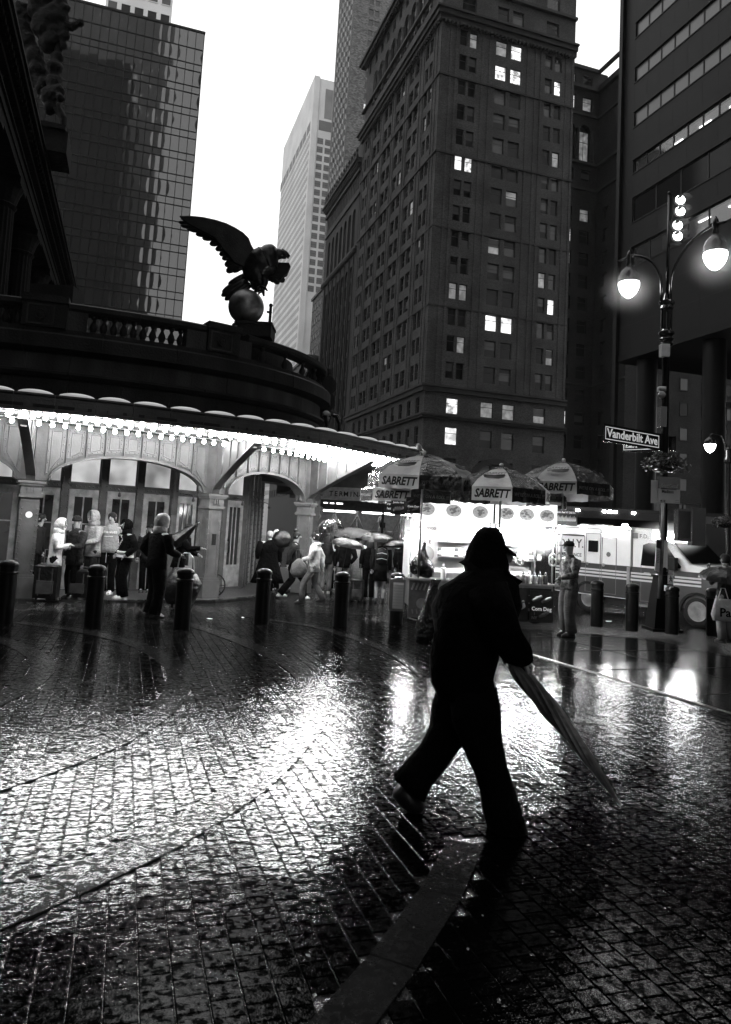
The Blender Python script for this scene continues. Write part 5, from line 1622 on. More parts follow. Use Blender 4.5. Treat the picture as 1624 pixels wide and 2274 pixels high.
        q.loft([(0,hc.y,hc.z+.02*s,.09*s,.105*s),(0,hc.y,hc.z+.07*s,.086*s,.10*s),(0,hc.y,hc.z+.115*s,.05*s,.06*s)], 14)
        q.loft([(0,hc.y+.12*s,hc.z+.022*s,.07*s,.075*s),(0,hc.y+.12*s,hc.z+.034*s,.07*s,.075*s)], 12); q.build('cap', hoodm or M_cdark, t, smooth=True)
    else:
        q.loft([(0,hc.y-.025*s,hc.z-.07*s,.08*s,.075*s),(0,hc.y-.02*s,hc.z-.01*s,.09*s,.09*s),(0,hc.y-.004*s,hc.z+.05*s,.09*s,.105*s),(0,hc.y-.005*s,hc.z+.09*s,.07*s,.085*s),(0,hc.y,hc.z+.115*s,.03*s,.04*s)], 14)
        if head == 'bun': q.ball(hc+Vector((0,-.05,.15))*s, .05*s, 8)
        if head == 'long': q.loft([(0,hc.y-.05*s,hc.z-.32*s,.10*s,.035*s),(0,hc.y-.06*s,hc.z-.2*s,.12*s,.05*s),(0,hc.y-.04*s,hc.z-.05*s,.105*s,.075*s),(0,hc.y-.03*s,hc.z+.03*s,.092*s,.08*s)], 14)
        wob(q, .005*s, 0, 2); q.build('hair', hm, t, smooth=True)
        if hoodm is not None:      # hood lying on the shoulders
            q = MB(); q.loft([(0,hd(1.45)*s-.03*s,1.43*s,.12*s,.10*s),(0,hd(1.5)*s-.05*s,1.49*s,.125*s,.10*s),(0,hd(1.5)*s-.05*s,1.53*s,.10*s,.085*s)], 14); wob(q, .006); q.build('hood', hoodm, t, smooth=True)
    t['_am'] = 0
    del t['_am']
    return t, am, s
def F_(px, py, dz=0.03): return gp(px, py, dz)
def face_to(p, q): d = q-p; return math.atan2(-d.x, d.y)
RT, LF, CAM_, AWAY = -math.pi/2, math.pi/2, math.pi, 0.0
DG = math.radians
GQ = 'people waiting under the canopy'
GS = 'people queuing and walking past the arcade'
def open_umbrella(c, r, rise, tilt, taz, m, label, group=None, clear=False, handle=.75, hook=True, axis=None):
    t = thing('umbrella', c, 0, label, 'umbrella', group)
    Mt = RZ(taz) @ RX(tilt)
    n = 8
    for k in range(n):
        q = MB(); vs = []; fs = []; rr = 5; cc = 4
        for i in range(rr+1):
            ph = i/rr
            for j in range(cc+1):
                a = 2*math.pi*(k+j/cc)/n; sag = 1-.07*math.sin(math.pi*j/cc)*ph
                rad = r*math.sin(ph*math.pi/2*.98)**1.0*sag if not clear else r*math.sin(ph*math.pi/2)*sag
                vs.append((rad*math.cos(a), rad*math.sin(a), rise*(math.cos(ph*math.pi/2))))
        for i in range(rr):
            for j in range(cc): fs.append((i*(cc+1)+j, (i+1)*(cc+1)+j, (i+1)*(cc+1)+j+1, i*(cc+1)+j+1))
        q.add(vs, fs, Mt); o = q.build('canopy_panel', m, t, smooth=True)
    q = MB()
    for k in range(n):
        a = 2*math.pi*k/n
        q.tube([(r*math.sin(ph)*math.cos(a), r*math.sin(ph)*math.sin(a), rise*math.cos(ph)-.006) for ph in [math.pi/2*i/5 for i in range(6)]], .004, 4, Mt)
        q.tube([(r*.5*math.cos(a), r*.5*math.sin(a), rise*.84), (0,0,rise*.35)], .004, 4, Mt)
    q.build('rib', M_steel if clear else M_black, t)
    q = MB(); q.tube([(0,0,rise+.05),(0,0,rise-handle)], .007, 6, Mt); q.build('shaft', M_steel if clear else M_black, t)
    q = MB(); z = rise-handle; q.tube([(0,0,z+.04),(0,0,z-.06),(.015,0,z-.1),(.045,0,z-.115),(.075,0,z-.1),(.085,0,z-.07)], .014, 7, Mt); q.build('handle', M_white if clear else M_black, t)
    return t
# --- left group under the canopy
person(F_(69,1316), 1.72, RT, 'person in dark clothes with a swept fringe standing half behind the first cream column', M_cdark, M_cblack, M_shoew, 'hair', arms=('down','down'), group=GQ, lean=.05)
person(F_(113,1332), 1.62, RT+DG(10), 'person in a pale hooded raincoat looking down at a phone, behind the dark suitcase', M_cwhite, M_cblack, M_shoe, 'hood', hem=.74, arms=('phone','phone'), wide=1.05, group=GQ, lean=.06)
person(F_(158,1330), 1.70, LF+DG(60), 'person in a long dark coat and dark cap with a hand raised to the face', M_cdark, M_cblack, M_shoe, 'beanie', hem=.72, arms=('hold','down'), wide=1.1, group=GQ)
person(F_(199,1318), 1.84, LF+DG(50), 'tall man in a light hooded jacket with the hood up, looking down', M_clight, M_cdark, M_shoe, 'hood', hem=.80, arms=('hold','cross'), wide=1.12, group=GQ, lean=.05)
pA, _, sA = person(F_(236,1320), 1.84, CAM_-DG(4), 'young man with short dark hair in a grey lettered hoodie facing the viewer', M_cmid if False else mat('heather_grey_fleece', .26, .85, bump=.4, bs=14), M_cblack, M_shoew, 'hair', hem=.90, arms=('pocket','pocket'), wide=1.1, hoodm=M_clight, group=GQ)
text('OUTER BANKS', .068, M_white, pA, T(0,.152,1.40) @ RZ(math.pi), .003, .002, sx=.85)
q = MB(); q.box(-.10,.10,.15,.153,1.30,1.315); q.build('printed_bar', M_white, pA)
q = MB(); q.tube([(.02,.13,.98),(.02,.14,.86),(.015,.14,.72)], .006, 4); q.build('drawstring', M_white, pA)
pJ, _, sJ = person(F_(270,1331), 1.68, CAM_-DG(52), 'person in a black hockey jersey with white hem stripes and a sleeve number', M_cblack, M_cblack, M_shoew, 'hood', hem=.84, arms=('pocket','pocket'), wide=1.35, legw=1.25, group=GQ)
q = MB()
for z, hh in ((.90,.045),(1.0,.03)): q.loft([(0,0,z,.262,.168),(0,0,z+hh,.258,.164)], 22)
q.build('hem_stripe', M_white, pJ)
q = MB(); q.loft([(0,0,.95,.262,.168),(0,0,.985,.258,.164)], 22); q.build('hem_stripe', M_mgrey, pJ)
for k, ch in enumerate('RANGERS'):
    text(ch, .075, M_lgrey, pJ, T(-.17+.055*k, .155, 1.27-.04*k) @ RZ(math.pi), .003, .002)
text('NY', .05, M_lgrey, pJ, T(.0,.15,1.36) @ RZ(math.pi), .003, .002)
text('11', .11, M_white, pJ, T(.335,.03,1.22) @ RZ(math.pi/2+math.pi), .003, .004)
text('C', .08, M_white, pJ, T(-.10,.15,1.34) @ RZ(math.pi), .003, .004)
person(F_(338,1372,0), 1.82, RT+DG(42), 'big man in black with a grey hood up, standing nearest the plaza and turned away', M_cblack, M_cblack, M_shoe, 'hood', hem=.84, arms=('pocket','hold'), wide=1.38, legw=1.35, hoodm=M_clight, group=GQ, lean=.03)
person(F_(322,1316), 1.62, CAM_, 'person in a dark cap waiting deep in the doorway behind the big man', M_cdark, M_cblack, M_shoe, 'cap', group=GQ, hem=.8)
person(F_(388,1340), 1.66, RT, 'dark figure with a hood bending over the luggage trolley beside the second column', M_cblack, M_cblack, M_shoe, 'beanie', hem=.8, arms=('hold','reach'), lean=.22, wide=1.1, group=GQ)
# luggage
def suitcase(p, rz, w, d, h, label, m=M_nylon, tele=.35, grp='suitcases on the wet pavement'):
    t = thing('suitcase', p, rz, label, 'suitcase', grp)
    q = MB(); q.cham(-w/2,w/2,-d/2,d/2,.05,.05+h,.03); q.build('shell', m, t)
    q = MB()
    for k in (-.28,.28): q.box(w*k-.01,w*k+.01,-d/2-.012,-d/2,.1,h-.02)
    q.box(-w*.36,w*.36,-d/2-.03,-d/2,.14,h*.6); q.build('front_pocket', M_dgrey, t)
    q = MB(); q.tube([(-w*.28,d/2-.03,h),(-w*.28,d/2-.03,h+tele),(w*.28,d/2-.03,h+tele),(w*.28,d/2-.03,h)], .011, 6); q.tube([(-w*.28,d/2-.03,h+tele*.55),(w*.28,d/2-.03,h+tele*.55)], .008, 6); q.build('telescopic_handle', M_steeld, t)
    for k in (-1,1):
        q = MB(); q.lathe([(.035,-.015),(.035,.015)], 10, T(k*w*.4,0,.035) @ RY(R(90))); q.build('wheel', M_rub, t)
    return t
suitcase(F_(101,1333), DG(8), .44, .28, .66, 'tall black suitcase with its handle raised, in front of the pale raincoat', tele=.34)
suitcase(F_(176,1331), DG(-6), .42, .26, .56, 'smaller black suitcase beside the long dark coat', tele=.0+.1)
suitcase(F_(790,1336,0), DG(10), .36, .24, .52, 'small dark suitcase with a thin raised handle beside the pale coat in the queue', tele=.42)
lt = thing('luggage_trolley', F_(402,1352), DG(-5), 'luggage trolley with a shiny curved handle and bulging black bag, behind a bollard', 'trolley')
q = MB(); q.tube([(-.16,.05,.1),(-.17,.1,.75),(-.14,.12,1.0),(-.05,.12,1.09),(.05,.12,1.09),(.14,.12,1.0),(.17,.1,.75),(.16,.05,.1)], .014, 7); q.build('handle', M_steel, lt, smooth=True)
q = MB(); q.loft([(0,-.1,.12,.26,.2),(0,-.1,.3,.36,.26),(.04,-.1,.5,.37,.25),(.02,-.08,.68,.28,.2),(0,-.05,.8,.16,.12)], 16); wob(q,.014); q.build('bag', M_nylon, lt, smooth=True)
for k in (-1,1):
    q = MB(); q.lathe([(.08,-.02),(.08,.02)], 12, T(k*.18,.05,.08) @ RY(R(90))); q.build('wheel', M_rub, lt)
fu = thing('furled_umbrella', (0,0,0), 0, 'half-furled black umbrella pointing up towards the second cream column', 'umbrella')
a = at(384,1208,15.2); b = at(440,1162,15.2); d = b-a
q = MB(); q.tube([a, a+d*.15, a+d*.45, a+d*.8, b], [.12,.16,.11,.05,.012], 8); wob(q,.012); q.build('canopy', M_nylon, fu)
q = MB(); q.tube([a-d*.35, a], .01, 6); q.build('shaft', M_black, fu); q = MB(); q.tube([b, b+d*.06], .006, 5); q.build('tip', M_white, fu)
wh = thing('cart_wheel', F_(474,1326,0), DG(30), 'small spoked cart wheel leaning against the foot of the second column', 'wheel')
q = MB(); q.tube([(.27*math.cos(a),0,.28+.27*math.sin(a)) for a in [2*math.pi*k/20 for k in range(21)]], .018, 6); q.build('rim', M_rub, wh)
q = MB()
for k in range(8): a = math.pi*k/4; q.tube([(0,0,.28),(.26*math.cos(a),0,.28+.26*math.sin(a))], .008, 4)
q.build('spokes', M_black, wh)
# --- middle group
person(F_(592,1318), 1.62, RT+DG(120), 'broad figure in a black rain poncho with pale short hair, back to the viewer', M_cblack, M_cblack, M_shoe, 'hair', hairm=M_hairl, hem=.30, arms=('pocket','down'), wide=1.45, flare=.22, group=GS)
person(F_(607,1312), 1.66, LF+DG(70), 'person in a white beanie behind the poncho, holding a black umbrella', M_cdark, M_cblack, M_shoe, 'beanie', hoodm=M_cwhite, arms=('up','hold'), group=GS)
open_umbrella(at(627,1197,18.6), .25, .12, R(78), R(20), M_nylon, 'small black umbrella held sideways with its ribs towards the viewer', 'open umbrellas', handle=.3)
person(F_(648,1330,0), 1.66, RT+DG(8), 'woman with a high bun in a dark quilted jacket striding away to the right', M_cdark, M_cblack, M_shoew, 'bun', arms=('swingf','swingb'), stride=.62, legw=1.25, hem=.74, group=GS)
q = MB(); q.loft([(0,0,0,.10,.07),(0,0,.12,.20,.12),(0,0,.3,.16,.11),(0,0,.42,.05,.05)], 14); wob(q,.012); q.tube([(-.05,0,.4),(-.08,0,.62),(.08,0,.62),(.05,0,.4)],.008,5)
o = q.build('shoulder_bag', M_cmid, smooth=True); o.location = at(662,1282,16.6); tag(o, 'slouchy grey shoulder bag swinging behind the woman with the bun', 'bag')
person(F_(693,1342,0), 1.66, LF-DG(8), 'woman in a short white hooded raincoat and jeans walking left', M_cwhite, M_denim, M_shoe, 'bun', arms=('hold','swingb'), stride=.5, hem=.80, hoodm=M_cwhite, wide=1.05, group=GS)
person(F_(722,1318,0), 1.68, AWAY, 'person in a dark top and jeans under the clear dome umbrella', M_cdark, M_denim, M_shoew, 'long', arms=('down','up'), group=GS)
open_umbrella(at(735,1182,16.4), .335, .30, R(-14), R(78), None or M_thin, 'clear plastic dome umbrella with a white hooked handle', 'open umbrellas', clear=True, handle=.62)
person(F_(760,1330,0), 1.66, AWAY+DG(6), 'woman in a black top and light jeans with a black handbag, back to the viewer', M_cblack, M_denim, M_shoe, 'hair', arms=('down','pocket'), legw=1.1, group=GS)
open_umbrella(at(772,1212,17.2), .42, .17, R(10), R(60), M_nylon, 'low black umbrella held over the woman in light jeans', 'open umbrellas')
person(F_(790,1328,0), 1.70, AWAY-DG(8), 'person in a long belted pale coat, back to the viewer', M_clight, M_cblack, M_shoe, 'hair', hem=.42, wide=1.05, group=GS)
person(F_(817,1332,0), 1.62, AWAY+DG(10), 'person in black carrying a tote bag between the pale coat and the backpack', M_cblack, M_cblack, M_shoe, 'long', group=GS)
open_umbrella(at(783,1190,20), .62, .22, R(4), 0, M_dgrey, 'patterned dark umbrella with light dots over the queue', 'open umbrellas')
pB, _, sB = person(F_(842,1338,0), 1.64, AWAY, 'woman with wavy fair hair, black backpack and short dark skirt, back to the viewer', M_cdark, M_cblack, M_shoe, 'long', hairm=mat('wavy_brown_hair', .16, .5, bump=.6, bs=50), skirt=True, group=GS)
bp_ = thing('backpack', pB.location+Vector((0,-.2,1.0)), 0, 'black backpack with white piping worn by the woman in the short skirt', 'backpack')
q = MB(); q.loft([(0,0,0,.15,.08),(0,0,.2,.17,.11),(0,0,.38,.14,.08),(0,0,.44,.08,.05)], 14, pw=3); q.build('bag', M_nylon, bp_, smooth=True)
q = MB(); q.tube([(-.13,-.1,.24),(0,-.125,.27),(.13,-.1,.24)],.007,4); q.tube([(-.13,-.1,.1),(0,-.125,.13),(.13,-.1,.1)],.007,4); q.tube([(-.1,-.07,.36),(0,-.09,.4),(.1,-.07,.36)],.005,4); q.build('piping', M_white, bp_)
open_umbrella(at(840,1200,18.6), .46, .19, R(5), R(30), M_nylon, 'black umbrella over the woman with the backpack', 'open umbrellas')
person(F_(893,1330,0), 1.66, AWAY-DG(20), 'dark figure standing beside the food cart under a low black umbrella', M_cblack, M_cdark, M_shoe, 'hair', wide=1.1, group=GS)
open_umbrella(at(884,1214,18.4), .40, .16, R(-6), R(30), M_nylon, 'low black umbrella close to the food cart', 'open umbrellas')
person(F_(741,1312,0), 1.7, AWAY, 'dark figure in the thick of the queue behind the black top', M_cdark, M_cblack, M_shoe, 'hair', group=GS)
# --- customer at the cart
M_camo = mat('camouflage_cloth', .14, .8, bump=.4, bs=14); 
_t = M_camo.node_tree; _n = _t.nodes.new('ShaderNodeTexNoise'); _n.inputs['Scale'].default_value = 11; _n.inputs['Detail'].default_value = 3
_c = _t.nodes.new('ShaderNodeTexCoord'); _r = _t.nodes.new('ShaderNodeValToRGB'); _r.color_ramp.interpolation = 'CONSTANT'
_r.color_ramp.elements[0].color = (.05,.05,.05,1); _r.color_ramp.elements[1].position = .48; _r.color_ramp.elements[1].color = (.11,.11,.11,1)
_e = _r.color_ramp.elements.new(.58); _e.color = (.2,.2,.2,1)
_t.links.new(_c.outputs['Object'], _n.inputs['Vector']); _t.links.new(_n.outputs['Fac'], _r.inputs[0]); _t.links.new(_r.outputs[0], _t.nodes['Principled BSDF'].inputs['Base Color'])
person(gp(1262,1413), 1.76, LF+DG(14), 'man in a camouflage hooded jacket, dark cap and loose trousers waiting at the food cart', M_camo, M_denim, M_shoe, 'cap', hem=.86, arms=('hold','pocket'), wide=1.15, legw=1.3, hoodm=M_cdark)
# --- figure at the right edge with tote bag and umbrella
pT, _, sT = person(gp(1612,1428), 1.68, AWAY+DG(20), 'person in a dark coat and grey trousers at the right edge, under a dark umbrella', M_cdark, M_mgrey, M_shoe, 'hair', hem=.8, arms=('up','down'), wide=1.1, legw=1.2)
tb = thing('tote_bag', at(1606,1352,12.2), 0, 'white canvas tote bag with large dark lettering, hanging from the person at the right edge', 'tote bag')
q = MB(); q.loft([(0,0,-.2,.17,.05),(0,0,-.1,.19,.07),(0,0,.1,.15,.05),(0,0,.16,.13,.03)], 16, pw=3); wob(q,.006); q.build('bag', M_cwhite, tb, smooth=True)
q = MB(); q.tube([(-.09,0,.15),(-.03,0,.34),(.03,0,.34),(.09,0,.15)],.008,5); q.build('strap', M_cwhite, tb)
text('Pa', .2, M_black, tb, T(.0,-.078,-.06), .003, .004)
open_umbrella(at(1612,1290,12.4), .44, .24, R(6), R(20), M_nylon, 'dark umbrella at the right edge above the tote bag', 'open umbrellas')

# --- the striding silhouette in the foreground
FD = 4.46
def FP(px, py, dy=0.0): 
    p = at(px, py, FD); return Vector((p.x, FD+dy, p.z)) - FO
_p = gp(1040, 1858); FO = Vector((_p.x, FD, gz(0, FD)))
fm = thing('person', FO, 0, 'large dark silhouetted person in hooded coat and flared trousers striding across the wet plaza', 'person')
def K(x): return x*FD/1600
V = [FP(1040,1560), FP(1055,1450), FP(1066,1350), FP(1080,1275), FP(1090,1245), FP(1092,1215), FP(1088,1190),
     FP(1066,1300,-.2), FP(1100,1395,-.26), FP(1138,1448,-.2), FP(1150,1462,-.19), FP(1070,1300,.2), FP(1050,1400,.26), FP(1085,1470,.22), FP(1097,1480,.22),
     FP(1030,1590,-.09), FP(1085,1700,-.09), FP(1128,1838,-.09), FP(1142,1858,-.09), FP(1035,1590,.09), FP(968,1690,.09), FP(908,1758,.09), FP(905,1768,.09)]
Ed = [(0,1),(1,2),(2,3),(3,4),(4,5),(5,6),(2,7),(7,8),(8,9),(9,10),(2,11),(11,12),(12,13),(13,14),(0,15),(15,16),(16,17),(17,18),(0,19),(19,20),(20,21),(21,22)]
Rr = [.14,.13,.15,.06,.08,.095,.06,.06,.045,.03,.035,.06,.045,.03,.035,.09,.06,.045,.04,.09,.06,.045,.04]
b_ = skin('body', V, Ed, Rr, M_skin, None, 2, 0, 0); mb = MB(); mb.add([v.co for v in b_.data.vertices], [tuple(p.vertices) for p in b_.data.polygons]); bpy.data.objects.remove(b_)
for (wx_, wy_, dy) in ((1150,1462,-.19),(1097,1480,.22)):
    for k in range(4):
        a = FP(wx_-2+2*k, wy_, dy-.03+.02*k); mb.tube([a, a+Vector((.02,0,-.04)), a+Vector((-.005,0,-.07))], [.011,.010,.008], 6)
    a = FP(wx_+6, wy_-4, dy); mb.tube([a, a+Vector((.03,-.01,-.02)), a+Vector((.02,-.01,-.05))], [.012,.010,.008], 6)
mb.tube([FP(1124,1222), FP(1133,1240), FP(1128,1248)], [.012,.022,.016], 6)
mb.tube([FP(1118,1256), FP(1127,1262)], [.016,.012], 6)
mb.build('body', M_skin, fm, smooth=True)
q = MB()
for dy in (-.045,.045): q.ball(FP(1121,1224,dy), .014, 6); 
q.tube([FP(1127,1254,-.03), FP(1129,1254,.03)], .006, 4); q.build('eyes_brows_mouth', M_hair, fm)
q = MB()
pts = [(1037,1545,58,.17),(1028,1508,66,.19),(1036,1460,76,.22),(1048,1400,86,.25),(1058,1345,93,.28),(1068,1300,84,.27),(1076,1272,56,.19),(1082,1255,36,.12)]
vs = []; fs = []; n = 24
for (x, y, w, dpt) in pts:
    c = FP(x, y)
    for k in range(n):
        a = 2*math.pi*k/n; vs.append(c+Vector((K(w)*math.cos(a), dpt*math.sin(a), .02*math.cos(a))))
for i in range(len(pts)-1):
    for k in range(n): fs.append((i*n+k, (i+1)*n+k, (i+1)*n+(k+1)%n, i*n+(k+1)%n))
fs.append(tuple(range(n))); fs.append(tuple(range(len(pts)*n-1, (len(pts)-1)*n-1, -1)))
q.add(vs, fs)
q.tube([FP(1066,1305,-.2), FP(1085,1350,-.27), FP(1102,1400,-.28), FP(1122,1430,-.25), FP(1140,1450,-.2)], [.12,.115,.10,.09,.065], 16)
q.tube([FP(1075,1305,.2), FP(1070,1360,.27), FP(1062,1405,.28), FP(1080,1440,.25), FP(1090,1470,.22)], [.12,.11,.10,.085,.065], 16)
wob(q, .016, 0, .55); wob(q, .006)
q.build('coat', M_cblack, fm, smooth=True)
q = MB()
q.tube([FP(1072,1282), FP(1085,1262)], [.17,.13], 18); wob(q, .008)
for dy in (-.12,.02,.12): q.add([FP(1110,1262,dy-.05), FP(1152,1288,dy), FP(1138,1300,dy), FP(1110,1300,dy-.03), FP(1105,1280,dy+.06)], [(0,1,2,3),(0,4,3,1),(1,4,3,2)])
q.build('collar', M_cblack, fm)
q = MB()
pp = [(1080,1275,46,.15),(1080,1250,48,.15),(1081,1225,43,.14),(1084,1200,37,.125),(1086,1183,28,.1),(1088,1172,15,.06)]
vs = []; fs = []
for (x, y, w, dpt) in pp:
    c = FP(x, y)
    for k in range(n):
        a = 2*math.pi*k/n; vs.append(c+Vector((K(w)*math.cos(a), dpt*math.sin(a), 0)))
for i in range(len(pp)-1):
    for k in range(n): fs.append((i*n+k, (i+1)*n+k, (i+1)*n+(k+1)%n, i*n+(k+1)%n))
fs.append(tuple(range(len(pp)*n-1, (len(pp)-1)*n-1, -1)))
q.add(vs, fs); wob(q, .006); q.build('hood', M_cblack, fm, smooth=True)
q = MB(); c = FP(1122,1216)
q.add([FP(1110,1206,-.09), FP(1144,1231,-.05), FP(1146,1233,.05), FP(1110,1206,.09), FP(1106,1216,-.09), FP(1143,1236,-.05), FP(1145,1237,.05), FP(1106,1216,.09)], [(0,1,2,3),(7,6,5,4),(0,4,5,1),(1,5,6,2),(2,6,7,3),(3,7,4,0)])
q.build('cap_brim', M_cblack, fm)
q = MB()
q.tube([FP(1045,1530,-.07), FP(1050,1575,-.09), FP(1068,1640,-.09), FP(1086,1700,-.09), FP(1103,1770,-.09), FP(1126,1842,-.09)], [.14,.145,.115,.10,.10,.115], 18)
q.tube([FP(1030,1530,.07), FP(1020,1580,.09), FP(995,1640,.09), FP(966,1690,.09), FP(935,1728,.09), FP(908,1762,.09)], [.14,.145,.12,.105,.105,.115], 18)
wob(q, .012, 0, .6); wob(q, .007); q.build('trousers', M_cblack, fm, smooth=True)
for (a, h_, dy) in (((1172,1876),(1124,1858),-.09), ((928,1803),(893,1764),.09)):
    q = MB(); q.tube([FP(h_[0]-6,h_[1]-6,dy), FP(*h_,dy), FP((a[0]+h_[0])/2,(a[1]+h_[1])/2+4,dy), FP(*a,dy), FP(a[0]+14,a[1]+6,dy)], [.05,.07,.065,.055,.03], 14); q.build('shoe', M_shoe, fm, smooth=True)
um = thing('furled_umbrella', (0,0,0), 0, 'long grey furled umbrella swinging from the hand of the striding silhouette, tip near the ground', 'umbrella')
UO = FO
def UP(px, py, dy=-.2): return FP(px, py, dy)+FO
path = catmull([UP(1118,1462), UP(1172,1518), UP(1235,1596), UP(1292,1672), UP(1342,1745)], 4); rads = [.02,.034,.046,.054,.056,.055,.053,.05,.046,.042,.038,.034,.029,.024,.019,.014,.009]
q = MB(); nn = 20; vs = []; fs = []
for i, p in enumerate(path):
    tt = (path[min(i+1, len(path)-1)]-path[max(i-1, 0)]).normalized(); b1 = tt.cross(Vector((0,1,0))).normalized(); b2 = tt.cross(b1)
    for k in range(nn):
        an = 2*math.pi*k/nn+.25*i; rr_ = rads[i]*(1.0 if k % 2 else .80)*(1+.12*math.sin(k*1.7)); vs.append(p+b1*(math.cos(an)*rr_)+b2*(math.sin(an)*rr_))
for i in range(len(path)-1):
    for k in range(nn): fs.append((i*nn+k, i*nn+(k+1)%nn, (i+1)*nn+(k+1)%nn, (i+1)*nn+k))
q.add(vs, fs); q.build('canopy', mat('grey_umbrella_cloth', .17, .5, var=.8, vs=2.2, bump=.4, bs=20), um)
q = MB(); q.tube([UP(1342,1745), UP(1352,1760)], .008, 6); q.build('tip', M_steeld, um)
q = MB(); q.tube([UP(1150,1480), UP(1128,1455), UP(1112,1440), UP(1104,1448), UP(1108,1460)], [.016,.018,.018,.016,.012], 8); q.build('handle', M_black, um, smooth=True)
# ================================================================= STREET FURNITURE
# ---- bollards
def bollard(p, label, h=.98, r=.13):
    t = thing('bollard', p, 0, label, 'bollard', 'black steel bollards along the plaza')
    q = MB(); q.lathe([(r,0),(r,.04),(r,h-.22),(r+.012,h-.21),(r+.012,h-.18),(r,h-.17),(r,h-.10)], 24); smooth_angle(q.build('post', M_blackp, t))
    q = MB(); q.lathe([(r+.008,h-.10),(r+.014,h-.08),(r+.008,h-.05),(r-.02,h-.02),(r*.45,h),(0.004,h+.008)], 24); smooth_angle(q.build('cap', M_blackp, t))
    return t
for px, py, lb in ((8,1386,'bollard cut by the left edge in front of the first cream column'),(205,1395,'bollard standing before the dark suitcases and the long dark coat'),(403,1397,'bollard in front of the luggage trolley with the black bag'),
                   (580,1386,'bollard in front of the black poncho figure'),(755,1391,'bollard in front of the queue with the dome umbrella'),(879,1385,'bollard beneath the louvred cart panel'),
                   (1325,1391,'bollard just right of the customer in camouflage'),(1403,1401,'bollard by the ambulance cab door, left of the lamp post'),(1492,1408,'bollard close behind the lamp post base'),(1583,1412,'bollard in front of the ambulance front wheel')):
    bollard(gp(px, py), 'black ' + lb)
bollard(gp(916,1352), 'black bollard farther off, behind the louvred panel and the queue')
# ---- lamp post with twin lamps, signs and signal
LP = gp(1470, 1400); LPd = LP.y
lpz = lambda px, py, d=None: at(px, py, d or LPd).z
LX, LY = LP.x, LP.y
PX = atx(1488, LPd)
lamp = thing('street_lamp', Vector((LP.x, LP.y, LP.z)), 0, 'tall black ornamental lamp post with two lit drop lamps on curved arms', 'street lamp')
def LZ(py, px=1485): return at(px, py, LPd).z - LP.z
def pxx(px, py): return at(px, py, LPd).x - LP.x
q = MB(); q.box(-.32,.32,-.32,.32,0,.06); 
vs = [(-.27,-.27,.06),(.27,-.27,.06),(.27,.27,.06),(-.27,.27,.06),(-.15,-.15,1.12),(.15,-.15,1.12),(.15,.15,1.12),(-.15,.15,1.12)]
q.add(vs, [(0,1,5,4),(1,2,6,5),(2,3,7,6),(3,0,4,7),(4,5,6,7)]); q.box(-.18,.18,-.18,.18,1.12,1.18); q.build('base', M_blackp, lamp)
zc = LZ(680); zb_ = LZ(760)
q = MB(); q.lathe([(.10,1.18),(.115,1.3),(.085,1.4),(.075,zb_-.3),(.10,zb_-.25),(.10,zb_-.1)], 20); smooth_angle(q.build('shaft', M_blackp, lamp))
q = MB(); q.lathe([(.10,zb_-.1),(.15,zb_-.05),(.11,zb_),(.16,zb_+.06),(.12,zb_+.12),(.17,zb_+.17),(.17,zb_+.22),(.12,zb_+.26),(.11,zb_+.3)], 20); smooth_angle(q.build('ringed_collar', M_iron, lamp))
q = MB()
for k in range(8): a = math.pi*k/4; q.tube([(.10*math.cos(a),.10*math.sin(a),zb_+.28),(.10*math.cos(a),.10*math.sin(a),zc-.1)], .03, 6)
q.build('clustered_shaft', M_iron, lamp)
q = MB(); q.lathe([(.11,zc-.1),(.15,zc-.06),(.13,zc),(.17,zc+.06),(.17,zc+.1),(.08,zc+.14),(.05,zc+.3)], 20); smooth_angle(q.build('upper_collar', M_iron, lamp))
l1 = at(1397, 628, LPd+.55); l2 = at(1589, 562, LPd-1.35)
arc = []
for L_, nm in ((l1,'a'),(l2,'b')):
    v = Vector((L_.x-LP.x, L_.y-LP.y, 0)); d = v.length; v.normalize(); zt_ = L_.z-LP.z+.62
    st = .12
    pts = [v*st+Vector((0,0,zc+.0)), v*st+Vector((0,0,zc+.45))]
    n = 10
    for i in range(1, n+1):
        a = math.pi/2*i/n; pts.append(v*(st+(d-st-.05)*(1-math.cos(a)))+Vector((0,0,zc+.45+(zt_-zc-.45)*math.sin(a))))
    pts.append(v*d+Vector((0,0,zt_-.0)))
    q = MB(); q.tube(pts, .034, 8); arm = q.build('curved_arm', M_iron, lamp, smooth=True)
    q = MB(); q.tube([v*(d-.12)+Vector((0,0,zt_+.02)), v*(d+.28)+Vector((0,0,zt_-.06))], [.05,.02], 6); q.lathe([(.05,zt_-.25),(.075,zt_-.18),(.05,zt_-.1),(.07,zt_),(.05,zt_+.1),(.02,zt_+.16)], 10, T(v.x*d, v.y*d, 0)); q.build('arm_knuckle', M_iron, arm, smooth=True)
    zl_ = L_.z-LP.z
    q = MB(); q.lathe([(.05,zl_+.40),(.10,zl_+.36),(.19,zl_+.26),(.235,zl_+.14),(.245,zl_+.03),(.255,zl_+.02),(.255,zl_-.01),(.235,zl_-.01)], 24, T(v.x*d, v.y*d, 0)); smooth_angle(q.build('lamp_hood', M_iron, lamp), 60)
    q = MB(); q.lathe([(.225,zl_+.0),(.23,zl_-.06),(.205,zl_-.16),(.15,zl_-.26),(.08,zl_-.33),(.02,zl_-.36)], 24, T(v.x*d, v.y*d, 0)); q.build('lamp_globe', M_lampg, lamp, smooth=True)
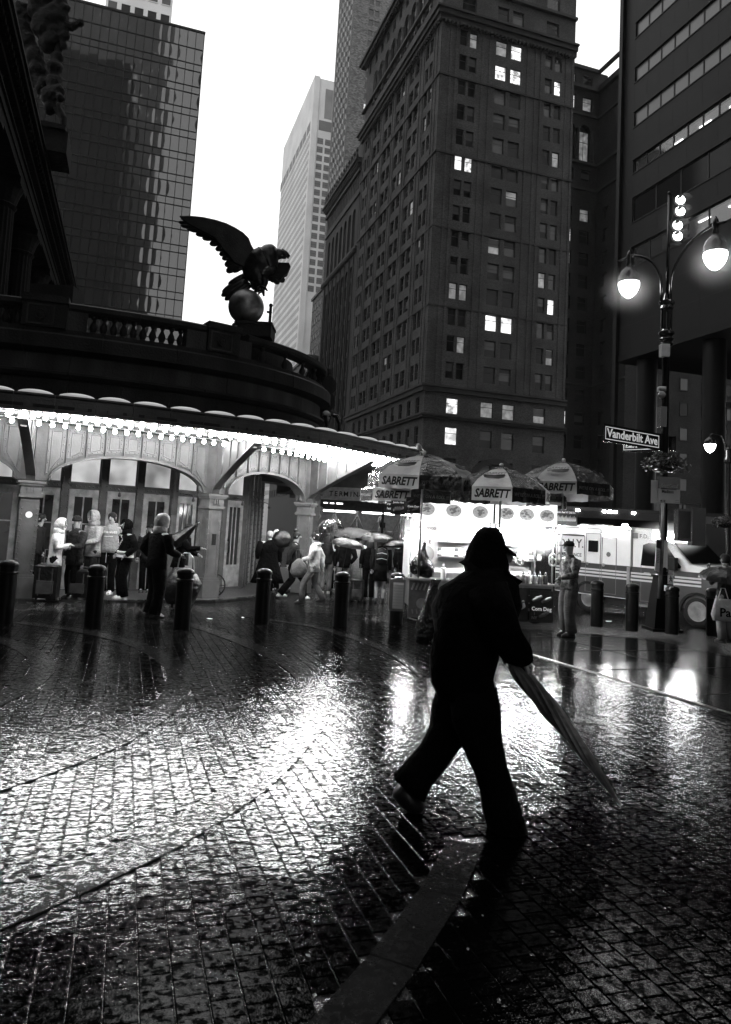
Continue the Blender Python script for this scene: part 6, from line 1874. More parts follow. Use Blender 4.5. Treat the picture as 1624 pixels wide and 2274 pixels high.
# mast with signal lenses above the arms
zm = LZ(432, 1500)
q = MB(); q.tube([(0,0,zc+.1),(.02,0,zm)], .035, 8); q.ball((.02,0,zm+.02),.05,8); q.build('mast', M_iron, lamp, smooth=True)
for k, (px, py) in enumerate(((1508,447),(1508,472),(1502,503),(1502,527))):
    c = at(px, py, LPd-.12)-LP
    q = MB(); q.lathe([(.13,-.02),(.14,.16)], 16, T(*c) @ RX(R(90)) @ T(0,0,-.12)); q.box(-.14,.14,-.02,.14,-.13,.13, T(*c)); sg = q.build('signal_head', M_black, lamp)
    q = MB(); q.lathe([(.002,-.03),(.07,-.02),(.105,0)], 18, T(*c) @ RX(R(90)) @ T(0,0,.075)); q.build('signal_lens', M_lens, sg, smooth=True)
    q = MB(); 
    for i in range(9):
        a0 = math.pi*i/9; a1 = math.pi*(i+1)/9
        q.add([(c.x+.12*math.cos(a0)+.0,c.y-.02,c.z+.12*math.sin(a0)),(c.x+.12*math.cos(a1),c.y-.02,c.z+.12*math.sin(a1)),(c.x+.12*math.cos(a1)+.1,c.y-.2,c.z+.11*math.sin(a1)),(c.x+.12*math.cos(a0)+.1,c.y-.2,c.z+.11*math.sin(a0))], [(0,1,2,3)])
    q.build('visor', M_black, sg)
# cameras and boxes on the shaft
q = MB(); q.box(-.16,.02,-.16,.0,LZ(795),LZ(768)); q.build('camera_housing', M_lgrey, lamp)
q = MB(); q.ball((-.13,-.12,LZ(880)), .085, 10); q.box(-.2,-.05,-.16,-.04,LZ(872),LZ(862)); q.build('dome_camera', M_lgrey, lamp, smooth=True)
q = MB(); q.box(-.14,.0,-.1,.1,LZ(950),LZ(905)); q.build('control_box', M_iron, lamp)
# ---- street name signs
def signbox(name, P0, P1, P2, P3, d0, d1, body, label, size):
    a = at(*P0, d0); b = at(*P1, d1); c = at(*P2, d1); e = at(*P3, d0)
    t = thing(name, (a.x, a.y, (a.z+e.z)/2), math.atan2(b.y-a.y, b.x-a.x), label, 'street sign')
    Lx = math.hypot(b.x-a.x, b.y-a.y); h = (a.z-e.z)
    q = MB(); q.box(-.04, Lx+.25, 0, .025, -h/2-.05, h/2+.05); q.build('plate', M_iron, t)
    q = MB(); w_ = .018
    q.box(0,Lx,-.003,0,h/2-w_,h/2); q.box(0,Lx,-.003,0,-h/2,-h/2+w_); q.box(0,w_,-.003,0,-h/2+w_,h/2-w_); q.box(Lx-w_,Lx,-.003,0,-h/2+w_,h/2-w_); q.build('border', M_signw, t)
    o = text(body, size, M_signw, t, T(Lx/2,-.004,0), .002, .005)
    fitw(o, Lx-.10, 3)
    return t
M_signw = mat('glowing_white_lettering', .85, .4, emit=.35)  # lettering given a glow of its own, though it is no lamp
signbox('street_name_sign', (1345,946), (1464,960), (1464,990), (1345,975), LPd-1.1, LPd-.15, 'Vanderbilt Ave', 'black street sign reading Vanderbilt Ave mounted on the lamp post', .25)
signbox('street_name_sign', (1385,979), (1475,979), (1475,996), (1384,1000), LPd+.75, LPd+.1, 'East 42nd St', 'lower black street sign partly hidden behind the first, reading East 42nd St', .18)
# ---- hanging flower baskets
def basket(c, r, label):
    t = thing('flower_basket', c, 0, label, 'flower basket')
    q = MB(); q.lathe([(.03,-.5*r),(.45*r,-.42*r),(.75*r,-.15*r),(.8*r,.05*r)], 16); q.build('basket', M_black, t)
    q = MB()
    for k in range(520):
        a = random.random()*6.283; ph = random.random()*1.9-.5; rr = r*(.75+.35*random.random())*(1 if random.random() > .12 else 1.25)
        p = Vector((rr*math.cos(a)*math.cos(ph), rr*math.sin(a)*math.cos(ph), r*.5*math.sin(ph) - (.25*r*random.random() if random.random() < .4 else 0)))
        s_ = r*.10; u_ = Vector((random.random()-.5, random.random()-.5, random.random()-.5)).normalized()*s_; v_ = u_.cross(Vector((random.random()-.5, random.random()-.5, random.random()))).normalized()*s_*.6
        q.add([p-u_, p+v_, p+u_, p-v_], [(0,1,2,3)])
    q.build('foliage', M_leaf, t); return t
basket(at(1474,1030,LPd-.15), .42, 'hanging basket of dark wet foliage on the lamp post above the bus stop sign')
# ---- bus stop sign
bp0 = gp(1470, 1392)
bs = thing('bus_stop_sign', bp0, 0, 'bus stop flag with dark top and white lower half, beside the lamp post', 'bus stop sign')
BD = LPd-.45
def bpt(px, py, dy=0): p = at(px, py, BD); return Vector((p.x-bp0.x, BD-bp0.y+dy, p.z-bp0.z))
q = MB(); q.tube([bpt(1476,1110)+Vector((0,.04,0)), bpt(1467,1330)+Vector((0,.04,0))], .042, 12); q.build('pole', M_steeld, bs, smooth=True)
def panel(q, x0, y0, x1, y1, dy, th=.012):
    a = bpt(x0, y0, dy); b = bpt(x1, y1, dy); q.box(min(a.x,b.x), max(a.x,b.x), a.y, a.y+th, min(a.z,b.z), max(a.z,b.z))
q = MB(); panel(q, 1448,1066,1468,1118,.03); q.build('side_flag', M_offw, bs); q = MB(); panel(q, 1506,1064,1513,1104,.05); q.build('side_flag', M_offw, bs)
q = MB(); panel(q, 1463,1058,1511,1086,0); q.build('dark_header', M_iron, bs)
q = MB(); panel(q, 1462,1086,1510,1119,0); q.build('white_panel', M_offw, bs)
q = MB(); panel(q, 1462,1084,1511,1086,-.003,.003); panel(q, 1500,1111,1509,1112,-.003,.003); panel(q, 1467,1110,1470,1114,-.003,.003); panel(q, 1471,1111,1479,1112,-.003,.003); panel(q, 1471,1113,1477,1114,-.003,.003); panel(q, 1500,1115,1509,1116,-.003,.003); q.build('printed_marks', M_black, bs)
text('Grand Central', .085, M_offw, bs, T(*bpt(1487,1079,-.004)), .001, .001, sx=.72)
text('Madison', .095, M_black, bs, T(*bpt(1483,1092,-.004)), .001, .003, sx=.8)
# bus timetable panel, pedestrian sign, push-button
tp = thing('timetable_panel', bp0+Vector((0,0,0)), 0, 'tilted white notice panel with a dark heading strapped to the bus stop pole', 'notice panel')
q = MB(); a = bpt(1450,1196,-.2); b = bpt(1471,1199,.05); c = bpt(1468,1272,.05); e = bpt(1446,1265,-.2)
th = Vector((0,.02,0))
def qp(nm, m, pts, par, th=Vector((0,.02,0))):
    q = MB(); q.add([tuple(p) for p in pts]+[tuple(p+th) for p in pts], [(0,1,2,3),(7,6,5,4),(0,4,5,1),(1,5,6,2),(2,6,7,3),(3,7,4,0)]); return q.build(nm, m, par)
qp('panel', M_white, [e, c, b, a], tp)
f_ = lambda p, q_, t: p.lerp(q_, t)
qp('header', M_dgrey, [f_(a,e,.28)-th*.1, f_(b,c,.28)-th*.1, f_(b,c,.04)-th*.1, f_(a,e,.04)-th*.1], tp, Vector((0,.001,0)))
for k in range(8):
    qp('printed_line', M_mgrey, [f_(f_(a,e,.36+.05*k+.012),f_(b,c,.36+.05*k+.012),.15)-th*.1, f_(f_(a,e,.36+.05*k+.012),f_(b,c,.36+.05*k+.012),.8)-th*.1, f_(f_(a,e,.36+.05*k),f_(b,c,.36+.05*k),.8)-th*.1, f_(f_(a,e,.36+.05*k),f_(b,c,.36+.05*k),.15)-th*.1], tp, Vector((0,.001,0)))
wp = thing('white_side_panel', bp0, 0, 'narrow pale blank panel fixed to the far side of the lamp post, below the signs', 'panel')
q = MB(); panel(q, 1483,1200,1498,1272,.35,.02); q.build('panel', M_offw, wp)
ps = thing('crossing_sign', bp0, 0, 'small white walking-figure sign above a push button on the lamp post', 'sign')
q = MB(); panel(q, 1480,1276,1492,1297,-.08); q.build('plate', M_white, ps)
c = bpt(1486,1285,-.085)
q = MB(); q.ball(c+Vector((0,0,.055)), .013, 6, sc=(1,.3,1))
for a, b in (((0,.04),(0,-.005)),((0,-.005),(-.025,-.06)),((0,-.005),(.028,-.055)),((0,.035),(-.026,.0)),((0,.035),(.028,.005))): q.tube([c+Vector((a[0],0,a[1])), c+Vector((b[0],0,b[1]))], .007, 4)
q.build('walking_figure', M_black, ps)
q = MB(); a = bpt(1482,1306,-.15); q.lathe([(.05,0),(.06,.08),(.05,.1)], 12, T(*a) @ RX(R(90)) @ RY(R(0))); q.box(a.x-.07,a.x+.09,a.y,a.y+.14,a.z-.06,a.z+.06); q.build('push_button', M_lgrey, ps)
ts = thing('pedestrian_signal', at(1520,1160,LPd+.3), 0, 'dark pedestrian signal housing hung from a short arm right of the lamp post', 'signal')
q = MB(); q.box(-.14,.16,0,.22,-.42,.3); q.box(.22,.52,.1,.32,-.5,.35); q.build('housing', M_iron, ts); q = MB(); q.tube([(-.4,.1,.42),(.4,.1,.42)], .02, 6); q.tube([(0,.1,.3),(0,.1,.44)], .02, 6); q.build('arm', M_iron, ts)
q = MB(); q.box(-.11,.13,-.02,0,-.36,.25); q.build('glass_face', M_glass2, ts)
# ---- far lamp at the right edge
fd = 27.0; fp0 = Vector((atx(1616,fd), fd, gz(0,fd)-.3))
f2 = thing('street_lamp', fp0, 0, 'more distant black lamp post with one lit drop lamp near the right edge', 'street lamp')
zz = lambda px, py: at(px, py, fd).z-fp0.z
q = MB(); q.lathe([(.14,0),(.12,1),(.09,1.2),(.08,zz(1612,1030)),(.14,zz(1612,1026)),(.14,zz(1612,1018)),(.1,zz(1612,1015)),(.1,zz(1612,1000)),(.15,zz(1612,998)),(.06,zz(1612,992))], 14); smooth_angle(q.build('shaft', M_iron, f2))
lx = at(1577,990,fd).x-fp0.x; lz = zz(1577,988); th_ = zz(1577,972)+.1
q = MB(); q.tube([(-.1,0,zz(1612,1000)),(-.12,0,th_-.3),(-.25,0,th_),(lx+.1,0,th_+.05),(lx,0,th_)], .035, 6); q.tube([(-.06,0,zz(1612,1000)),(-.09,0,zz(1607,895))], .025, 6); q.box(-.12,.2,-.02,.02,zz(1609,905),zz(1609,893)); q.build('curved_arm', M_iron, f2)
q = MB(); q.lathe([(.05,lz+.32),(.18,lz+.2),(.22,lz+.04),(.2,lz+.02)], 16, T(lx,0,0)); q.build('lamp_hood', M_iron, f2, smooth=True)
q = MB(); q.lathe([(.2,lz+.02),(.19,lz-.08),(.12,lz-.22),(.02,lz-.3)], 16, T(lx,0,0)); q.build('lamp_globe', M_lampg, f2, smooth=True)
basket(at(1610,1160,26.5), .42, 'distant hanging basket on the lamp post at the right edge')
# ---- small street sign pole in the distance
pd = 29.0; pp0 = Vector((atx(849,pd), pd, gz(0,pd)))
s2 = thing('street_sign_post', pp0, 0, 'thin dark post with two small street name plates beyond the crowd', 'street sign')
zt3 = lambda py: at(849,py,pd).z-pp0.z
q = MB(); q.lathe([(.1,0),(.08,.3),(.05,.5),(.05,zt3(1100))], 10); q.lathe([(.12,zt3(1172)),(.12,zt3(1160))], 10); q.build('post', M_black, s2)
for py, s in ((1119,'Park Ave'),(1129,'Pershing Square')):
    q = MB(); x0 = atx(856,pd)-pp0.x; x1 = atx(882,pd)-pp0.x; q.box(x0, x1, -.1, -.07, zt3(py+3), zt3(py-4)); pl_ = q.build('name_plate', M_black, s2)
    o = text(s, .13, M_signw, s2, T((x0+x1)/2, -.104, (zt3(py+3)+zt3(py-4))/2), .001, .002); fitw(o, x1-x0-.03)

# ================================================================= FOOD CARTS
CD = 15.2
def cp(px, py, d=CD): return at(px, py, d)
def cart(x0, x1, y0, y1, yd, label, left):
    gz_ = gz(0, yd)
    t = thing('food_cart', (x0, yd, gz_), math.atan2(y1-y0, x1-x0), label, 'food cart')
    L_ = math.hypot(x1-x0, y1-y0); D_ = 1.15
    z = lambda py, px=1060: at(px, py, yd).z-gz_
    zc_ = .86; zr0, zr1 = z(1160), z(1112)
    q = MB(); q.cham(0, L_, 0, D_, .28, zc_-.03, .02); q.build('body', M_steeld, t)
    q = MB(); q.box(-.05, L_+.05, -.22, D_+.05, zc_-.03, zc_); q.build('counter', M_steel, t)
    q = MB(); q.box(0, L_, D_-.04, D_, zc_, zr0); q.build('rear_panel', M_white, t)
    q = MB(); q.box(-.08, L_+.08, -.12, D_+.1, zr1, zr1+.06); q.build('roof', M_steel, t)
    for x in (.03, L_-.03):
        for y in (.0, D_-.05):
            q = MB(); q.tube([(x,y,zc_),(x,y,zr1)], .022, 8); q.build('corner_post', M_steel, t)
    q = MB(); q.box(0, L_, -.10, -.04, zr0, zr1); mb_ = q.build('menu_board', M_menu, t)
    n = 3
    for k in range(n):
        xc = L_*(k+.5)/n
        q = MB(); q.lathe([(.15,0),(.16,.006),(.12,.012),(0.01,.014)], 20, T(xc,-.10,(zr0+zr1)/2-.01) @ RX(R(90)) @ Matrix.Diagonal((1.05,.82,1,1))); pl_ = q.build('plate_picture', M_plate, mb_)
        q = MB()
        for j in range(16):
            a = random.random()*6.28; r_ = random.random()*.1; q.ball((xc+r_*math.cos(a)*1.05,-.116,(zr0+zr1)/2+r_*.8*math.sin(a)), .016+.014*random.random(), 6, sc=(1.3,.2,.8))
        q.build('food_picture', M_foodp, pl_)
    # flood lamps under the roof
    nl = 6
    for k in range(nl):
        xk = L_*(k+.5)/nl
        q = MB(); q.lathe([(.02,.05),(.05,.02),(.055,0)], 10, T(xk,.0,zr0-.10)); ls_ = q.build('lamp_socket', M_white, t)
        q = MB(); q.ball((xk,.0,zr0-.13), .045, 10); q.build('flood_lamp', M_cartl, ls_, smooth=True)
    # shelves and things inside
    q = MB(); q.box(.1, L_-.1, D_-.35, D_-.05, zc_+.42, zc_+.44); q.box(.1, L_-.1, D_-.35, D_-.05, zc_+.75, zc_+.77); q.build('shelf', M_steel, t)
    q = MB(); q.box(.2, L_-.2, .35, .75, zc_, zc_+.10); q.build('griddle', M_steeld, t)
    for k in range(2):
        q = MB(); w = (L_-.12)/2; q.box(.04+k*(w+.04), .04+k*(w+.04)+w, -.015, 0, .34, .76); pn = q.build('side_panel', M_steeld if left else M_dgrey, t)
        q = MB()
        for j in range(2): q.box(.06+k*(w+.04), .02+k*(w+.04)+w, -.03, -.015, .44+.16*j, .455+.16*j)
        q.build('steel_strip', M_steel, pn)
    for k in (0.25, .75):
        for y in (.15, D_-.15):
            q = MB(); q.lathe([(.17,-.04),(.17,.04)], 16, T(L_*k,y,.17) @ RX(R(90))); q.lathe([(.09,-.05),(.09,.05)], 12, T(L_*k,y,.17) @ RX(R(90))); q.build('wheel', M_rub, t)
    return t, L_, zc_, zr0, zr1, D_, gz_
xl = cp(905,1372).x; xm = cp(1088,1380).x; xr = cp(1232,1384).x
c1 = cart(xl, xm-.03, 0, .12, 15.1, 'left food cart with a glaring white-lit menu board and hanging black bags', True)
c2 = cart(xm+.03, xr, 0, .15, 15.25, 'right food cart with three plate pictures on its menu board, beside the customer', False)
def on_cart(c, x, y, z): return c[0].matrix_basis @ Vector((x, y, z))
t1 = c1[0]; L1 = c1[1]
# left end: upper poster panels and lower painted panel
q = MB(); q.box(-.04, -.02, 0, .9, c1[2]+.0, c1[3]); o = q.build('end_panel', M_white, t1)
q = MB(); q.box(.0, .55, -.05, -.03, c1[2]+.32, c1[3]-.05); o = q.build('food_poster', M_white, t1)
q2 = MB(); q2.lathe([(.17,0),(.18,.004)], 20, T(.3,-.052,c1[2]+.5) @ RX(R(90))); q2.build('plate_picture', M_lgrey, o)
text('RICE', .1, M_dgrey, o, T(.3,-.056,c1[2]+.75), .001, .003); text('HALAL FOOD', .07, M_dgrey, o, T(.28,-.056,c1[3]-.18), .001, .002)
q = MB(); q.box(-.02, .52, -.12, -.09, .06, .80); o = q.build('painted_door', M_mgrey, t1)
q = MB(); q.tube([(-.02,-.14,.83),(.52,-.14,.80)], .03, 8); q.build('door_roll', M_steel, o, smooth=True)
q = MB(); q.lathe([(.10,0),(.11,.006)], 16, T(.25,-.125,.35) @ RX(R(90)))
for k in range(6): q.tube([(.04+.08*k,-.125,.62),(.09+.08*k,-.13,.76)], .02, 5)
for k in range(5): q.tube([(.08+.09*k,-.125,.14),(.06+.09*k,-.13,.22)], .015, 5)
q.build('painted_food', M_lgrey, o)
# louvred box
lb = thing('louvred_panel', cp(880,1357,13.35)+Vector((0,0,0)), 0, 'pale louvred metal box hung at the left end of the food cart above a bollard', 'vent panel')
w2 = .145; hh = at(880,1286,13.35).z-at(880,1357,13.35).z
q = MB(); q.box(-w2,w2,0,.12,0,hh); q.build('case', M_lgrey, lb)
for k in range(9):
    q = MB(); z_ = .06+k*(hh-.1)/9; q.add([(-.075,-.004,z_),(.115,-.004,z_),(.115,-.035,z_-.012),(-.075,-.035,z_-.012),(-.075,-.004,z_+.035),(.115,-.004,z_+.035)], [(3,2,1,0),(3,2,5,4),(0,4,3),(1,2,5)]); q.build('louvre', M_white, lb)
q = MB(); q.ball((.03,.06,hh+.02), .09, 10, sc=(1,1,.35)); q.build('lid', M_steel, lb, smooth=True)
# hanging bags
hb = thing('black_bags', cp(940,1238,14.7), 0, 'cluster of knotted black plastic bags hanging from the left cart corner', 'plastic bag')
for k, (dx, dy, dz, s_) in enumerate(((-.12,0,-.1,1),(.08,.02,-.14,1.1),(0,-.08,-.05,.9))):
    q = MB(); q.loft([(dx,dy,dz-.24*s_,.06,.05),(dx,dy,dz-.2*s_,.13*s_,.1*s_),(dx,dy,dz-.05,.15*s_,.12*s_),(dx*.7,dy,dz+.1,.09*s_,.08*s_),(dx*.2,dy,dz+.26,.03,.03),(0,dy,dz+.36,.04,.03)], 14); wob(q,.02,0,1.6); q.build('bag', M_plastic, hb, smooth=True)
gb = thing('rubbish_bag', gp(948,1424)+Vector((0,0,0)), 0, 'long slumped black rubbish bag hanging to the ground in front of the left cart', 'rubbish bag')
q = MB(); q.loft([(-.05,0,0,.12,.1),(-.04,0,.1,.17,.13),(0,0,.35,.15,.12),(.05,0,.65,.12,.1),(.08,0,.9,.06,.05),(.1,0,1.0,.08,.06)], 16); wob(q,.025,0,1.4); q.build('bag', M_plastic, gb, smooth=True)
gc_ = thing('gas_cylinder', gp(985,1420), 0, 'dark gas cylinder with a crumpled pale cloth on top, standing before the left cart', 'gas cylinder')
q = MB(); q.lathe([(.14,0),(.15,.05),(.15,.5),(.12,.62),(.06,.68),(.06,.74)], 18); smooth_angle(q.build('cylinder', M_blackp, gc_)); q = MB(); q.ball((0,0,.74), .09, 8, sc=(1,1,.5)); wob(q,.015,0,2); q.build('cloth', M_lgrey, gc_, smooth=True)
# squeeze bottles, cups, napkins on the counters
def bottle(p, h, r, m, label):
    t = thing('squeeze_bottle', p, 0, label, 'bottle', 'sauce bottles on the cart counters')
    q = MB(); q.lathe([(r,0),(r*1.05,.02),(r,h*.65),(r*.6,h*.72),(r*.6,h*.76)], 14); smooth_angle(q.build('body', m, t)); q = MB(); q.lathe([(r*.62,h*.76),(r*.5,h*.84),(r*.12,h)], 10); q.build('nozzle', m, t, smooth=True); return t
bottle(on_cart(c1, .68, -.12, c1[2]), .34, .055, M_white, 'large white squeeze bottle standing alone on the left cart counter')
for k, (x, m, nm) in enumerate(((.62,M_mgrey,'first grey squeeze bottle from the left on the right cart counter'),(.74,M_white,'white squeeze bottle between grey ones on the right cart counter'),(.86,M_lgrey,'pale squeeze bottle with a tall nozzle on the right cart counter'),(.98,M_mgrey,'grey squeeze bottle beside the pale one on the right cart counter'),(1.10,M_dgrey,'dark squeeze bottle at the right end of the sauce row'))):
    bottle(on_cart(c2, x, -.14, c2[2]), .26, .045, m, nm)
for k in range(6):
    t = thing('drink_cup', on_cart(c2, .25+.17*k, .12, c2[2]+.02), 0, ('stack of paper cups at the left end of the right cart', 'paper cup next to the cup stack', 'paper cup third from the left inside the right cart', 'paper cup fourth from the left inside the right cart', 'paper cup beside the napkin box', 'paper cup at the right end inside the right cart')[k], 'cup', 'cups on the right cart')
    q = MB(); q.lathe([(.035,0),(.045,.14),(.048,.145)], 12); q.build('cup', M_white, t, smooth=True)
nb = thing('napkin_box', on_cart(c2, .45, -.12, c2[2]), 0, 'small steel napkin box with a pale front on the right cart counter', 'napkin box')
q = MB(); q.cham(-.08,.08,-.05,.06,0,.15,.01); q.build('box', M_steel, nb); q = MB(); q.box(-.06,.06,-.055,-.05,.03,.12); q.build('slot', M_white, nb)
for c_, nm in ((c1, 'left'), (c2, 'right')):
    for k in range(7):
        t = thing('food_tin', on_cart(c_, .2+.19*k, .92, c_[2]+.44+(.33 if k % 3 == 1 else 0)), 0, '%s tin from the left on the lit shelves inside the %s food cart' % (('first','second','third','fourth','fifth','sixth','last')[k], nm), 'tin', 'tins on the %s cart shelves' % nm)
        q = MB(); q.lathe([(.05,0),(.052,.01),(.052,.15+.03*(k % 2)),(.05,.16+.03*(k % 2))], 12); q.build('can', M_dgrey if k % 2 else M_mgrey, t, smooth=True)
        q = MB(); q.lathe([(.0535,.04),(.0535,.11)], 12, cap=False); q.build('paper_band', M_offw, t)
# pretzels hanging
def pretzel(p, label):
    t = thing('pretzel', p, 0, label, 'pretzel', 'soft pretzels hung in the cart window')
    q = MB(); pts = []
    for k in range(41):
        a = 2*math.pi*k/40; pts.append((.10*math.sin(a)*(1.0+.35*math.cos(2*a)), 0.012*math.sin(3*a), .10*math.cos(a)-.05*abs(math.sin(a*1.5))))
    q.tube(pts, .02, 7); q.tube([(-.07,.02,-.06),(0,.03,.02),(.06,.02,-.02)], .016, 6); q.tube([(.07,-.02,-.06),(0,-.03,.02),(-.06,-.02,-.02)], .016, 6); q.build('pretzel_dough', M_offw, t, smooth=True)
pretzel(cp(1155,1238,15.2), 'soft pretzel hanging in the middle of the right cart window'); pretzel(cp(1228,1240,14.9), 'soft pretzel hanging at the right corner of the cart by the customer')
# boards: below the right cart, beside the roofs
def board(x0, y0, x1, y1, d, title, label, style, sub=None, m=M_dgrey):
    a = at(x0, y1, d); b = at(x1, y1, d); zt_ = at((x0+x1)/2, y0, d).z
    t = thing('picture_board', (a.x, d, a.z), 0, label, 'board', 'printed boards on the food carts')
    w = b.x-a.x; h = zt_-a.z
    q = MB(); q.box(0, w, 0, .02, 0, h); q.build('panel', m, t)
    if title: 
        o = text(title, h*.17, M_signw, t, T(w*.5,-.003, h*.88 if style != 'corn' else h*.42), .001, .002); fitw(o, w*.85)
    if style == 'dog':
        q = MB(); q.tube([(w*.14,-.01,h*.32),(w*.3,-.03,h*.4),(w*.6,-.03,h*.45),(w*.86,-.01,h*.5)], [h*.08,h*.15,h*.15,h*.08], 8); q.build('hot_dog_picture', M_lgrey, t, smooth=True)
        q = MB()
        for k in range(14): q.ball((w*(.2+.045*k),-.05,h*(.42+.012*k)+h*.04*math.sin(k*2)), h*.05, 6)
        q.build('topping_picture', M_mgrey, t)
    if style == 'corn':
        for k, (xx, zz_) in enumerate(((.3,.75),(.7,.72),(.6,.25))):
            q = MB(); q.tube([(w*(xx-.2),-.01,h*(zz_-.08)),(w*xx,-.02,h*zz_),(w*(xx+.2),-.01,h*(zz_+.08))], [h*.04,h*.07,h*.04], 7); q.build('hot_dog_picture', M_mgrey, t, smooth=True)
        text('I\nNY', h*.13, M_lgrey, t, T(w*.2,-.003,h*.2), .001, .002)
    if style == 'graf':
        q = MB()
        for k in range(15): q.tube([(w*(.08+.058*k),-.01,h*.3),(w*(.11+.058*k),-.012,h*(.62+.06*math.sin(k*2.1))),(w*(.15+.055*k),-.01,h*.34)], h*.035, 5)
        q.build('chili_dog_picture', M_white, t)
    if sub: text(sub, h*.14, M_lgrey, t, T(w*.25,-.003,h*.62), .001, .002)
    return t
board(868,1112,900,1142,14.6,'Jumbo Hot','board with a loaded hot dog picture, leftmost under the parasols','dog')
board(901,1104,934,1139,14.5,'Corn Dog','dark board with a small dog picture and lettering beside the jumbo hot dog board','corn')
board(1176,1312,1228,1381,15.0,'Corn Dog','large dark board with sausages and lettering covering the lower right of the right cart','corn')
board(1232,1134,1282,1166,15.4,'Jumbo Beef NY Chili Dog','grey board with scribbled white chilli dog picture at the right cart roof','graf',None,M_mgrey)
board(1112,1305,1172,1378,15.02,None,'steel-framed panel with plate pictures on the lower middle of the carts','dog',None,M_dgrey)
ck = thing('condiment_cooler', on_cart(c2, -.05, -.2, .62), 0, 'low dark cooler box in front of the right cart counter', 'cooler')
q = MB(); q.cham(0,.5,-.05,.0,0,.2,.01); q.build('box', M_dgrey, ck)
# ---- parasols
def parasol(px, py, rimpx, rimpy, d, r, label, rot=.2, tilt=0, poleto=True, bright=.55, valance=.26, txt=True, pole_dx=0):
    apex = at(px, py, d); rim = at(px, rimpy, d).z; rise = apex.z-rim-valance*.6
    t = thing('parasol', (apex.x, d, gz(0,d)), 0, label, 'parasol', 'printed parasols over the food carts')
    H = apex.z-gz(0,d); M = T(0,0,H) @ RX(tilt)
    n = 8
    for k in range(n):
        dark = k % 2 == 1
        a0 = rot+2*math.pi*k/n; a1 = rot+2*math.pi*(k+1)/n; q = MB(); vs = []; fs = []; rr = 6; cc = 3
        prof = [(0,0),(.10,.015),(.34,.13),(.58,.33),(.82,.62),(1,.95)]
        for i in range(rr):
            f, g_ = prof[i]
            for j in range(cc+1):
                w = j/cc; p = Vector((math.cos(a0),math.sin(a0),0)).lerp(Vector((math.cos(a1),math.sin(a1),0)), w)*(r*f)
                p.z = -rise*g_ - .035*math.sin(math.pi*w)*f; vs.append(p)
        for i in range(rr-1):
            for j in range(cc): fs.append((i*(cc+1)+j, (i+1)*(cc+1)+j, (i+1)*(cc+1)+j+1, i*(cc+1)+j+1))
        q.add(vs, fs, M); pn = q.build('canopy_panel', M_pdark if dark else M_plight, t, smooth=True)
        e0 = Vector((math.cos(a0),math.sin(a0),0))*r; e1 = Vector((math.cos(a1),math.sin(a1),0))*r; e0.z = e1.z = -rise*.95
        dn = Vector((0,0,-valance)); q = MB(); nn = 6; vs = []; 
        for i in range(nn+1):
            p = e0.lerp(e1, i/nn); o_ = p.xy.normalized()*.012*math.sin(i*2.4+k); vs += [p+Vector((0,0,-.03*math.sin(math.pi*i/nn)*0)), p*1.0+dn*(1+.05*math.sin(i*3+k))+Vector((o_.x,o_.y,0))]
        q.add(vs, [(2*i,2*i+1,2*i+3,2*i+2) for i in range(nn)], M); vl = q.build('valance', M_pdark if dark else M_plight, pn)
        mid = (e0+e1)/2; nrm = Vector((mid.x, mid.y, 0)).normalized()
        if nrm.y < .35 and txt:
            an = math.atan2(nrm.x, -nrm.y); w = (e1-e0).length
            Mx = M @ T(mid.x+nrm.x*.016, mid.y+nrm.y*.016, mid.z-valance*.5) @ RZ(an)
            if dark: o = text('WE\'RE ON A ROLL !!!', valance*.36, M_mgrey, vl, Mx, .001, .001, shear=.2)
            else: o = text('SABRETT', valance*.82, M_black, vl, Mx, .001, .008, shear=.25)
            fitw(o, w*.9, 1.3)
            # print on the sloping panel
            s0 = M @ ((Vector((0,0,-rise*prof[3][1]))+Vector((mid.x,mid.y,0))*prof[3][0])); s1 = M @ ((Vector((0,0,-rise*prof[4][1]))+Vector((mid.x,mid.y,0))*prof[4][0]))
            dv = (s0-s1).normalized(); xx = Vector((math.cos(an), math.sin(an), 0)); nn_ = xx.cross(dv)
            if nn_.dot(nrm) < 0: nn_ = -nn_
            Q = Matrix(((xx.x, -nn_.x, dv.x, 0),(xx.y, -nn_.y, dv.y, 0),(xx.z, -nn_.z, dv.z, 0),(0,0,0,1)))
            c0 = (s0+s1)/2 + nn_*.035
            if not dark:
                o = text('SABRETT', .12, M_mgrey, pn, T(*(c0+dv*.06)) @ Q, .001, .003, shear=.3); fitw(o, w*.55)
                q = MB(); q.tube([(-w*.25,0,-.09),(-w*.12,0,-.115),(w*.12,0,-.115),(w*.25,0,-.08)], [.02,.035,.035,.02], 7, T(*c0) @ Q, flat=.5); q.tube([(-w*.27,-.02,-.06),(0,-.02,-.085),(w*.27,-.02,-.05)], .018, 6, T(*c0) @ Q); q.build('sausage_print', M_mgrey, pn, smooth=True)
            else:
                q = MB(); q.tube([(.15*math.cos(a_),0,.09*math.sin(a_)) for a_ in [2*math.pi*i_/20 for i_ in range(21)]], .007, 4, T(*c0) @ Q); q.build('oval_print', M_mgrey, pn)
                text('US GOV\'T\nINSPECTED', .045, M_mgrey, pn, T(*(c0+dv*.02)) @ Q, .001, .001)
    q = MB(); q.loft([(0,0,-.01,.16,.16),(0,0,.01,.14,.14),(0,0,.02,.05,.05)], 8, M); q.build('top_vent', M_pdark, t)
    q = MB(); q.ball((0,0,.06), .045, 10, M); q.tube([(0,0,0),(0,0,.05)], .02, 6, M); q.build('finial', M_offw, t, smooth=True)
    q = MB(); q.tube([(0,0,.9),(0,0,H-.02)], .022, 10); q.build('pole', M_steel, t, smooth=True)
    q = MB()
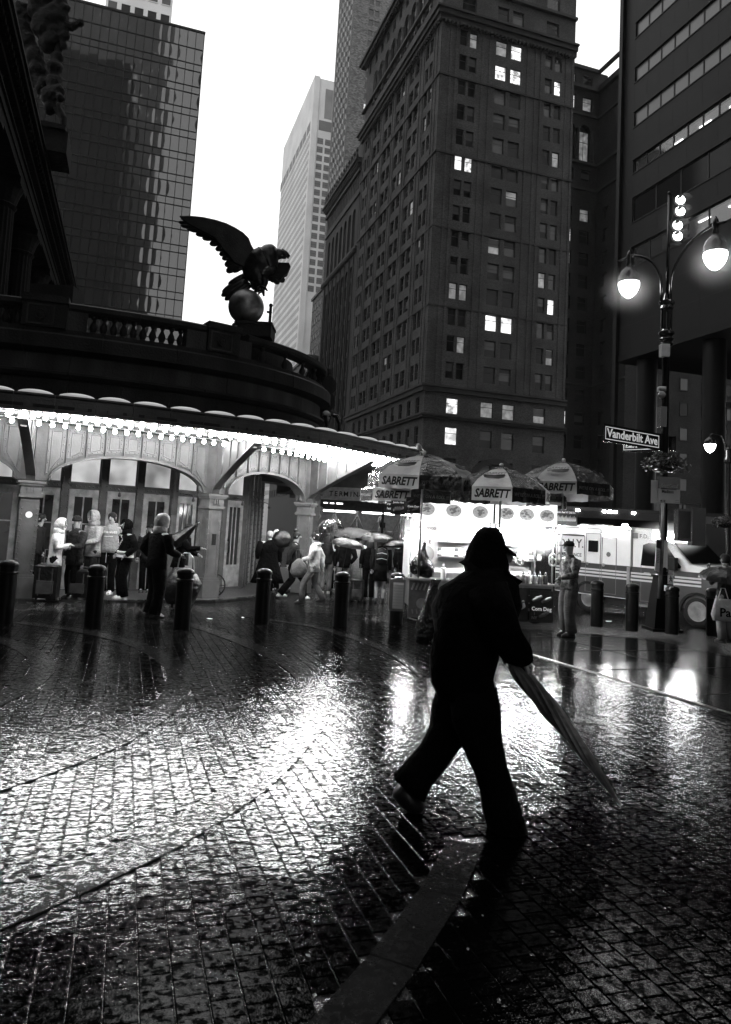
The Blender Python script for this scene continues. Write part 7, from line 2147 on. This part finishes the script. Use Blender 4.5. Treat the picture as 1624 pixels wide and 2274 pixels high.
    for k in range(n): a = rot+2*math.pi*k/n; q.tube([(0,0,-.03),(r*.55*math.cos(a),r*.55*math.sin(a),-rise*.36),(r*math.cos(a),r*math.sin(a),-rise*.97)], .006, 4, M)
    q.build('rib', M_steeld, t)
    return t
M_plight = translucent('wet_white_vinyl', .34, .3)
M_pdark = mat('wet_dark_vinyl', .025, .18, var=.3, vs=3, bump=.4, bs=6, spec=.6)
parasol(942,1012,0,1078,14.3,1.10,'front left parasol with a dark panel facing the viewer, in front of the canopy end', rot=-2.5, tilt=R(3))
parasol(1114,1040,0,1108,14.0,.97,'middle parasol with its white lettered panel facing the viewer', rot=-2.33)
parasol(1252,1028,0,1098,15.9,1.10,'right parasol standing above the chilli dog board, its glossy dark panel towards the viewer', rot=-2.38, tilt=R(-2))
parasol(918,1062,0,1110,15.9,1.15,'rear left parasol mostly hidden under the front left one', rot=-2.45)
parasol(1188,1074,0,1120,16.4,.75,'small rear parasol tucked between the middle and right ones', rot=-2.2)
ol = thing('security_camera', at(934,996,14.6), 0, 'small pale bullet-shaped camera on a stalk above the front left parasol', 'camera')
q = MB(); q.tube([(-.07,-.05,.06),(.0,0,0)], [.055,.05], 10); q.build('body', M_lgrey, ol, smooth=True); q = MB(); q.tube([(0,0,0),(.03,0,-.12),(.02,0,-.3)], .03, 8); q.build('stalk', M_black, ol, smooth=True)
ft2 = thing('flood_light', at(1228,1196,15.0), 0, 'glaring white flood lamp at the right end of the carts', 'lamp')
q = MB(); q.lathe([(.03,.12),(.06,.08),(.07,0)], 10); q.build('shade', M_white, ft2); q = MB(); q.ball((0,0,-.02), .055, 10); q.build('bulb', M_cartl, ft2, smooth=True)
ft3 = thing('flood_light', at(909,1184,14.8), 0, 'glaring white flood lamp at the left end of the carts above the crowd', 'lamp')
q = MB(); q.lathe([(.03,.12),(.06,.08),(.07,0)], 10); q.build('shade', M_white, ft3); q = MB(); q.ball((0,0,-.02), .055, 10); q.build('bulb', M_cartl, ft3, smooth=True)

# ================================================================= AMBULANCE
AS = .90
ra = Vector((6.55, 20.7)); fa = Vector((8.50, 18.25))
hd_ = math.atan2(fa.y-ra.y, fa.x-ra.x); 
AZ = -.15 + gz(0, 19.6)
AM = thing('ambulance', (ra.x, ra.y, AZ), hd_, 'white and dark box ambulance with striped sides and flashing roof lights, parked behind the bollards', 'ambulance')
AM.scale = (1,1,1)
# local: x forward from the rear axle, y left (+y is the far side), near side at y = 0
WB = (fa-ra).length; Wd_ = 2.0
zt_a = at(1330,1167,20.0).z-AZ
BZ0, BZ1 = .5, zt_a
bx0, bx1 = -1.15, 1.28
q = MB(); q.cham(bx0, bx1, -.02, Wd_, BZ0, BZ1, .06); q.build('box_body', M_white, AM)
mid = (BZ0+BZ1)*.47
q = MB(); q.box(bx0+.01, bx1-.01, -.028, -.02, BZ0+.02, mid); q.build('dark_lower_side', M_red, AM)
for k, zz_ in enumerate((mid-.19, mid-.28, mid-.37)):
    q = MB(); q.box(bx0+.01, WB+.1, -.034, -.029, zz_, zz_+(.045 if k != 1 else .055)); q.build('reflective_stripe', M_refl, AM)
for x0_, x1_, z0_, z1_ in ((-.12,.36,BZ0+.08,BZ1-.22),(.40,.86,BZ0+.08,BZ1-.32),(-1.1,-.16,BZ0+.9,BZ1-.3)):
    q = MB()
    for a, b, c, d in ((x0_,x1_,z0_,z0_+.012),(x0_,x1_,z1_-.012,z1_),(x0_,x0_+.012,z0_,z1_),(x1_-.012,x1_,z0_,z1_)): q.box(a, b, -.038, -.018, c, d)
    dr = q.build('door_outline', M_mgrey, AM)
    q = MB(); q.lathe([(.045,0),(.045,.02)], 12, T(x0_+.07,-.04,mid-.02) @ RX(R(90))); q.build('handle', M_steel, dr)
q = MB(); q.cham(-.03,.27,-.05,-.02,mid+.32,BZ1-.42,.01); q.build('side_window', M_glass, AM)
q = MB(); q.box(bx1-.09, bx1+.01, -.05, .04, BZ0, mid-.02); q.build('diamond_plate_corner', M_steel, AM)
q = MB(); q.box(bx0, bx1+.02, -.05, -.02, BZ1-.09, BZ1-.06); q.build('drip_rail', M_steel, AM)
Mx = lambda x, z: T(x, -.041, z)
text('F.D.N.Y.', .34, M_red, AM, Mx(-.72, mid+.52), .002, .004, sx=.9)
text('AMBULANCE', .14, M_red, AM, Mx(-.66, mid+.2), .002, .002)
text('2138', .11, M_red, AM, Mx(.46, BZ1-.16), .002, .001)
q = MB(); q.box(-1.1,-.18,-.04,-.03,mid+.74,mid+.79); q.build('dark_bar', M_red, AM)
q = MB(); q.lathe([(.07,0),(.07,.004)], 8, T(.62,-.041,mid+.28) @ RX(R(90))); q.build('crest', M_mgrey, AM)
# front of the box over the cab
q = MB(); q.cham(bx1, bx1+.55, .1, Wd_-.1, BZ1-.55, BZ1-.04, .05); q.build('over_cab_box', M_white, AM)
Mf = T(bx1+.012, 0, 0) @ RZ(R(90))
text('F.D.', .16, M_red, AM, T(bx1+.32,.09,BZ1-.24), .002, .003)
q = MB(); q.box(bx1-.02, bx1+.14, .06, .1, BZ1-.3, BZ1-.15); q.build('marker_light', M_mgrey, AM)
# cab: side silhouette extruded across the width
cz = mid
cab = [(bx1+.02,.42),(bx1+.02,cz+.72),(bx1+.18,cz+.78),(bx1+.95,cz+.76),(bx1+1.15,cz+.68),(bx1+1.62,cz+.18),(bx1+2.35,cz+.06),(bx1+2.5,cz-.06),(bx1+2.55,.42)]
q = MB(); q.prism(cab, .03, Wd_-.06); o = q.build('cab', M_white, AM); bv = o.modifiers.new('b','BEVEL'); bv.width = .05; bv.segments = 3; bv.limit_method = 'ANGLE'; bv.angle_limit = R(25)
q = MB(); q.prism([(bx1+.03,.45),(bx1+.03,cz),(bx1+2.48,cz-.02),(bx1+2.55,.45)], -.002, .03); q.build('dark_cab_side', M_red, AM)
q = MB(); q.prism([(bx1+.28,cz+.05),(bx1+.34,cz+.6),(bx1+.5,cz+.66),(bx1+.98,cz+.64),(bx1+1.4,cz+.1),(bx1+1.38,cz+.05)], .015, .028); q.build('side_window', M_glass, AM)
q = MB(); q.box(bx1+.84,bx1+.88,.008,.03,cz+.05,cz+.66); q.build('window_pillar', M_white, AM)
a = (bx1+1.14,cz+.70); b = (bx1+1.64,cz+.2)
q = MB(); q.add([(a[0],.12,a[1]),(b[0],.10,b[1]),(b[0],Wd_-.12,b[1]),(a[0],Wd_-.16,a[1]),(a[0]+.02,.12,a[1]+.02),(b[0]+.02,.10,b[1]+.02),(b[0]+.02,Wd_-.12,b[1]+.02),(a[0]+.02,Wd_-.16,a[1]+.02)], [(4,5,6,7),(0,1,5,4),(1,2,6,5),(2,3,7,6),(3,0,4,7)]); q.build('windscreen', M_glass, AM)
for k, (x0_, w_) in enumerate(((bx1+.3,.56),)):
    q = MB(); 
    for a_, b_, c_, d_ in ((x0_,x0_+.9,.5,.51),(x0_,x0_+.01,.5,cz+.05),(x0_+.9,x0_+.91,.5,cz+.05)): q.box(a_, b_, -.008, -.001, c_, d_)
    dd = q.build('cab_door_outline', M_mgrey, AM); q = MB(); q.box(x0_+.1,x0_+.25,-.03,-.001,cz-.16,cz-.12); q.build('handle', M_steel, dd)
q = MB(); q.box(bx1+1.15,bx1+1.35,-.22,-.04,cz+.0,cz+.32); q.tube([(bx1+1.25,-.12,cz+.16),(bx1+1.2,.05,cz+.1)], .015, 6); q.build('wing_mirror', M_black, AM)
q = MB(); q.box(bx1+.2, bx1+1.15, -.06, .03, .36, .42); q.build('running_board', M_steel, AM)
q = MB(); q.box(-1.2, WB+.95, .1, Wd_-.1, .32, .5); q.build('chassis', M_black, AM)
q = MB(); q.cham(WB+.78, WB+.98, .02, Wd_-.1, .38, .62, .03); q.build('bumper', M_steel, AM)
q = MB(); q.box(WB+.86,WB+.9,.1,.35,.72,.9); q.build('headlight', M_white, AM)
def wheel(x):
    q = MB(); q.lathe([(.30,-.11),(.395,-.09),(.41,0),(.395,.09),(.30,.11)], 28, T(x,.10,.41) @ RX(R(90))); w_ = q.build('wheel', M_rub, AM, smooth=True)
    q = MB(); q.lathe([(.25,.112),(.24,.118),(.2,.10),(.19,.06),(.1,.055),(.095,.13),(.03,.135)], 24, T(x,.10,.41) @ RX(R(90))); smooth_angle(q.build('rim', M_steeld, w_))
    q = MB()
    for k in range(8): a_ = math.pi*k/4; q.lathe([(.022,.05),(.022,.075)], 8, T(x+.145*math.cos(a_),.10,.41+.145*math.sin(a_)) @ RX(R(90)))
    q.build('wheel_hole', M_black, w_)
    q = MB()
    for k in range(12):
        a0 = math.pi*k/12; a1 = math.pi*(k+1)/12; c0,s0_,c1_,s1_ = math.cos(a0),math.sin(a0),math.cos(a1),math.sin(a1)
        q.add([(x+.47*c0,-.06,.41+.47*s0_),(x+.47*c1_,-.06,.41+.47*s1_),(x+.40*c1_,-.06,.41+.40*s1_),(x+.40*c0,-.06,.41+.40*s0_),(x+.47*c0,.2,.41+.47*s0_),(x+.47*c1_,.2,.41+.47*s1_),(x+.40*c1_,.2,.41+.40*s1_),(x+.40*c0,.2,.41+.40*s0_)], [(3,2,1,0),(0,1,5,4),(2,3,7,6)])
    q.build('wheel_arch', M_black, AM)
wheel(0); wheel(WB)
# lights
M_flash = mat('flashing_light', .8, .3, emit=160)
M_flash2 = mat('small_side_light', .8, .3, emit=110)
for k, (x, z) in enumerate(((-.95,BZ1-.02),(-.2,BZ1-.02),(.5,BZ1-.02),(1.1,BZ1-.02))):
    q = MB(); q.box(x-.09,x+.09,-.08,-.03,z-.05,z+.0); q.build('roof_edge_light', M_flash2, AM)  # edge strips and scene light boosted to brighten the ambulance side
q = MB(); q.box(.56,.72,-.05,-.028,BZ1-.24,BZ1-.14); q.build('scene_light', M_flash, AM)
q = MB(); q.cham(1.0,1.12,-.02,.08,BZ1-.0,BZ1+.08,.02); q.build('beacon', M_flash, AM)
q = MB(); q.box(bx1+.56,bx1+.60,.25,.5,BZ1-.28,BZ1-.16); q.build('front_flasher', M_flash, AM)
q = MB(); q.cham(bx1+.42,bx1+.86,.15,Wd_-.25,cz+.78,cz+.93,.02); lbk = q.build('light_bar', M_flash, AM)
q = MB()
for x in (-.7,-.2): q.cham(x,x+.3,.5,1.0,BZ1,BZ1+.05,.02)
q.build('roof_vent', M_white, AM)
# dark bus beyond the ambulance with small roof lights
BU_ = thing('parked_bus', (at(1225,1200,31).x, 31, gz(0,31)-.2), DG(-8), 'dark bus with a row of small lit marker lights, mostly hidden behind the ambulance', 'bus')
zb2 = at(1330,1128,31).z-BU_.location.z
q = MB(); q.cham(0,7.5,0,2.4,.35,zb2,.15); q.build('body', M_iron, BU_)
q = MB(); q.box(.2,7.3,-.03,-.0,zb2*.5,zb2-.45); q.build('window_band', M_glass, BU_)
for x in (1.05,2.15,2.38,2.6,3.35):
    q = MB(); q.box(x-.07,x+.07,-.05,-.001,zb2-.2,zb2-.1); q.build('marker_light', M_flash2, BU_)
for x in (1.5,6.0):
    q = MB(); q.lathe([(.45,-.1),(.45,.1)], 18, T(x,.1,.45) @ RX(R(90))); q.build('wheel', M_rub, BU_)
# ================================================================= SMALL THINGS ON THE GROUND
for k, (px, py, s, lb) in enumerate(((466,1376,.05,'crumpled white paper lying between the third and fourth bollards'),(540,1373,.04,'small flattened white scrap beside the fourth bollard'),(1352,1381,.07,'white plastic bottle scrap lying between the two right bollards'))):
    leaf(px, py, s, M_white, 'litter', lb, 'litter')
rr = random.Random(3)
q = MB()
for k in range(170):
    px = rr.uniform(-40, 1660); py = 1400+ (rr.random()**1.5)*880
    p = gp(px, py)
    if p.y < 1.2: continue
    s = rr.uniform(.006,.016); a = rr.random()*6.28; z = .007
    c, s_ = math.cos(a)*s, math.sin(a)*s
    q.add([(p.x-c,p.y-s_,p.z+z),(p.x+s_*.6,p.y-c*.6,p.z+z+.002),(p.x+c,p.y+s_,p.z+z),(p.x-s_*.6,p.y+c*.6,p.z+z+.002)], [(0,1,2,3)])
q.build('fallen_leaf_bits', M_leafbit, None, kind='stuff')
# ================================================================= HAZE
hm_ = bpy.data.materials.new('haze'); hm_.use_nodes = True
t_ = hm_.node_tree; t_.nodes.clear()
ov = t_.nodes.new('ShaderNodeOutputMaterial'); pv_ = t_.nodes.new('ShaderNodeVolumePrincipled')
pv_.inputs['Color'].default_value = (.9,.9,.9,1); pv_.inputs['Density'].default_value = HAZE; pv_.inputs['Anisotropy'].default_value = 0.2
t_.links.new(pv_.outputs[0], ov.inputs['Volume'])
q = MB(); q.box(-950,950,-350,1450,-26,262); hz = q.build('haze', hm_, None, kind='stuff')

# added mist volumes that put a glow around lamps; cart ones also steam
def steam_glow(c, r, dens, name='steam_glow'):
    m_ = bpy.data.materials.new(name); m_.use_nodes = True; t_ = m_.node_tree; t_.nodes.clear()
    o_ = t_.nodes.new('ShaderNodeOutputMaterial'); v_ = t_.nodes.new('ShaderNodeVolumePrincipled'); v_.inputs['Color'].default_value = (.95,.95,.95,1)
    tc = t_.nodes.new('ShaderNodeTexCoord'); ln = t_.nodes.new('ShaderNodeVectorMath'); ln.operation = 'LENGTH'; mr = t_.nodes.new('ShaderNodeMapRange'); mr.interpolation_type = 'SMOOTHSTEP'
    mr.inputs[1].default_value = 1.0; mr.inputs[2].default_value = .1; mr.inputs[3].default_value = 0; mr.inputs[4].default_value = dens
    t_.links.new(tc.outputs['Object'], ln.inputs[0]); t_.links.new(ln.outputs['Value'], mr.inputs[0]); t_.links.new(mr.outputs[0], v_.inputs['Density']); t_.links.new(v_.outputs[0], o_.inputs['Volume'])
    q = MB(); q.ball((0,0,0), 1, 16); o = q.build(name, m_, None, kind='stuff'); o.location = c; o.scale = r
steam_glow(at(1190,1190,14.9), (.75,.55,.5), .9)
steam_glow(at(925,1185,14.7), (.42,.4,.35), .6)
steam_glow(at(1485,1197,18.2), (1.0,.8,.5), 1.0)  # flare around the ambulance light bar, added as a volume
steam_glow(at(1397,640,16.0), (.75,.6,.75), .22, 'lamp_glow_mist')  # glow added around street lamps and signal
steam_glow(at(1589,575,14.1), (.75,.6,.75), .22, 'lamp_glow_mist')
steam_glow(at(1506,487,15.4), (.5,.4,.7), .15, 'lamp_glow_mist')
